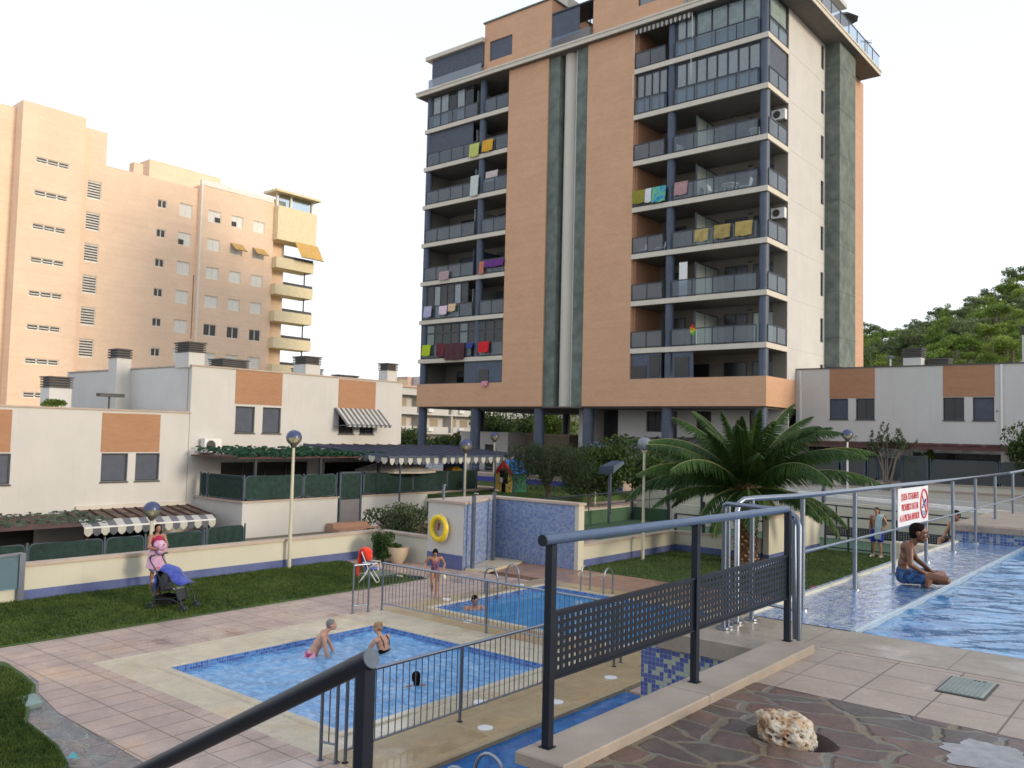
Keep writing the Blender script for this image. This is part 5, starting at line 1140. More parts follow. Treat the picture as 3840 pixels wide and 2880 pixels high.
# ================================================================ FAR LEFT BLOCK
XB = -79.0; kb = 79/60.0
mb_ = lambda u, d, z: (XB+d, u, z)
def cv(y, z): return (y*kb, (z-1.6)*kb+1.6)
M['brickL'] = brick('peach_brick', (.84, .63, .46), (.80, .59, .43), (.76, .58, .44), .3, .09)
M['shutw'] = plain('white_shutter', (.75, .73, .66), .7, .05, 3)
M['balc'] = plain('pale_yellow_balcony', (.72, .62, .40), .8, .06)
lb = thing('apartment_block', (XB, 45, -2.9), 'long peach brick apartment block with white shutters, lit by low sun at the left', 'apartment block')
def lbp(mbb, name, mat): return mbb.build(name, mat, lb)
sec = [(20.0, 21.6, 22.1, -.5), (21.6, 25.6, 22.4, .9), (25.6, 27.4, 22.0, 0), (27.4, 34.5, 19.7, 0), (34.5, 41.1, 20.0, .45)]
for i, (y0, y1, zt, d) in enumerate(sec):
    Y0, Z = cv(y0, zt); Y1, _ = cv(y1, zt); holes = []
    step = 2.9
    if i == 1:
        for k in range(8): holes.append((Y0+1.2, Y0+4.0, cv(0, 18.72)[1]-.22-step*k, cv(0, 18.72)[1]+.28-step*k))
    if i == 2:
        for k in range(7): holes.append((Y1-.3-1.3, Y1-.3, cv(0, 17.75)[1]-.85-step*k, cv(0, 17.75)[1]+.85-step*k))
    if i == 3:
        for k in range(7):
            z = cv(0, 17.9)[1]-step*k; holes.append((31.3*kb, 32.0*kb, z-.4, z+.4)); holes.append((33.0*kb, 34.05*kb, z-.75, z+.55))
    if i == 4:
        for k in range(7):
            z = cv(0, 17.75)[1]-step*k
            for a, c in ((35.2, 36.3), (37.2, 38.25), (39.2, 40.25)): holes.append((a*kb, c*kb, z-.6, z+.6))
    b = MB(); b.wall(lambda u, dd, z, d=d: (XB+d+dd, u, z), Y0, Y1, -2.9, Z, holes, .18)
    b.box(XB-9, XB+d-.2, Y0+.01, Y1-.01, -2.9, Z-.01)
    for u in (Y0, Y1): b.quad((XB+d, u, -2.9), (XB+d-1.6, u, -2.9), (XB+d-1.6, u, Z), (XB+d, u, Z))
    lbp(b, 'facade_section', M['brickL'])
    for j, h in enumerate(holes):
        wide = i in (1, 2)
        b = MB(); b.box(XB+d-.17, XB+d-.12, h[0], h[1], h[2], h[3]); 
        k = j//3 if i == 4 else (j//2 if i == 3 else j)
        shut = (not wide) and not (i == 3 and j % 2 == 0) and not (i == 4 and k == 4)
        w = lbp(b, 'window', M['shutw'] if shut else M['louvre'])
        f = MB(); xx = XB+d-.12
        if wide:
            if i == 2:
                for q in range(7): z = h[2]+(h[3]-h[2])*q/7; f.box(xx, xx+.04, h[0]+.08, h[1]-.08, z+.05, z+.15)
            else:
                for q in range(3): a = h[0]+(h[1]-h[0])*q/3; f.box(xx, xx+.04, a, a+.12, h[2], h[3])
                f.box(xx, xx+.04, h[0], h[1], h[2]+.2, h[2]+.27)
        else: um = (h[0]+h[1])/2; f.box(xx, xx+.03, um-.04, um+.04, h[2], h[3])
        f.box(xx, xx+.05, h[0], h[1], h[2], h[2]+.07); f.box(xx, xx+.05, h[0], h[1], h[3]-.07, h[3])
        f.box(xx, xx+.05, h[0], h[0]+.06, h[2]+.07, h[3]-.07); f.box(xx, xx+.05, h[1]-.06, h[1], h[2]+.07, h[3]-.07)
        f.build('window_frame', M['shutw'], w)
        if (i, j) in ((4, 0), (4, 1), (3, 3)): g = MB(); g.box(xx-.0, xx+.02, h[0]+.06 if j != 0 else um, um if j != 0 else h[1]-.06, h[2]+.07, h[2]+.6); g.build('open_sash', M['dark'], w)
Yp = 34.5*kb; b = MB(); b.box(XB+.45, XB+.62, Yp, Yp+.16, 6, cv(0, 20.05)[1]); lbp(b, 'white_strip', M['shutw'])
b = MB(); b.box(XB+.2, XB+.5, Yp, 41.0*kb, cv(0, 20.0)[1], cv(0, 20.35)[1]+.1); lbp(b, 'parapet', M['shutw'])
Y0, Z0 = cv(31.5, 20.0); Y1, Z1 = cv(37.5, 21.15); b = MB(); b.box(XB-6, XB-2.5, Y0, Y1, Z0-.5, Z1+.6); lbp(b, 'roof_room', M['brickL'])
b = MB(); Y0, Z0 = cv(29.6, 19.7); b.box(XB-1.5, XB-.6, Y0, Y0+.9, Z0-.3, Z0+1.2); lbp(b, 'chimney', M['brickL'])
# rounded corner with balconies
Y0, Y1 = 41.1*kb, 45.0*kb
b = MB(); b.box(XB-4, XB-.6, Y0, Y0+2.2, -2.9, cv(0, 20.6)[1]); lbp(b, 'corner_wall', M['brickL'])
b = MB(); b.box(XB-.9, XB+1.2, Y0, Y1, cv(0, 17.0)[1], cv(0, 19.8)[1]); lbp(b, 'corner_bay', M['balc'])
b = MB(); b.box(XB-1.0, XB+1.5, Y0-.5, Y1+.3, cv(0, 20.9)[1], cv(0, 20.9)[1]+.25); lbp(b, 'roof', M['balc'])
b = MB(); b.box(XB+.4, XB+.45, Y0+.3, Y1-.3, cv(0, 19.8)[1], cv(0, 20.9)[1]); lbp(b, 'glazed_lantern', M['wglass'])
for y in (Y0+.2, (Y0+Y1)/2-.6, Y1-.3): b = MB(); b.box(XB+.3, XB+.55, y, y+.25, cv(0, 19.8)[1], cv(0, 20.9)[1]); lbp(b, 'mullion', M['shutw'])
for k in range(1, 6):
    z = cv(0, 17.0)[1]-2.9*k+.15
    b = MB(); b.box(XB-.9, XB+1.2, Y0, Y1-.2, z-1.0+.7, z+.85); o = lbp(b, 'balcony', M['balc'])
    b = MB(); b.box(XB+1.1, XB+1.15, Y0+1.0, Y1-.25, z+.85, z+1.15); b.build('railing', M['louvre'], o)
    b = MB(); b.cyl(XB+.5, Y1-.9, z-1.9, z-.2, .08, 8); b.build('post', M['louvre'], o)
t = thing('awning', (XB+1.5, Y1-2, 10), 'ochre roller awning hanging on the corner balcony of the far left block', 'awning')
z = cv(0, 17.0)[1]; b = MB(); b.quad((XB+1.3, Y0+2.2, z+.1), (XB+1.3, Y1+.2, z+.1), (XB+2.3, Y1+.3, z-1.7), (XB+2.3, Y0+2.4, z-1.7)); b.build('cloth', plain('ochre_cloth', (.55, .34, .10), .8), t)
b = MB(); b.bar((XB+2.3, Y0+2.4, z-1.7), (XB+2.3, Y1+.3, z-1.7), .08); b.build('bar', M['louvre'], t)
for i, a in enumerate((37.2, 39.2)):
    z = cv(0, 17.75)[1]-2.9; t = thing('awning', (XB+1, a*kb, z), ['left', 'right'][i]+' one of two small ochre window awnings on the far left block', 'awning', 'small ochre window awnings')
    b = MB(); b.quad((XB+.5, a*kb, z+.6), (XB+.5, (a+1.05)*kb, z+.6), (XB+1.3, (a+1.15)*kb, z-.15), (XB+1.3, (a+.1)*kb, z-.15)); b.build('cloth', M['awn_o'] if 'awn_o' in M else M.setdefault('awn_o', plain('ochre_awning', (.50, .31, .10), .8)), t)
    b = MB(); b.bar((XB+1.3, (a+.1)*kb, z-.17), (XB+1.3, (a+1.15)*kb, z-.17), .06); b.build('bar', M['louvre'], t)

# ================================================================ FAR WHITE APARTMENTS
M['tanw'] = plain('tan_window', (.34, .28, .2), .5)
XW = -95.0; t = thing('apartment_building', (XW, 105, -2.9), 'far white apartment building with rows of balconies, seen between townhouse and tower', 'apartment building')
zt = Gx(1560, 1455, XW).z
b = MB(); b.box(XW-10, XW-1.6, 86, 150, -2.9, zt); b.box(XW-1.6, XW-.0, 86, 86.3, -2.9, zt-1); b.build('wall', M['white'], t)
for k in range(4):
    z = -1.6+2.95*k
    b = MB(); b.box(XW-1.6, XW+.2, 86, 150, z-.2, z); b.build('slab', M['white'], t)
    b = MB()
    for j in range(9):
        y = 86.3+j*7; b.box(XW+.05, XW+.2, y, y+6.0, z, z+.95)
    b.build('balcony_parapet', M['white'], t)
    for j in range(9):
        y = 86.3+j*7; b = MB(); b.box(XW-1.62, XW-1.55, y+.6, y+2.6, z+.02, z+2.2); b.box(XW-1.62, XW-1.55, y+3.6, y+5.4, z+.02, z+2.2); b.build('window', M['tanw'], t)
        b = MB(); b.box(XW-1.6, XW+.1, y-.25, y+.02, z, z+2.75); b.build('pier', M['white'], t)
        b = MB(); b.box(XW+.2, XW+.6, y+1.2, y+2.3, z+.25, z+.8); b.build('air_conditioner', M['white_plastic'], t)
b = MB(); b.box(XW-1.8, XW+.5, 85.7, 150.3, zt, zt+.3); b.box(XW-8, XW-1.8, 92, 110, zt, zt+1.8); b.build('roof', plain('pink_roof_edge', (.5, .36, .30), .8), t)
# ================================================================ HILL
HY = 170.0
M['hill'] = plain('scrubby_hillside', (.16, .17, .06), .95, .5, .12, bs=0, stain=(.34, .29, .21))
ridge = [(2300, 1400), (2900, 1330), (3237, 1318), (3330, 1308), (3460, 1270), (3560, 1230), (3650, 1185), (3720, 1172), (3800, 1148), (3900, 1115), (4100, 1050), (4500, 900)]
def ridge_y(px):
    for (a, b_), (c, d) in zip(ridge, ridge[1:]):
        if a <= px <= c: return b_+(d-b_)*(px-a)/(c-a)
    return ridge[-1][1]
def hill_pt(px, f):
    """f = 0 at the foot of the hill, 1 on the ridge"""
    T = Gy(px, ridge_y(px), HY); B = Gy(px, 1500, 95); return Vector((B.x+(T.x-B.x)*f, B.y+(T.y-B.y)*f, max(-2, B.z)+(T.z-max(-2, B.z))*(f**.85)))
b = MB(); nx, ny = 60, 24; vs = []; fs = []
for j in range(ny+1):
    for i in range(nx+1):
        p = hill_pt(2300+2200*i/nx, j/ny); p.z += .8*noise.noise((p.x*.12, p.y*.12, 0))*(j > 0); vs.append(p)
for i in range(nx+1): p = hill_pt(2300+2200*i/nx, 1); vs.append((p.x-3, p.y+60, -3))
for j in range(ny+1):
    for i in range(nx): a = j*(nx+1)+i; fs.append((a, a+1, a+nx+2, a+nx+1))
b.add(vs, fs); structure(b, 'hill', M['hill'], smooth=True)

b = MB(); vs = []; fs = []
for i in range(15):
    px = 3600+10*i; fm = .68+(px-3600)/135*.12
    for j in range(5): p = hill_pt(px, fm+(j-2)*.035*(1-.5*abs(i-7)/7)+.02*noise.noise((i*.7, j*.9, 3))); vs.append((p.x, p.y, p.z+.9+.35*noise.noise((i*.9, j*1.3, 0))))
for i in range(14):
    for j in range(4): a = i*5+j; fs.append((a, a+5, a+6, a+1))
b.add(vs, fs); structure(b, 'rocky_outcrop', plain('pale_hill_rock', (.42, .37, .29), .95, .35, .35, bs=0, stain=(.2, .2, .1)), smooth=True)

# ================================================================ PLANTS
def leaf_clump(b, c, rx, ry, rz, n, s, r, up=.3):
    for _ in range(n):
        a = r.uniform(0, 2*pi); u = r.uniform(-1, 1); q = r.random()**.4; h = sqrt(1-u*u)
        p = Vector((c[0]+rx*q*h*cos(a), c[1]+ry*q*h*sin(a), c[2]+rz*q*u))
        d = Vector((r.gauss(0, 1), r.gauss(0, 1), r.gauss(up, .6))).normalized(); e = d.orthogonal().normalized(); w = s*r.uniform(.6, 1.3)
        e = (e*cos(a*3)+d.cross(e)*sin(a*3)); g = d.cross(e)
        b.add([p-e*w*.5, p+g*w*.35, p+e*w*.5, p-g*w*.35], [(0, 1, 2, 3)])
M['pine'] = [foliage('pine_needles_'+w, d, l, .3, .5) for w, d, l in (('olive', (.10, .14, .03), (.36, .46, .09)), ('mid', (.075, .12, .03), (.27, .38, .07)), ('grey', (.08, .11, .05), (.22, .28, .12)))]
M['bark'] = plain('bark', (.20, .16, .12), .9, .3, 8)
M['bark_dk'] = plain('dark_bark', (.07, .055, .04), .9, .3, 8)
pines = []
for v in range(5):
    r = random.Random(20+v); H = [6.2, 5.0, 6.8, 4.2, 7.2][v]
    t = thing('pine_tree', (0, 0, 0), 'x', 'pine tree', 'pine trees on the hillside')
    b = MB(); lean = r.uniform(-.6, .6); b.tube([(0, 0, -.5), (lean*.4, .1, H*.45), (lean, 0, H*.82)], [.2, .13, .06], 6)
    for k in range(6): a = r.uniform(0, 6.28); z = H*r.uniform(.4, .75); l = lean*z/H; b.tube([(l, 0, z), (l+1.4*cos(a), 1.4*sin(a), z+H*.12)], [.06, .02], 4)
    b.build('trunk', M['bark'], t, world=False)
    b = MB()
    for k in range(8 if v != 3 else 6):
        a = r.uniform(0, 6.28); q = r.uniform(.2, 1.9) if v != 3 else r.uniform(.2, 1.3); leaf_clump(b, (lean+q*cos(a), q*sin(a), H*r.uniform(.62, .96) if v != 3 else H*r.uniform(.3, .9)), r.uniform(.9, 1.4), r.uniform(.9, 1.4), r.uniform(.5, .8), 190, .32, r, 1.0)
    b.build('crown', M['pine'][v % 3], t, world=False); pines.append(t)
r = random.Random(77); spots = []
for k in range(4): pass
def vis_spot(px, f): spots.append((px, f, None))
# single trees standing on the skyline
sky_t = [(3262, 1.0, .95), (3300, 1.0, .85), (3345, .98, .7), (3395, 1.0, .62), (3430, 1.0, .55), (3470, 1.0, .6), (3515, .99, .8), (3545, .99, .75), (3600, 1.0, .5), (3655, 1.0, .75), (3700, 1.0, .82), (3755, 1.0, .95), (3822, 1.0, 1.05), (3860, 1.0, .95), (3640, .97, .6), (3730, .97, .6)]
for s_ in sky_t: spots.append(s_)
tries = 0
while len(spots) < 215 and tries < 7000:
    tries += 1; px = r.uniform(3225, 3900); f = r.uniform(.10, .97)
    if 3590 < px < 3750 and .58 < f < .88 and abs((px-3600)/135*.12+.68-f) < .09: continue
    P = hill_pt(px, f)
    if any((hill_pt(a, c)-P).length < (3.2 if f > .5 else 2.6) for a, c, _ in spots): continue
    spots.append((px, f, r.uniform(.5, .85)))
adj = ['round-topped', 'flat-topped', 'sparse', 'bushy', 'tall']
def tree_top(px, f, s_):
    q = hill_pt(px, f)+Vector((0, 0, 6.0*s_))-EYE; return 1440-FPX*q.dot(UP)/q.dot(_f)
spots = [q for q in spots if tree_top(*q) < 1392]
for i, (px, f, s_) in enumerate(spots):
    v = [2, 4, 0, 1, 2, 0][i % 6] if f > .96 else r.randrange(5); o = pines[v]; o = o if not o.get('used') else copy_tree(o); pines[v]['used'] = 1
    p = hill_pt(px, f); o.location = (p.x, p.y, p.z-.3); k = s_*(.92 if f > .96 else 1); o.scale = (k, k, k*r.uniform(.85, 1.05)); o.rotation_euler = (0, 0, r.uniform(0, 6.28))
    bands = ((3285, 'right beside the tower'), (3365, 'between the tower and the taller roof chimney'), (3440, 'above the taller roof chimney'), (3535, 'above the low roof chimney'), (3640, 'above the left half of the far brick panel'), (3740, 'above the right half of the far brick panel'), (9999, 'near the right edge of the picture'))
    wh = [w_ for lim, w_ in bands if px < lim][0]
    o['label'] = adj[v]+(' pine high on the slope, ' if f > .66 else (' pine halfway up the slope, ' if f > .4 else ' pine low on the slope, '))+wh
    o['group'] = 'pine trees on the ridge' if f > .96 else 'pine trees covering the slope'
rt = sorted([o for o in COL.objects if o.get('category') == 'pine tree' and 'ridge' in o.get('group', '')], key=lambda o: o.location.x/o.location.y)
ordw = ['first', 'second', 'third', 'fourth', 'fifth', 'sixth', 'seventh', 'eighth', 'ninth', 'tenth', 'eleventh', 'twelfth', 'thirteenth', 'fourteenth', 'fifteenth', 'sixteenth', 'seventeenth', 'eighteenth', 'nineteenth', 'twentieth']
for i, o in enumerate(rt):
    o['label'] = (ordw[i] if i < 20 else 'last')+' pine tree from the tower along the hill ridge, against the sky'; o['group'] = 'pine trees standing along the hill ridge'
for o in pines:
    if 'used' in o: del o['used']
for o in COL.objects:
    if 'used' in o.keys(): del o['used']
# scrub under the pines
b = MB(); r = random.Random(4)
for k in range(560):
    px = r.uniform(3225, 3880); f = r.uniform(.08, .99); p = hill_pt(px, f); s_ = r.uniform(.6, 1.5)
    if 3590 < px < 3750 and abs((px-3600)/135*.12+.68-f) < .09: continue
    leaf_clump(b, (p.x, p.y, p.z+.3), s_, s_, s_*.5, 34, .36, r, 1)
tag(b.build('scrub', M['pine'][1]), 'low green scrub covering the hillside between the pine trees', 'scrub', kind='stuff')

def bush(name, c, rx, ry, rz, n, s, mat, label, cat, seed, lumps=9, stem=None, group=None, twig=True):
    r = random.Random(seed); t = thing(name, c, label, cat, group); c = Vector(c); z0 = stem or 0
    b = MB(); pts = []
    for k in range(lumps):
        a = r.uniform(0, 6.28); q = r.uniform(.1, .72); u = r.uniform(.18, .85); pts.append(Vector((c.x+rx*q*cos(a), c.y+ry*q*sin(a), c.z+z0+rz*u)))
    for p in pts: leaf_clump(b, p, rx*r.uniform(.3, .5), ry*r.uniform(.3, .5), rz*r.uniform(.16, .3), n//lumps, s, r)
    b.build('foliage', mat, t)
    b = MB(); b.tube([c, c+Vector((.05, 0, z0+rz*.35))], [.04+.05*rx*.5, .03], 7)
    for p in pts: b.tube([c+Vector((0, 0, z0*.6+rz*.1)), (c+Vector((0, 0, z0+rz*.2))+p)/2, p], [.035, .02, .008], 5)
    b.build('stems' if not stem else 'trunk', M['bark_dk'], t); return t
gd = foliage('dark_hedge_leaves', (.018, .038, .01), (.06, .10, .02), .2, 2.5)
gm = foliage('mid_green_leaves', (.022, .048, .012), (.07, .125, .03), .25, 2.0)
gs = foliage('grey_green_leaves', (.04, .06, .025), (.12, .155, .07), .25, 2.0)
gy_ = foliage('yellow_green_leaves', (.05, .09, .015), (.17, .24, .04), .3, 3)
gd2 = foliage('dark_grey_green_leaves', (.014, .026, .010), (.055, .078, .028), .2, 2.0)
gt = foliage('tree_leaves', (.02, .04, .012), (.075, .12, .03), .25, 1.0)
# shrub in the raised bed (trunk hidden behind the wall)
bush('oleander_bush', (-22.4, 20.9, -2.5), .8, 1.6, 1.55, 5200, .10, gs, 'large loose grey-green shrub growing behind the garden wall beside the steps', 'bush', 5, 16)
bush('shrub', (-21.9, 22.8, -2.35), .5, .9, .9, 900, .08, gs, 'small airy shrub between the large shrub and the mosaic wall', 'bush', 6, 6)
# planter lying tilted, bush spilling over
t = thing('planter', (-19.55, 18.35, ZL), 'large cream stone planter beside the wall with a bush spilling over its side', 'planter')
b = MB(); b.lathe((-19.45, 18.3, ZL), [(.0, .0), (.16, .0), (.21, .07), (.30, .24), (.35, .42), (.36, .50), (.32, .50), (.30, .42), (.0, .40)], 22); b.build('pot', plain('cream_stone_pot', (.50, .40, .28), .8, .1, 4), t, smooth=True)
b = MB(); b.lathe((-19.45, 18.3, ZL), [(.0, .44), (.31, .44)], 20); b.build('earth', M['soil'], t)
t = bush('bush', (-19.85, 18.05, ZL+.02), .56, .50, .90, 5000, .06, gm, 'dense green bush overflowing from the stone planter', 'bush', 8, 14)
bush('shrub', (-19.45, 18.3, ZL+.42), .28, .28, .22, 500, .06, gm, 'low green tuft growing at the rim of the planter', 'bush', 9, 5)
# weeping bottlebrush tree and dark bush behind mosaic wall
def weeping(c, R, H, seed, mat, label, name='weeping_tree', n=230):
    r = random.Random(seed); t = thing(name, c, label, 'tree'); c = Vector(c)
    b = MB(); b.tube([c, c+Vector((.1, 0, H*.4)), c+Vector((-.05, .1, H*.7))], [.13, .10, .05], 8); tips = []
    for k in range(26):
        a = r.uniform(0, 6.28); q = R*r.uniform(.35, .95); p = c+Vector((q*cos(a), q*sin(a), H*r.uniform(.62, .98)-q*.15)); b.tube([c+Vector((0, 0, H*.35)), c+Vector((q*.4*cos(a), q*.4*sin(a), H*.72)), p], [.05, .03, .01], 5); tips.append(p)
    b.build('trunk', M['bark_dk'], t); b = MB()
    for p in tips:
        for j in range(n//8):
            s = p+Vector((r.gauss(0, R*.2), r.gauss(0, R*.2), r.gauss(0, H*.05))); L = r.uniform(.25, .62)*H*.8; dx, dy = r.gauss(0, .12), r.gauss(0, .12); m_ = 10
            for i in range(m_):
                f = i/m_; z = s.z+.10*sin(f*pi)*H-L*f*f; q = Vector((s.x+dx*f*2, s.y+dy*f*2, z)); w = .10
                for sd in (-1, 1):
                    a = r.uniform(0, 6.28); e = Vector((cos(a), sin(a), -.7)).normalized()*w*r.uniform(.7, 1.3); g = Vector((-sin(a), cos(a), 0))*.014
                    b.add([q-g, q+e, q+g], [(0, 1, 2)])
    b.build('crown', mat, t); return t
P = Gy(2050, 1890, 29.5); weeping((P.x, 29.5, -1.8), 1.75, 2.95, 3, gd2, 'weeping bottlebrush tree behind the mosaic shower wall, right of the playhouse', n=430)
P = Gy(2230, 1890, 34); bush('laurel_tree', (P.x-.3, 34, -1.75), 2.3, 2.0, 2.75, 9500, .15, gd, 'dark dense bushy tree right of the weeping tree, behind the mosaic wall', 'tree', 12, 20, stem=.4)
P = Gy(2380, 1800, 38); bush('laurel_tree', (P.x, 39.5, -1.75), 1.9, 1.7, 2.2, 5000, .15, gm, 'green bushy tree behind the left palm fronds and the glass globe lamp', 'tree', 13, 14, stem=.3)
# hedges and trees behind the tower
hz = [(1560, 1700, 62, 3.6, 'dark round tree between the townhouse and the first tower column'), (1650, 1700, 66, 3.0, 'second round tree right of the first tower column'), (1735, 1720, 60, 2.6, 'dark tree beside the white hut under the tower')]
for i, (px, py, y, R, lab) in enumerate(hz): P = Gy(px, py, y); bush('round_tree', (P.x, y, -2.6), R, R, Gy(px, [1612, 1640, 1625][i], y).z+2.6, 5500, .3, gt, lab, 'tree', 30+i, 15)
for i, (px, y) in enumerate(((1815, 66), (1880, 69), (1945, 66), (2010, 70), (2080, 66))):
    P = Gy(px, 1600, y); bush('hedge_tree', (P.x, y, -2.6), 3.0, 2.4, Gy(px, 1535+8*(i % 2), y).z+2.6, 4200, .3, gy_ if i in (4,) else gt, ['leftmost', 'second', 'middle', 'fourth', 'lightest and rightmost'][i]+' of the leafy trees seen between the columns under the tower', 'tree', 40+i, 12, group='trees behind the tower columns')
P = Gx(3815, 1780, -6.2) if False else Gy(3830, 1790, 44); bush('large_shrub', (P.x+.5, 44, -.75), 1.5, 1.4, 3.2, 5200, .14, gd, 'dark leafy shrub cut off by the right edge of the picture', 'bush', 50, 14)
P = Gy(3490, 1790, 47); t = thing('conifer', (P.x, 47, -.75), 'small bright-tipped conifer behind the round-cornered railing panel', 'conifer')
b = MB(); r = random.Random(61)
for k in range(1700): f = r.random()**.8; a = r.uniform(0, 6.28); q = .62*(1-f)*r.uniform(.5, 1)+.03; p = Vector((P.x+q*cos(a), 47+q*sin(a), -.7+2.25*f)); w = .09; e = Vector((cos(a), sin(a), 1.1)).normalized()*w; g = Vector((-sin(a), cos(a), 0))*w*.4; b.add([p-g, p+e, p+g], [(0, 1, 2)])
b.build('foliage', gy_, t); b = MB(); b.tube([(P.x, 47, -.75), (P.x, 47, .4)], .04, 6); b.build('trunk', M['bark'], t)
# climbing plant on the pergola
P = Gy(3330, 1700, 45.4); t = thing('climbing_plant', (P.x, 45.4, -.7), 'straggly climbing plant growing over the dark red pergola', 'climbing plant')
b = MB(); l = MB(); r = random.Random(71)
for k in range(9):
    x = P.x+r.uniform(-1.3, 1.1); top = r.uniform(1.6, 2.7); pts = [(P.x+.2*r.uniform(-1, 1), 45.4, -.7), ((P.x+x)/2, 45.4, .8), (x, 45.45, 1.5), (x+r.uniform(-.5, .5), 45.5, top)]; b.tube(pts, [.03, .025, .02, .01], 5)
    for i in range(11): f = r.random(); q = Vector(pts[2]).lerp(Vector(pts[3]), f); leaf_clump(l, q, .12, .1, .12, 5, .12, r)
for k in range(60): leaf_clump(l, (P.x+r.gauss(0, .7), 45.4+r.uniform(-.1, .1), 1.3+r.gauss(0, .35)), .2, .12, .15, 8, .12, r)
b.build('stems', M['bark'], t); l.build('leaves', gs, t)
P = Gx(190, 1515, XT-1.0); bush('roof_plant', (P.x, P.y, 2.0), .6, .9, .5, 500, .1, gy_, 'low green plant on the roof terrace of the lower house', 'plant', 80, 6)
P = Gy(1735, 1840, 33); bush('young_tree', (P.x-.3, 33, -1.52), .8, .8, .8, 700, .09, gm, 'small young leafy bush by the globe lamp left of the playhouse', 'bush', 81, 6)

# ---------------------------------------------------------------- palm
PC = Vector((-11.9, 26.55, ZL)); t = thing('palm_tree', PC, 'large date palm with wide arching fronds and patterned trunk on the lawn', 'palm tree')
PH = 2.35
m, tt, p, N, L = _new('palm_trunk'); v = coords(tt); mpn = N('ShaderNodeMapping'); mpn.inputs['Scale'].default_value = (1, 1, 1); L(v, mpn.inputs[0])
L(ramp(tt, nz(tt, v, 9, 5), [(.35, (.05, .022, .010)), (.65, (.17, .075, .028))]), p.inputs['Base Color']); setp(p, Roughness=.9); M['palm_bark'] = m
M['scar'] = plain('pale_leaf_scar', (.42, .30, .17), .8, .2, 9)
b = MB(); b.lathe(PC, [(.40, 0), (.38, .25), (.33, .7), (.31, 1.4), (.36, 1.9), (.42, 2.3), (.2, 2.6)], 20); b.build('trunk', M['palm_bark'], t, smooth=True)
b = MB(); b2 = MB(); r = random.Random(2)
for j in range(19):
    z = .05+j*.118; rad = .36-.04*sin(pi*min(1, z/1.6))+(.06 if z > 1.7 else 0)
    for k in range(11):
        a = 2*pi*(k+.5*(j % 2))/11; c = PC+Vector((rad*cos(a), rad*sin(a), z)); o = Vector((cos(a), sin(a), .55)).normalized(); s = Vector((-sin(a), cos(a), 0)); u = o.cross(s)
        w, h = .085, .07; q = [c-s*w, c+u*h*-1.0, c+s*w, c+u*h]
        b.add([x-o*.05 for x in q]+[x*1+o*.055-(x-c)*.35 for x in q], [(4, 5, 6, 7), (0, 1, 5, 4), (1, 2, 6, 5), (2, 3, 7, 6), (3, 0, 4, 7)])
        if r.random() < .62: b2.add([c+(x-c)*.55+o*.062 for x in q], [(0, 1, 2, 3)])
b.cur = 1; b.add(b2.v, b2.f); b.build('leaf_bases', [M['palm_bark'], M['scar']], t)
M['frond'] = foliage('palm_leaflets', (.014, .038, .010), (.058, .115, .022), .25, 1.1)
M['frond_y'] = foliage('yellowing_leaflets', (.14, .15, .03), (.30, .28, .08), .3, 1.1)
def frond(b, rb, base, az, L_, lift, droop, r, dead=None, twist=0):
    n = 40; d = Vector((cos(az), sin(az), 0)); pts = []; p = Vector(base); ang = lift
    for i in range(n+1): pts.append(p.copy()); p = p+(d*cos(ang)+Vector((0, 0, sin(ang))))*(L_/n); ang -= droop/n*(.45+1.3*i/n)
    rb.tube(pts[::2], [.032*(1-.85*i/(len(pts[::2])-1))+.004 for i in range(len(pts[::2]))], 5)
    side = Vector((-d.y, d.x, 0))
    for i in range(4, n+1):
        f = i/n; tdir = (pts[min(i+1, n)]-pts[i-1]).normalized(); up = side.cross(tdir); ll = .62*sin(pi*min(1, .12+f*.86))**.6*(L_/3.6)
        for sub in range(3):
            c = pts[i-1].lerp(pts[i], sub/3)
            for sg in (-1, 1):
                vang = .55+r.uniform(-.25, .35); o = (side*sg*cos(vang)+up*sin(vang)*.8).normalized()
                dr = (o*.80+tdir*(.50+.45*f)+Vector((0, 0, -.22))).normalized(); l_ = ll*r.uniform(.8, 1.1); w = tdir.cross(dr).cross(dr).normalized()*.019
                mid = c+dr*l_*.55; tip = c+dr*l_+Vector((0, 0, -.16*l_)); b.add([c-w*.6, mid-w, tip, mid+w, c+w*.6], [(0, 1, 3, 4), (1, 2, 3)])
rb = MB(); r = random.Random(15); cr_ = PC+Vector((0, 0, PH+.10))
fr_main, fr_y = MB(), MB()
for k in range(58):
    az = k*2.39996; q = k/70
    lift = radians(84-104*q+r.uniform(-9, 9)); L_ = r.uniform(3.5, 4.7)*(.80 if q < .12 else 1)*(.86 if q > .66 else 1); droop = radians(32+46*q+r.uniform(-14, 14))
    L_ *= .96*(.64+.36*min(1, q/.42))
    frond(fr_y if k in (40, 53) else fr_main, rb, cr_+Vector((cos(az), sin(az), 0))*.12+Vector((0, 0, .25-.45*q)), az+r.uniform(-.15, .15), L_, lift, droop, r)
fr_main.build('crown', M['frond'], t); fr_y.build('yellowed_fronds', M['frond_y'], t); rb.build('frond_stalks', plain('frond_stalk', (.13, .15, .045), .6), t)
b = MB(); b.lathe(PC, [(.75, -.0), (.7, .04), (.45, .09), (.3, .1)], 14); r = random.Random(4)
for k in range(16): a = r.uniform(0, 6.28); leaf_clump(b, (PC.x+.55*cos(a), PC.y+.55*sin(a), PC.z+.1), .18, .18, .08, 8, .16, r)
one(b, 'planting_mound', M['soil'], 'low mound of earth and dry leaves at the foot of the palm', 'earth mound')

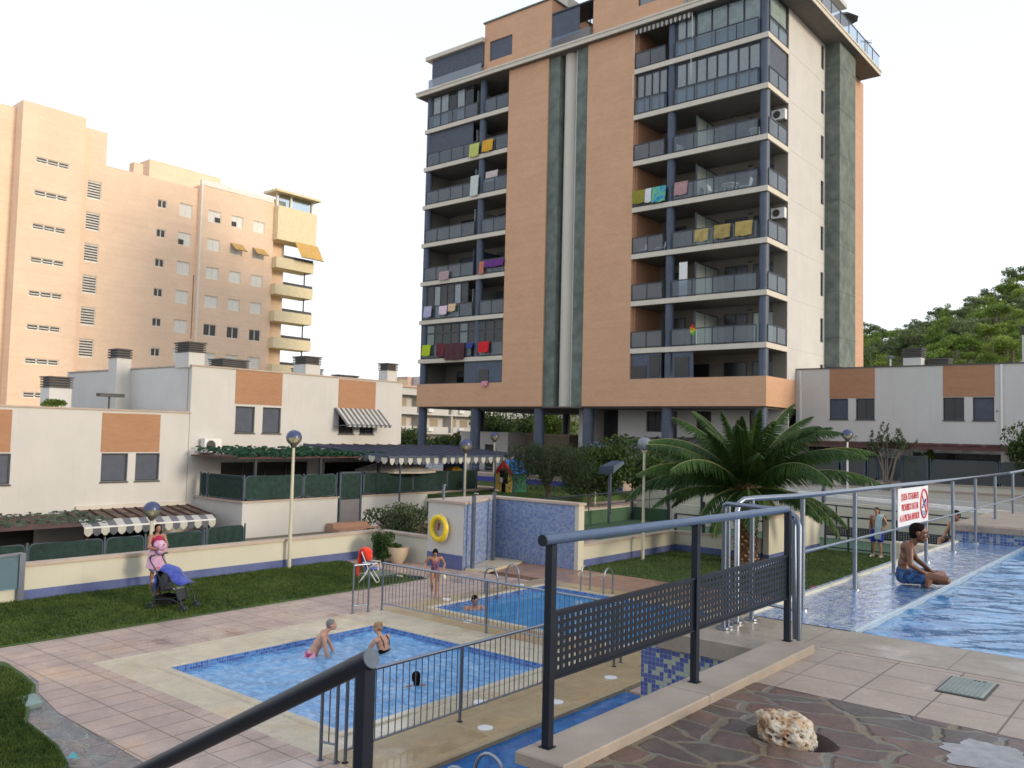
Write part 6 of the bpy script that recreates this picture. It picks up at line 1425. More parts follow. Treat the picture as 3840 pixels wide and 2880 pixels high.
# ================================================================ LAMPS
M['globe_blue'] = plain('blue_lamp_hood', (.045, .06, .14), .3, .1, 3)
M['globe_clear'] = glass('lamp_globe', (.80, .78, .62), .35, .05)
M['globe_sky'] = glass('silvered_globe', (.55, .62, .72), .5, .08)
def lamp(x, y, z0, ztop, rad, label, allglass=False, pole='lampwhite', base_r=.05):
    t = thing('street_lamp', (x, y, z0), label, 'street lamp', 'globe lamps around the gardens')
    zc_ = ztop-rad; b = MB(); b.tube([(x, y, z0), (x, y, zc_-rad*1.25)], [base_r*1.15, base_r*.8], 12); b.build('pole', M[pole], t, smooth=True)
    prof = [(rad*cos(a*pi/18), rad*sin(a*pi/18)) for a in range(-8, 10)]
    g = MB(); g.lathe((x, y, zc_), [q for q in prof if q[1] <= .02], 20); 
    if allglass: g = MB(); g.lathe((x, y, zc_), prof, 20); g.build('globe', M['globe_sky'], t, smooth=True)
    else:
        g.build('globe', M['globe_clear'], t, smooth=True); h = MB(); h.lathe((x, y, zc_), [(q[0]*1.015, q[1]) for q in prof if q[1] >= -.01], 20); h.build('hood', M['globe_blue'], t, smooth=True)
    n_ = MB(); n_.lathe((x, y, zc_-rad*1.3), [(rad*.22, 0), (rad*.5, rad*.42), (rad*.3, rad*.5)], 14); n_.build('neck', M['louvre'] if not allglass else M['lampwhite'], t)
    n_ = MB(); n_.cyl(x, y, zc_-rad*.8, zc_-rad*.05, rad*.22, 10); n_.build('bulb', M['white_plastic'], t); return t
lamp(-20.72, 15.25, ZL, Gx(1100, 1612, -20.72).z, .225, 'tall globe lamp with blue hood in front of the long garden wall')
P = Gx(572, 1880, -22.8); lamp(-22.8, P.y, -3.0, P.z, .23, 'globe lamp with blue hood rising just left of the woman holding a bundle')
P = Gz(1742, 1868, -1.52); lamp(P.x, P.y, -1.9, Gx(1742, 1645, P.x).z, .30, 'globe lamp with blue hood between the terrace canopy and the playhouse')
P = Gy(1997, 1690, 46.0); lamp(P.x, 42.0, -1.2, Gy(1997, 1622, 42.0).z, .30, 'small globe lamp showing above the weeping tree')
P = Gz(2230, 1910, -2.0); lamp(P.x, P.y, -2.4, Gx(2230, 1655, P.x).z, .30, 'globe lamp with dim hood rising from the dark bushy tree')
lamp(-14.63, 24.7, ZL, Gy(2412, 1638, 24.7).z, .235, 'all-glass globe lamp left of the palm, standing on the right-hand lawn', True)
P = Gy(3178, 1610, 43.5); lamp(P.x, 43.5, -2.5, P.z, .27, 'globe lamp with pale pole behind the right-hand palm fronds', pole='white_plastic')
def flood(px, py_top, py_base, y, label, headonly=False):
    A = Gy(px, py_top, y); Bz = Gy(px, py_base, y).z; t = thing('floodlight', (A.x, y, Bz), label, 'floodlight', 'court floodlights')
    b = MB(); b.box(A.x-.06, A.x+.06, y-.06, y+.06, Bz, A.z-.55); b.build('pole', M['steel_blue'], t)
    b = MB(); b.add([(A.x-.45, y-.25, A.z-.62), (A.x+.40, y-.35, A.z-.55), (A.x+.60, y+.25, A.z-.1), (A.x-.2, y+.35, A.z-.1), (A.x-.42, y-.25, A.z-.28), (A.x+.42, y-.35, A.z-.2), (A.x+.55, y+.25, A.z+.0), (A.x-.1, y+.35, A.z)], [(0, 1, 2, 3), (4, 5, 6, 7), (0, 1, 5, 4), (1, 2, 6, 5), (2, 3, 7, 6), (3, 0, 4, 7)]); b.build('lamp_head', M['navy'], t)
flood(2288, 1728, 1960, 32.9, 'dark boxy floodlight on a grey pole in front of the bushy tree')
flood(3090, 1765, 1900, 38.5, 'dark blue floodlight head half hidden by palm fronds beside the globe lamp')

# ================================================================ METAL RAILINGS
# near dark railing with perforated panels
xr = -2.58; t = thing('perforated_railing', (xr, 5.0, .06), 'dark blue-black railing with square-perforated panels on the deck kerb in the foreground', 'railing')
ps = (3.47, 5.01, 6.52)
for y in ps: b = MB(); b.box(xr-.021, xr+.021, y-.021, y+.021, .06, 1.05); b.box(xr-.032, xr+.032, y-.032, y+.032, .06, .064); b.build('post', M['black_rail'], t)
M['rail_dark_top'] = plain('navy_grey_handrail_paint', (.05, .085, .16), .33, .12, 12, bs=.12, bscale=220)
b = MB(); b.tube([(xr, 3.40, 1.075), (xr, 6.50, 1.065), ], .027, 24); hr = b.build('handrail', M['rail_dark_top'], t, smooth=True)
b = MB(); b.tube([(xr, 3.393, 1.075), (xr, 3.401, 1.075)], .0285, 24); b.build('end_cap', M['black_rail'], t)
b = MB(); b.tube([(xr, 6.50, 1.065), (xr, 6.507, 1.065)], .027, 24); b.build('end_cap', M['black_rail'], t)
def perf(y0, y1, z0, z1, nx, nz_, hs, hz=.033):
    b = MB(); ys = []; 
    m_ = .03; py_ = (y1-y0-2*m_)/nx; pz = (z1-z0-.05)/nz_
    hl = [(y0+m_+py_*(i+.5)-hs/2, y0+m_+py_*(i+.5)+hs/2, z0+.03+pz*(j+.5)-hz/2, z0+.03+pz*(j+.5)+hz/2) for i in range(nx) for j in range(nz_)]
    U = sorted({y0, y1}|{h[0] for h in hl}|{h[1] for h in hl}); Z = sorted({z0, z1}|{h[2] for h in hl}|{h[3] for h in hl})
    hs_ = {(round((h[0]+h[1])/2, 4), round((h[2]+h[3])/2, 4)) for h in hl}
    for i in range(len(U)-1):
        for j in range(len(Z)-1):
            c = (round((U[i]+U[i+1])/2, 4), round((Z[j]+Z[j+1])/2, 4))
            if c in hs_:
                a0, a1, c0, c1 = U[i], U[i+1], Z[j], Z[j+1]; x0_, x1_ = xr-.0025, xr+.0025
                b.quad((x0_, a0, c0), (x1_, a0, c0), (x1_, a0, c1), (x0_, a0, c1)); b.quad((x0_, a1, c0), (x1_, a1, c0), (x1_, a1, c1), (x0_, a1, c1))
                b.quad((x0_, a0, c0), (x1_, a0, c0), (x1_, a1, c0), (x0_, a1, c0)); b.quad((x0_, a0, c1), (x1_, a0, c1), (x1_, a1, c1), (x0_, a1, c1)); continue
            for x in (xr-.0025, xr+.0025): b.quad((x, U[i], Z[j]), (x, U[i+1], Z[j]), (x, U[i+1], Z[j+1]), (x, U[i], Z[j+1]))
    b.box(xr-.012, xr+.012, y0, y1, z1-.012, z1+.002); b.box(xr-.012, xr+.012, y0, y1, z0-.002, z0+.010)
    return b
pz1 = Gx(2092, 2290, xr).z; pz0 = Gx(2078, 2545, xr).z
perf(3.495, 4.985, pz0, pz1, 30, 7, .023, .021).build('perforated_panel', M['black_rail'], t); perf(5.035, 6.495, pz0, pz1, 30, 7, .023, .021).build('perforated_panel', M['black_rail'], t)
# stair handrail in front
c0 = Gx(1392, 2470, -1.96) if False else EYE+_ray(1392, 2470)*2.55
c1 = Vector((c0.x-1.6, c0.y-.03, c0.z-.83)); t = thing('stair_handrail', (c0.x, c0.y, -.2), 'thick black sloping handrail with flat grey end cap, closest to the viewer', 'handrail')
b = MB(); b.tube([c0, c1], .030, 24); b.build('rail', M['black_rail'], t, smooth=True)
dd = (c0-c1).normalized(); b = MB(); b.tube([c0, c0+dd*.003], .0298, 28); b.build('end_cap', plain('grey_blue_cap', (.075, .10, .135), .6, .15, 30), t)
b = MB(); px_, py_ = c0.x-.022, c0.y; b.box(px_-.021, px_+.021, py_-.021, py_+.021, -.3, c0.z-.01); b.build('post', M['black_rail'], t)
# steel railing along the overflow
xs_ = -3.06; t = thing('steel_railing', (xs_, 12, 0), 'long brushed steel railing with two rails along the overflow ledge of the upper pool', 'railing')
ys_ = [8.10, 9.62, 11.06, 12.55, 14.06, 15.6, 17.2]
for i, y in enumerate(ys_):
    zb0 = .29 if y > 15.7 else .004; b = MB(); b.tube([(xs_, y, zb0), (xs_, y, 1.04)], .024, 14); b.build('post', M['steel_blue'], t, smooth=True)
    b = MB(); b.cyl(xs_, y, zb0, zb0+.012, .055, 16); b.build('base_flange', M['steel'], t)
P1 = [(-3.27, 7.10, .0), (-3.27, 7.10, .96), (-3.27, 7.16, 1.045), (-3.27, 7.30, 1.06), (-3.10, 8.05, 1.07)]+[(xs_, y, 1.07) for y in (8.6, 12, 16, 18.6)]+[(xs_+.0, 20.2, 1.10), (xs_, 24, 1.20)]
b = MB(); b.tube([(-3.27, 7.12, .0), (-3.27, 7.12, .97), (-3.268, 7.15, 1.03), (-3.26, 7.22, 1.062), (-3.22, 7.36, 1.07), (xs_-.05, 7.95, 1.07), (xs_, 8.3, 1.07), (xs_, 12, 1.07), (xs_, 18.5, 1.07), (xs_, 24.0, 1.14)], .024, 16); b.build('top_rail', M['steel'], t, smooth=True)
b = MB(); b.tube([(-3.27, 7.12, .40), (-3.10, 7.95, .52), (xs_, 8.2, .54), (xs_, 12, .54), (xs_, 18.5, .56), (xs_, 24, .64)], .014, 12); b.build('lower_rail', M['steel'], t, smooth=True)
b = MB(); b.tube([(-3.22, 7.32, 0), (-3.22, 7.32, 1.06)], .021, 12); b.build('post', M['steel_blue'], t, smooth=True)
for i, y in enumerate((18.9, 20.6, 22.3)): b = MB(); b.tube([(xs_, y, .29), (xs_, y, 1.08)], .024, 12); b.build('post', M['steel_blue'], t, smooth=True)
# short steel barrier across the corner
t = thing('steel_railing', (-2.9, 6.7, 0), 'short steel barrier crossing the deck corner, joining the dark railing', 'railing')
b = MB(); b.tube([(-3.24, 6.80, 0), (-3.24, 6.80, 1.00), (-3.235, 6.79, 1.035), (-3.20, 6.77, 1.05), (-2.70, 6.66, 1.045), (-2.62, 6.64, 1.02), (-2.575, 6.63, .95), (-2.56, 6.63, .06)], .020, 14); b.build('frame', M['steel_blue'], t, smooth=True)
b = MB(); b.tube([(-3.25, 6.90, 0), (-3.25, 6.90, 1.03)], .020, 12); b.build('post', M['steel_blue'], t, smooth=True); b = MB(); b.tube([(-2.52, 6.60, .06), (-2.52, 6.60, .93), (-2.55, 6.62, 1.0), (-2.62, 6.66, 1.03)], .020, 12); b.build('post', M['steel_blue'], t, smooth=True)
b = MB(); b.tube([(-3.24, 6.80, .28), (-2.58, 6.64, .28)], .013, 10); b.build('lower_rail', M['steel'], t, smooth=True)
for x, y in ((-3.24, 6.80), (-3.25, 6.90), (-3.27, 7.12), (-3.22, 7.32)): b = MB(); b.cyl(x, y, .003, .018, .06, 16); b.build('base_flange', M['steel'], t)
# pool fences of the lower level
def bar_fence(label, a, e, h=1.05, posts=(), nb=20, z=ZL, skew=True):
    a = Vector((*a, z)); e = Vector((*e, z)); d = (e-a); L = d.length; d.normalize(); t = thing('pool_fence', a, label, 'fence')
    b = MB(); b.tube([a+Vector((0, 0, h)), e+Vector((0, 0, h))], .024, 10); b.build('top_rail', M['steel'], t, smooth=True)
    b = MB(); b.tube([a+Vector((0, 0, .16)), e+Vector((0, 0, .16))], .016, 8); b.build('bottom_rail', M['steel'], t, smooth=True)
    for f in posts: p = a+d*(L*f); b = MB(); b.tube([p, p+Vector((0, 0, h))], .022, 10); b.cyl(p.x, p.y, z, z+.012, .045, 12); b.build('post', M['steel_blue'], t)
    b = MB()
    for k in range(1, nb): p = a+d*(L*k/nb); b.tube([p+Vector((0, 0, .16)), p+Vector((0, 0, h))], .0075, 6)
    b.build('bars', M['steel_blue'], t); return t
bar_fence('steel bar fence between the two lower pools, sloping away to the right', (-14.62, 13.32), (-8.25, 13.32), posts=(0, .49, .99), nb=58)
bar_fence('short steel fence end turning towards the chair at the left end of the pool fence', (-14.70, 12.98), (-15.55, 12.95) if False else (-14.80, 12.62), posts=(0, 1), nb=3)
bar_fence('long steel bar fence along the near side of the paddling pool', (-8.25, 13.0), (-8.25, 7.0), posts=(.0, .33, .66, 1.0), nb=52)
t = thing('pool_gate', (-8.5, 6.9, ZL), 'small steel gate at the near end of the pool fence, seen below the black handrail', 'gate')
b = MB(); 
for x, y in ((-8.56, 6.87), (-8.34, 6.93)): b.tube([(x, y, ZL), (x, y, ZL+1.05)], .022, 10); b.cyl(x, y, ZL, ZL+.012, .05, 12)
b.tube([(-8.56, 6.87, ZL+1.03), (-8.34, 6.93, ZL+1.03)], .02, 8); b.tube([(-8.56, 6.87, ZL+.22), (-8.34, 6.93, ZL+.22)], .014, 8); b.tube([(-8.45, 6.90, ZL+.22), (-8.45, 6.90, ZL+1.03)], .009, 6); b.build('frame', M['steel_blue'], t, smooth=True)
def ladder(x, y, ax, label, w=.5):
    """two arched steel grab rails; ax = unit vector pointing from the deck over the water"""
    t = thing('pool_ladder', (x, y, ZL), label, 'pool ladder', 'steel pool ladders'); ax = Vector((*ax, 0)); sd = Vector((-ax.y, ax.x, 0))
    for s in (-1, 1):
        o = Vector((x, y, ZL))+sd*(w/2*s); P = [o, o+Vector((0, 0, .42))]+[o+ax*(.21-.21*cos(pi*k/10))+Vector((0, 0, .42+.24*sin(pi*k/10))) for k in range(1, 10)]+[o+ax*.42+Vector((0, 0, .42)), o+ax*.46+Vector((0, 0, -.5))]
        b = MB(); b.tube(P, .021, 12); b.build('handrail', M['steel'], t, smooth=True)
        b = MB(); b.cyl(o.x, o.y, ZL, ZL+.02, .05, 12); b.build('flange', M['steel'], t)
ladder(-14.36, 16.95, (1, 0), 'steel pool ladder nearer to the man in the far pool', .85)
ladder(-12.45, 18.95, (0, -1), 'steel pool ladder at the back of the far pool by the lawn', .70)
PL = Gz(1838, 2828, ZL+.66); ladder(PL.x-.21, PL.y-.25, (1, 0), 'steel ladder arch rising from the narrow trough at the bottom edge', .5)
for i, p in enumerate([(-14.45, 15.24), (-12.44, 13.81), (-8.61, 9.87), (-7.78, 10.67), (-7.81, 9.08), (-7.9, 12.36), (-14.46, 18.08)]):
    t = one(MB().cyl(p[0], p[1], ZL+.004, ZL+.024, .11, 20), 'skimmer_lid', M['white_plastic'], ['round white lid in the paving left of the man in the far pool', 'round white lid between the pools behind the bar fence', 'round white lid inside the fence near the paddling pool', 'round white lid partly hidden by the dark railing post', 'large-looking round white lid, nearest on the stained coping', 'round white lid on the stained strip below the perforated panel', 'round white lid at the back corner of the far pool'][i], 'lid', 'round white skimmer lids')
t = thing('access_cover', (-13.2, 5.5, ZL), 'pale green plastic cover at the tip of the lawn, lower left', 'access cover')
P = [Gz(x, y, ZL) for x, y in ((62, 2630), (130, 2615), (160, 2650), (95, 2665))]; b = MB(); b.add([tuple(p+Vector((0, 0, .06))) for p in P]+[tuple(p) for p in P], [(0, 1, 2, 3), (0, 1, 5, 4), (1, 2, 6, 5), (2, 3, 7, 6), (3, 0, 4, 7)]); b.build('lid', plain('green_grey_plastic', (.20, .27, .24), .6), t)
P = Gz(245, 2862, ZL); b = MB(); b.add([(P.x, P.y, P.z+.05), (P.x+.09, P.y+.02, P.z+.08), (P.x+.12, P.y+.10, P.z+.05), (P.x+.02, P.y+.11, P.z+.1), (P.x+.06, P.y+.05, P.z+.13)], [(0, 1, 4), (1, 2, 4), (2, 3, 4), (3, 0, 4)]); one(b, 'litter', plain('turquoise_wrapper', (.10, .42, .45), .5), 'crumpled turquoise wrapper on the grass at the bottom left', 'wrapper')
# left glass panel behind wall end
t = thing('glass_screen', (-20.9, 7.9, ZL), 'blue tinted glass railing panel with steel post at the left edge', 'glass screen')
P = Gx(83, 2075, -20.86); b = MB(); b.box(-20.92, -20.80, P.y-.06, P.y+.06, ZL-.2, P.z); b.build('post', M['steel_blue'], t)
b = MB(); b.add([(-20.86, P.y-.06, ZL+.3), (-20.6, 3.0, ZL+.25), (-20.6, 3.0, P.z-.25), (-20.86, P.y-.06, P.z-.03)], [(0, 1, 2, 3)]); b.build('pane', glass('blue_glass', (.35, .55, .68), .45), t)
b = MB(); b.bar((-20.86, P.y, P.z), (-20.6, 3.0, P.z-.2), .05); b.build('top_rail', M['steel'], t)
b = MB(); b.add([(-20.95, 8.05, ZL-.2), (-20.5, 3.0, ZL-.2), (-20.5, 3.0, ZL+.22), (-20.95, 8.05, ZL+.28), (-21.15, 8.05, ZL+.28), (-20.7, 3.0, ZL+.22)], [(0, 1, 2, 3), (3, 2, 5, 4)]); one(b, 'low_wall', M['ivory'], 'low cream plinth under the tinted glass screen at the left edge', 'low wall')
# prohibition sign
xg = xs_+.03; t = thing('warning_sign', (xg, 11.95, .58), 'white sign with red Spanish lettering and a no-diving symbol fixed to the steel railing', 'sign')
b = MB(); b.box(xg-.004, xg+.004, 11.12, 12.52, .565, 1.03); b.build('board', flat('sign_white', (.72, .73, .74), .35), t)
red = flat('sign_red', (.52, .035, .04), .5); blue = flat('sign_blue', (.03, .06, .30), .5); cyan = flat('sign_water_blue', (.12, .30, .52), .5)
def text(s, y, z, size, mat, width):
    c = bpy.data.curves.new('lettering', 'FONT'); c.body = s; c.size = size; c.align_x = 'LEFT'; c.extrude = .001; c.offset = .0026
    o = bpy.data.objects.new('tmp', c); COL.objects.link(o); dg = bpy.context.evaluated_depsgraph_get(); me = bpy.data.meshes.new_from_object(o.evaluated_get(dg)); bpy.data.objects.remove(o)
    w = max(v.co.x for v in me.vertices); x0 = min(v.co.x for v in me.vertices)
    for v in me.vertices: v.co = Vector((.006+v.co.z, y-11.95+(v.co.x-x0)*width/(w-x0), z-.58+v.co.y))
    me.materials.clear(); me.materials.append(mat); ob = bpy.data.objects.new('lettering', me); COL.objects.link(ob); ob.parent = t; return ob
text('QUEDA TOTALMENTE', 11.25, .885, .115, red, .80); text('PROHIBIDO SALTAR', 11.27, .755, .115, red, .76); text('A LA PISCINA INFERIOR', 11.18, .625, .115, red, .90)
cy_, cz_, xx = 12.30, .80, xg+.006
b = MB(); b.tube([(xx, cy_+.17*cos(2*pi*k/40), cz_+.185*sin(2*pi*k/40)) for k in range(40)], .014, 6, closed=True); b.bar((xx, cy_-.11, cz_+.13), (xx, cy_+.11, cz_-.13), .02, .006); b.build('prohibition_ring', red, t)
b = MB(); b.bar((xx+.002, cy_-.05, cz_-.02), (xx+.002, cy_+.07, cz_+.06), .022, .006); b.bar((xx+.002, cy_-.05, cz_-.02), (xx+.002, cy_-.09, cz_-.05), .012, .006); b.box(xx, xx+.004, cy_+.09, cy_+.105, cz_-.05, cz_+.06); b.ell((xx+.002, cy_-.055, cz_-.045), .004, .016, .016, 10, 6); b.build('diver', blue, t)
b = MB()
for j in range(3): b.tube([(xx, cy_-.085+.018*k, cz_-.10-.022*j+.008*sin(k*1.6)) for k in range(10)], .005, 5)
b.build('wave_lines', cyan, t)
# playhouse
P = Gz(1885, 1846, -1.50); c = Vector((P.x+.1, P.y+.4, -1.5)); t = thing('playhouse', c, 'toy playhouse with red gable, blue roof and yellow front on the far lawn', 'playhouse')
yf = P.y; xl, xr2 = Gy(1857, 1840, yf).x, Gy(1917, 1840, yf).x; wh = (xr2-xl); xm = (xl+xr2)/2
zr_, ze = Gy(1885, 1725, yf).z, Gy(1885, 1772, yf).z
yel = plain('toy_yellow', (.62, .40, .09), .5); rd = plain('toy_red', (.62, .03, .03), .45); bl = plain('toy_blue', (.02, .19, .62), .45); grn = plain('toy_green', (.02, .12, .07), .5)
b = MB(); b.box(xl, xl+wh*.22, yf, yf+.06, -1.5, ze); b.box(xr2-wh*.22, xr2, yf, yf+.06, -1.5, ze); b.box(xl+wh*.22, xl+wh*.35, yf, yf+.06, -1.5, -1.05); b.box(xr2-wh*.35, xr2-wh*.22, yf, yf+.06, -1.5, -1.05); b.build('front_wall', yel, t)
b = MB(); b.box(xr2-.06, xr2, yf+.06, yf+1.2, -1.5, ze); b.box(xl, xl+.06, yf+.06, yf+1.2, -1.5, ze); b.box(xl, xr2, yf+1.2, yf+1.26, -1.5, ze); b.build('side_wall', grn, t)
o_ = .12; b = MB()
for s in (-1, 1): b.add([(xm, yf-.05, zr_), (xm+s*(wh/2+o_), yf-.05, ze-.06), (xm+s*(wh/2-.16), yf-.05, ze-.06), (xm+s*wh*.18, yf-.05, ze+.12), (xm, yf-.05, ze+.24), (xm, yf+.02, zr_), (xm+s*(wh/2+o_), yf+.02, ze-.06), (xm+s*(wh/2-.16), yf+.02, ze-.06)], [(0, 1, 2, 3, 4), (0, 1, 6, 5), (1, 2, 7, 6)])
b.build('gable', rd, t)
b = MB()
for s in (-1, 1): b.add([(xm, yf+.03, zr_+.01), (xm+s*(wh/2+o_), yf+.03, ze-.05), (xm+s*(wh/2+o_), yf+1.35, ze-.05), (xm, yf+1.35, zr_+.01)], [(0, 1, 2, 3)])
b.build('roof', bl, t)
b = MB(); b.box(xl+.07, xr2-.07, yf+.3, yf+1.15, -1.5, ze); b.build('interior', M['dark'], t)
b = MB(); b.ell((xm-.12, yf-.06, -.88), .13, .04, .17); b.build('ornament', plain('pale_ornament', (.52, .40, .34), .6), t)
# towels and things on the balconies
def towel(px0, px1, pyt, pyb, y, mat, label, name='towel', z_over=None):
    A = Gy(px0, pyt, y); B = Gy(px1, pyt, y); zt = (A.z+B.z)/2; zb2 = Gy((px0+px1)/2, pyb, y).z; t = MB(); n, m_ = 10, 6; vs = []; fs = []
    for j in range(m_+2):
        for i in range(n+1):
            x = A.x+(B.x-A.x)*i/n; z = zt-(zt-zb2)*max(0, j-1)/m_; yy = y-.05-.03*sin(i*1.9)*(j/m_)-.01*j if j > 0 else y+.08
            vs.append((x+.01*j*sin(i), yy, z+(0.0 if j else -.12)+.02*sin(i*.9)*(j > 3)))
    for j in range(m_+1):
        for i in range(n): a = j*(n+1)+i; fs.append((a, a+1, a+n+2, a+n+1))
    t.add(vs, fs); o = one(t, name, mat, label, 'towel'); o.modifiers.new('thickness', 'SOLIDIFY').thickness = .015; return o
F = fabric; yb0 = 44.66
towel(1764, 1800, 540, 588, yb0, F('lime_towel', (.42, .46, .10), (.50, .52, .16)), 'lime yellow towel on the left balcony stack, left of the orange one')
towel(1812, 1852, 525, 568, yb0, F('amber_towel', (.65, .36, .03)), 'amber yellow towel on the railing beside the left tower column')
towel(1825, 1870, 642, 680, yb0+.3, F('pale_sheet', (.55, .48, .46)), 'pinkish sheet hanging at the back of a left balcony', 'sheet')
towel(1768, 1798, 660, 735, yb0, F('white_sheet', (.55, .60, .58)), 'long pale green-white sheet hanging beside the left tower column', 'sheet')
towel(1818, 1892, 975, 1000, yb0, F('purple_towel', (.13, .03, .20)), 'wide purple towel on the balcony beside the left tower column')
towel(1800, 1818, 982, 1028, yb0, F('orange_red_cloth', (.55, .10, .05), (.35, .25, .15)), 'narrow orange and red cloth left of the purple towel', 'cloth')
towel(1650, 1688, 1018, 1050, yb0, F('pink_grey_towel', (.42, .30, .30)), 'dull pink towel behind the glass, lower left balcony stack')
towel(1592, 1622, 1150, 1190, yb0, F('lilac_towel', (.42, .42, .58)), 'pale lilac towel at the left end of a balcony')
towel(1650, 1680, 1148, 1180, yb0, F('pink_white_towel', (.60, .45, .55), (.7, .6, .66)), 'white and pink towel in the middle of the left balcony')
towel(1684, 1712, 1140, 1168, yb0, F('mixed_cloth', (.60, .35, .30), (.65, .55, .25)), 'small pink and yellow cloth next to the white and pink towel', 'cloth')
towel(1586, 1618, 1295, 1335, yb0, F('acid_green_towel', (.42, .55, .02)), 'acid green towel at the left end of the lowest railing')
towel(1640, 1672, 1290, 1338, yb0, F('dark_red_towel', (.12, .02, .03)), 'dark red towel between the green towel and the maroon blanket')
towel(1672, 1745, 1288, 1350, yb0, F('maroon_blanket', (.085, .03, .035), (.06, .02, .03), 5), 'large maroon blanket hanging over the balcony slab', 'blanket')
towel(1752, 1776, 1287, 1305, yb0, F('blue_cloth', (.04, .06, .25)), 'small blue cloth right of the maroon blanket', 'cloth')
towel(1797, 1837, 1282, 1322, yb0, F('scarlet_towel', (.62, .015, .02)), 'bright scarlet towel on the railing right of the tower column')
towel(1808, 1832, 1430, 1448, yb0, F('striped_cloth', (.65, .40, .48), (.5, .1, .2), 20), 'small pink striped cloth on the brick parapet', 'cloth')
towel(2376, 2422, 715, 764, yb0, F('olive_towel', (.26, .24, .03)), 'olive green towel at the left end of the right-hand balcony')
towel(2422, 2446, 708, 760, yb0, F('white_towel', (.68, .70, .72)), 'white towel between the olive and the blue patterned towel')
towel(2448, 2500, 700, 758, yb0, F('blue_green_towel', (.02, .22, .50), (.15, .45, .20), 5), 'blue and green patterned towel left of the column')
towel(2532, 2582, 683, 732, yb0+.12, F('rose_towel', (.42, .25, .26)), 'dusty rose towel behind the glass right of the column')
towel(2608, 2660, 860, 905, yb0, F('mustard_mat', (.34, .26, .09), (.42, .33, .13), 3), 'leftmost of three mustard mats on the right-hand balcony', 'mat')
towel(2680, 2742, 843, 894, yb0, F('mustard_mat_dark', (.30, .23, .07), (.36, .28, .10), 3), 'middle of three mustard mats on the right-hand balcony', 'mat')
towel(2760, 2824, 830, 884, yb0, F('mustard_mat_bright', (.36, .28, .08), (.42, .32, .11), 3), 'rightmost of three mustard mats, next to the corner column', 'mat')
P = Gy(2565, 980, 44.95); t = thing('folding_screen', (P.x, 44.95, FL[2]), 'tall white panel standing upright on a right-hand balcony', 'screen')
A, B = Gy(2548, 980, 44.95), Gy(2578, 980, 44.95); MB().box(A.x, B.x, 44.93, 44.98, FL[2], FL[2]+2.1).build('panel', M['white_plastic'], t); MB().box(A.x-.02, B.x+.02, 44.92, 44.99, FL[2]+2.1, FL[2]+2.14).build('top_edge', M['louvre'], t)
P = Gy(2615, 1240, 45.0); t = thing('beach_ball_kite', (P.x, 45, FL[1]+.6), 'rainbow coloured windmill toy on the lowest railed balcony at the right', 'toy')
for i, cc in enumerate(((.6, .03, .02), (.65, .3, .02), (.6, .55, .03), (.1, .4, .05))):
    a0 = 2.3+i*.5; b = MB(); b.add([(P.x+.1, 44.7, FL[1]+.95), (P.x+.1+.42*cos(a0), 44.66, FL[1]+.95+.42*sin(a0)), (P.x+.1+.42*cos(a0+.5), 44.72, FL[1]+.95+.42*sin(a0+.5))], [(0, 1, 2)]); b.build('sail', plain('toy_colour', cc, .6), t)
MB().tube([(P.x+.1, 44.72, FL[1]+.1), (P.x+.1, 44.72, FL[1]+.95)], .012, 6).build('stick', M['white_plastic'], t)
def chair_small(x, y, z, rz, label, grp=None):
    t = thing('garden_chair', (x, y, z), label, 'chair', grp, rz)
    b = MB(); b.box(-.25, .25, -.25, .25, .40, .44); b.build('seat', M['white_plastic'], t, world=False)
    b = MB(); b.add([(-.24, .24, .44), (.24, .24, .44), (.26, .36, .88), (-.26, .36, .88), (-.24, .27, .44), (.24, .27, .44), (.26, .39, .88), (-.26, .39, .88)], [(0, 1, 2, 3), (4, 5, 6, 7), (3, 2, 6, 7), (0, 3, 7, 4), (1, 2, 6, 5)]); b.build('backrest', M['white_plastic'], t, world=False)
    for sx in (-.22, .22):
        for sy in (-.22, .22): MB().tube([(sx, sy, .42), (sx*1.15, sy*1.15, 0)], .02, 6).build('leg', M['white_plastic'], t, world=False)
    return t
def table_small(x, y, z, label):
    t = thing('garden_table', (x, y, z), label, 'table'); MB().cyl(x, y, z+.70, z+.73, .5, 20).build('table_top', M['white_plastic'], t)
    for a in range(4): MB().tube([(x+.3*cos(a*pi/2+.7), y+.3*sin(a*pi/2+.7), z+.7), (x+.42*cos(a*pi/2+.7), y+.42*sin(a*pi/2+.7), z)], .02, 6).build('leg', M['white_plastic'], t)
for k, px, lab in ((4, 2740, 'white round garden table on the balcony with the rose towel'), (5, 2840, 'white round table on the third balcony from the top, right')): P = Gy(px, 600, 45.8); table_small(P.x, 45.8, FL[k], lab)
for k, px, rz, lab in ((4, 2680, 1.6, 'white garden chair left of the round table, rose towel balcony'), (4, 2795, -1.4, 'white garden chair right of the round table, rose towel balcony'), (3, 2418, .6, 'white chair behind the glass below the olive towel'), (3, 2480, -.8, 'white chair beside the column below the blue patterned towel'), (5, 2560, 1.2, 'white chair right of the column on the open third balcony'), (2, 2390, 1.3, 'white chair at the left end of the fifth balcony, below the mats')): P = Gy(px, 600, 45.7); chair_small(P.x, 45.7, FL[k], rz, lab)
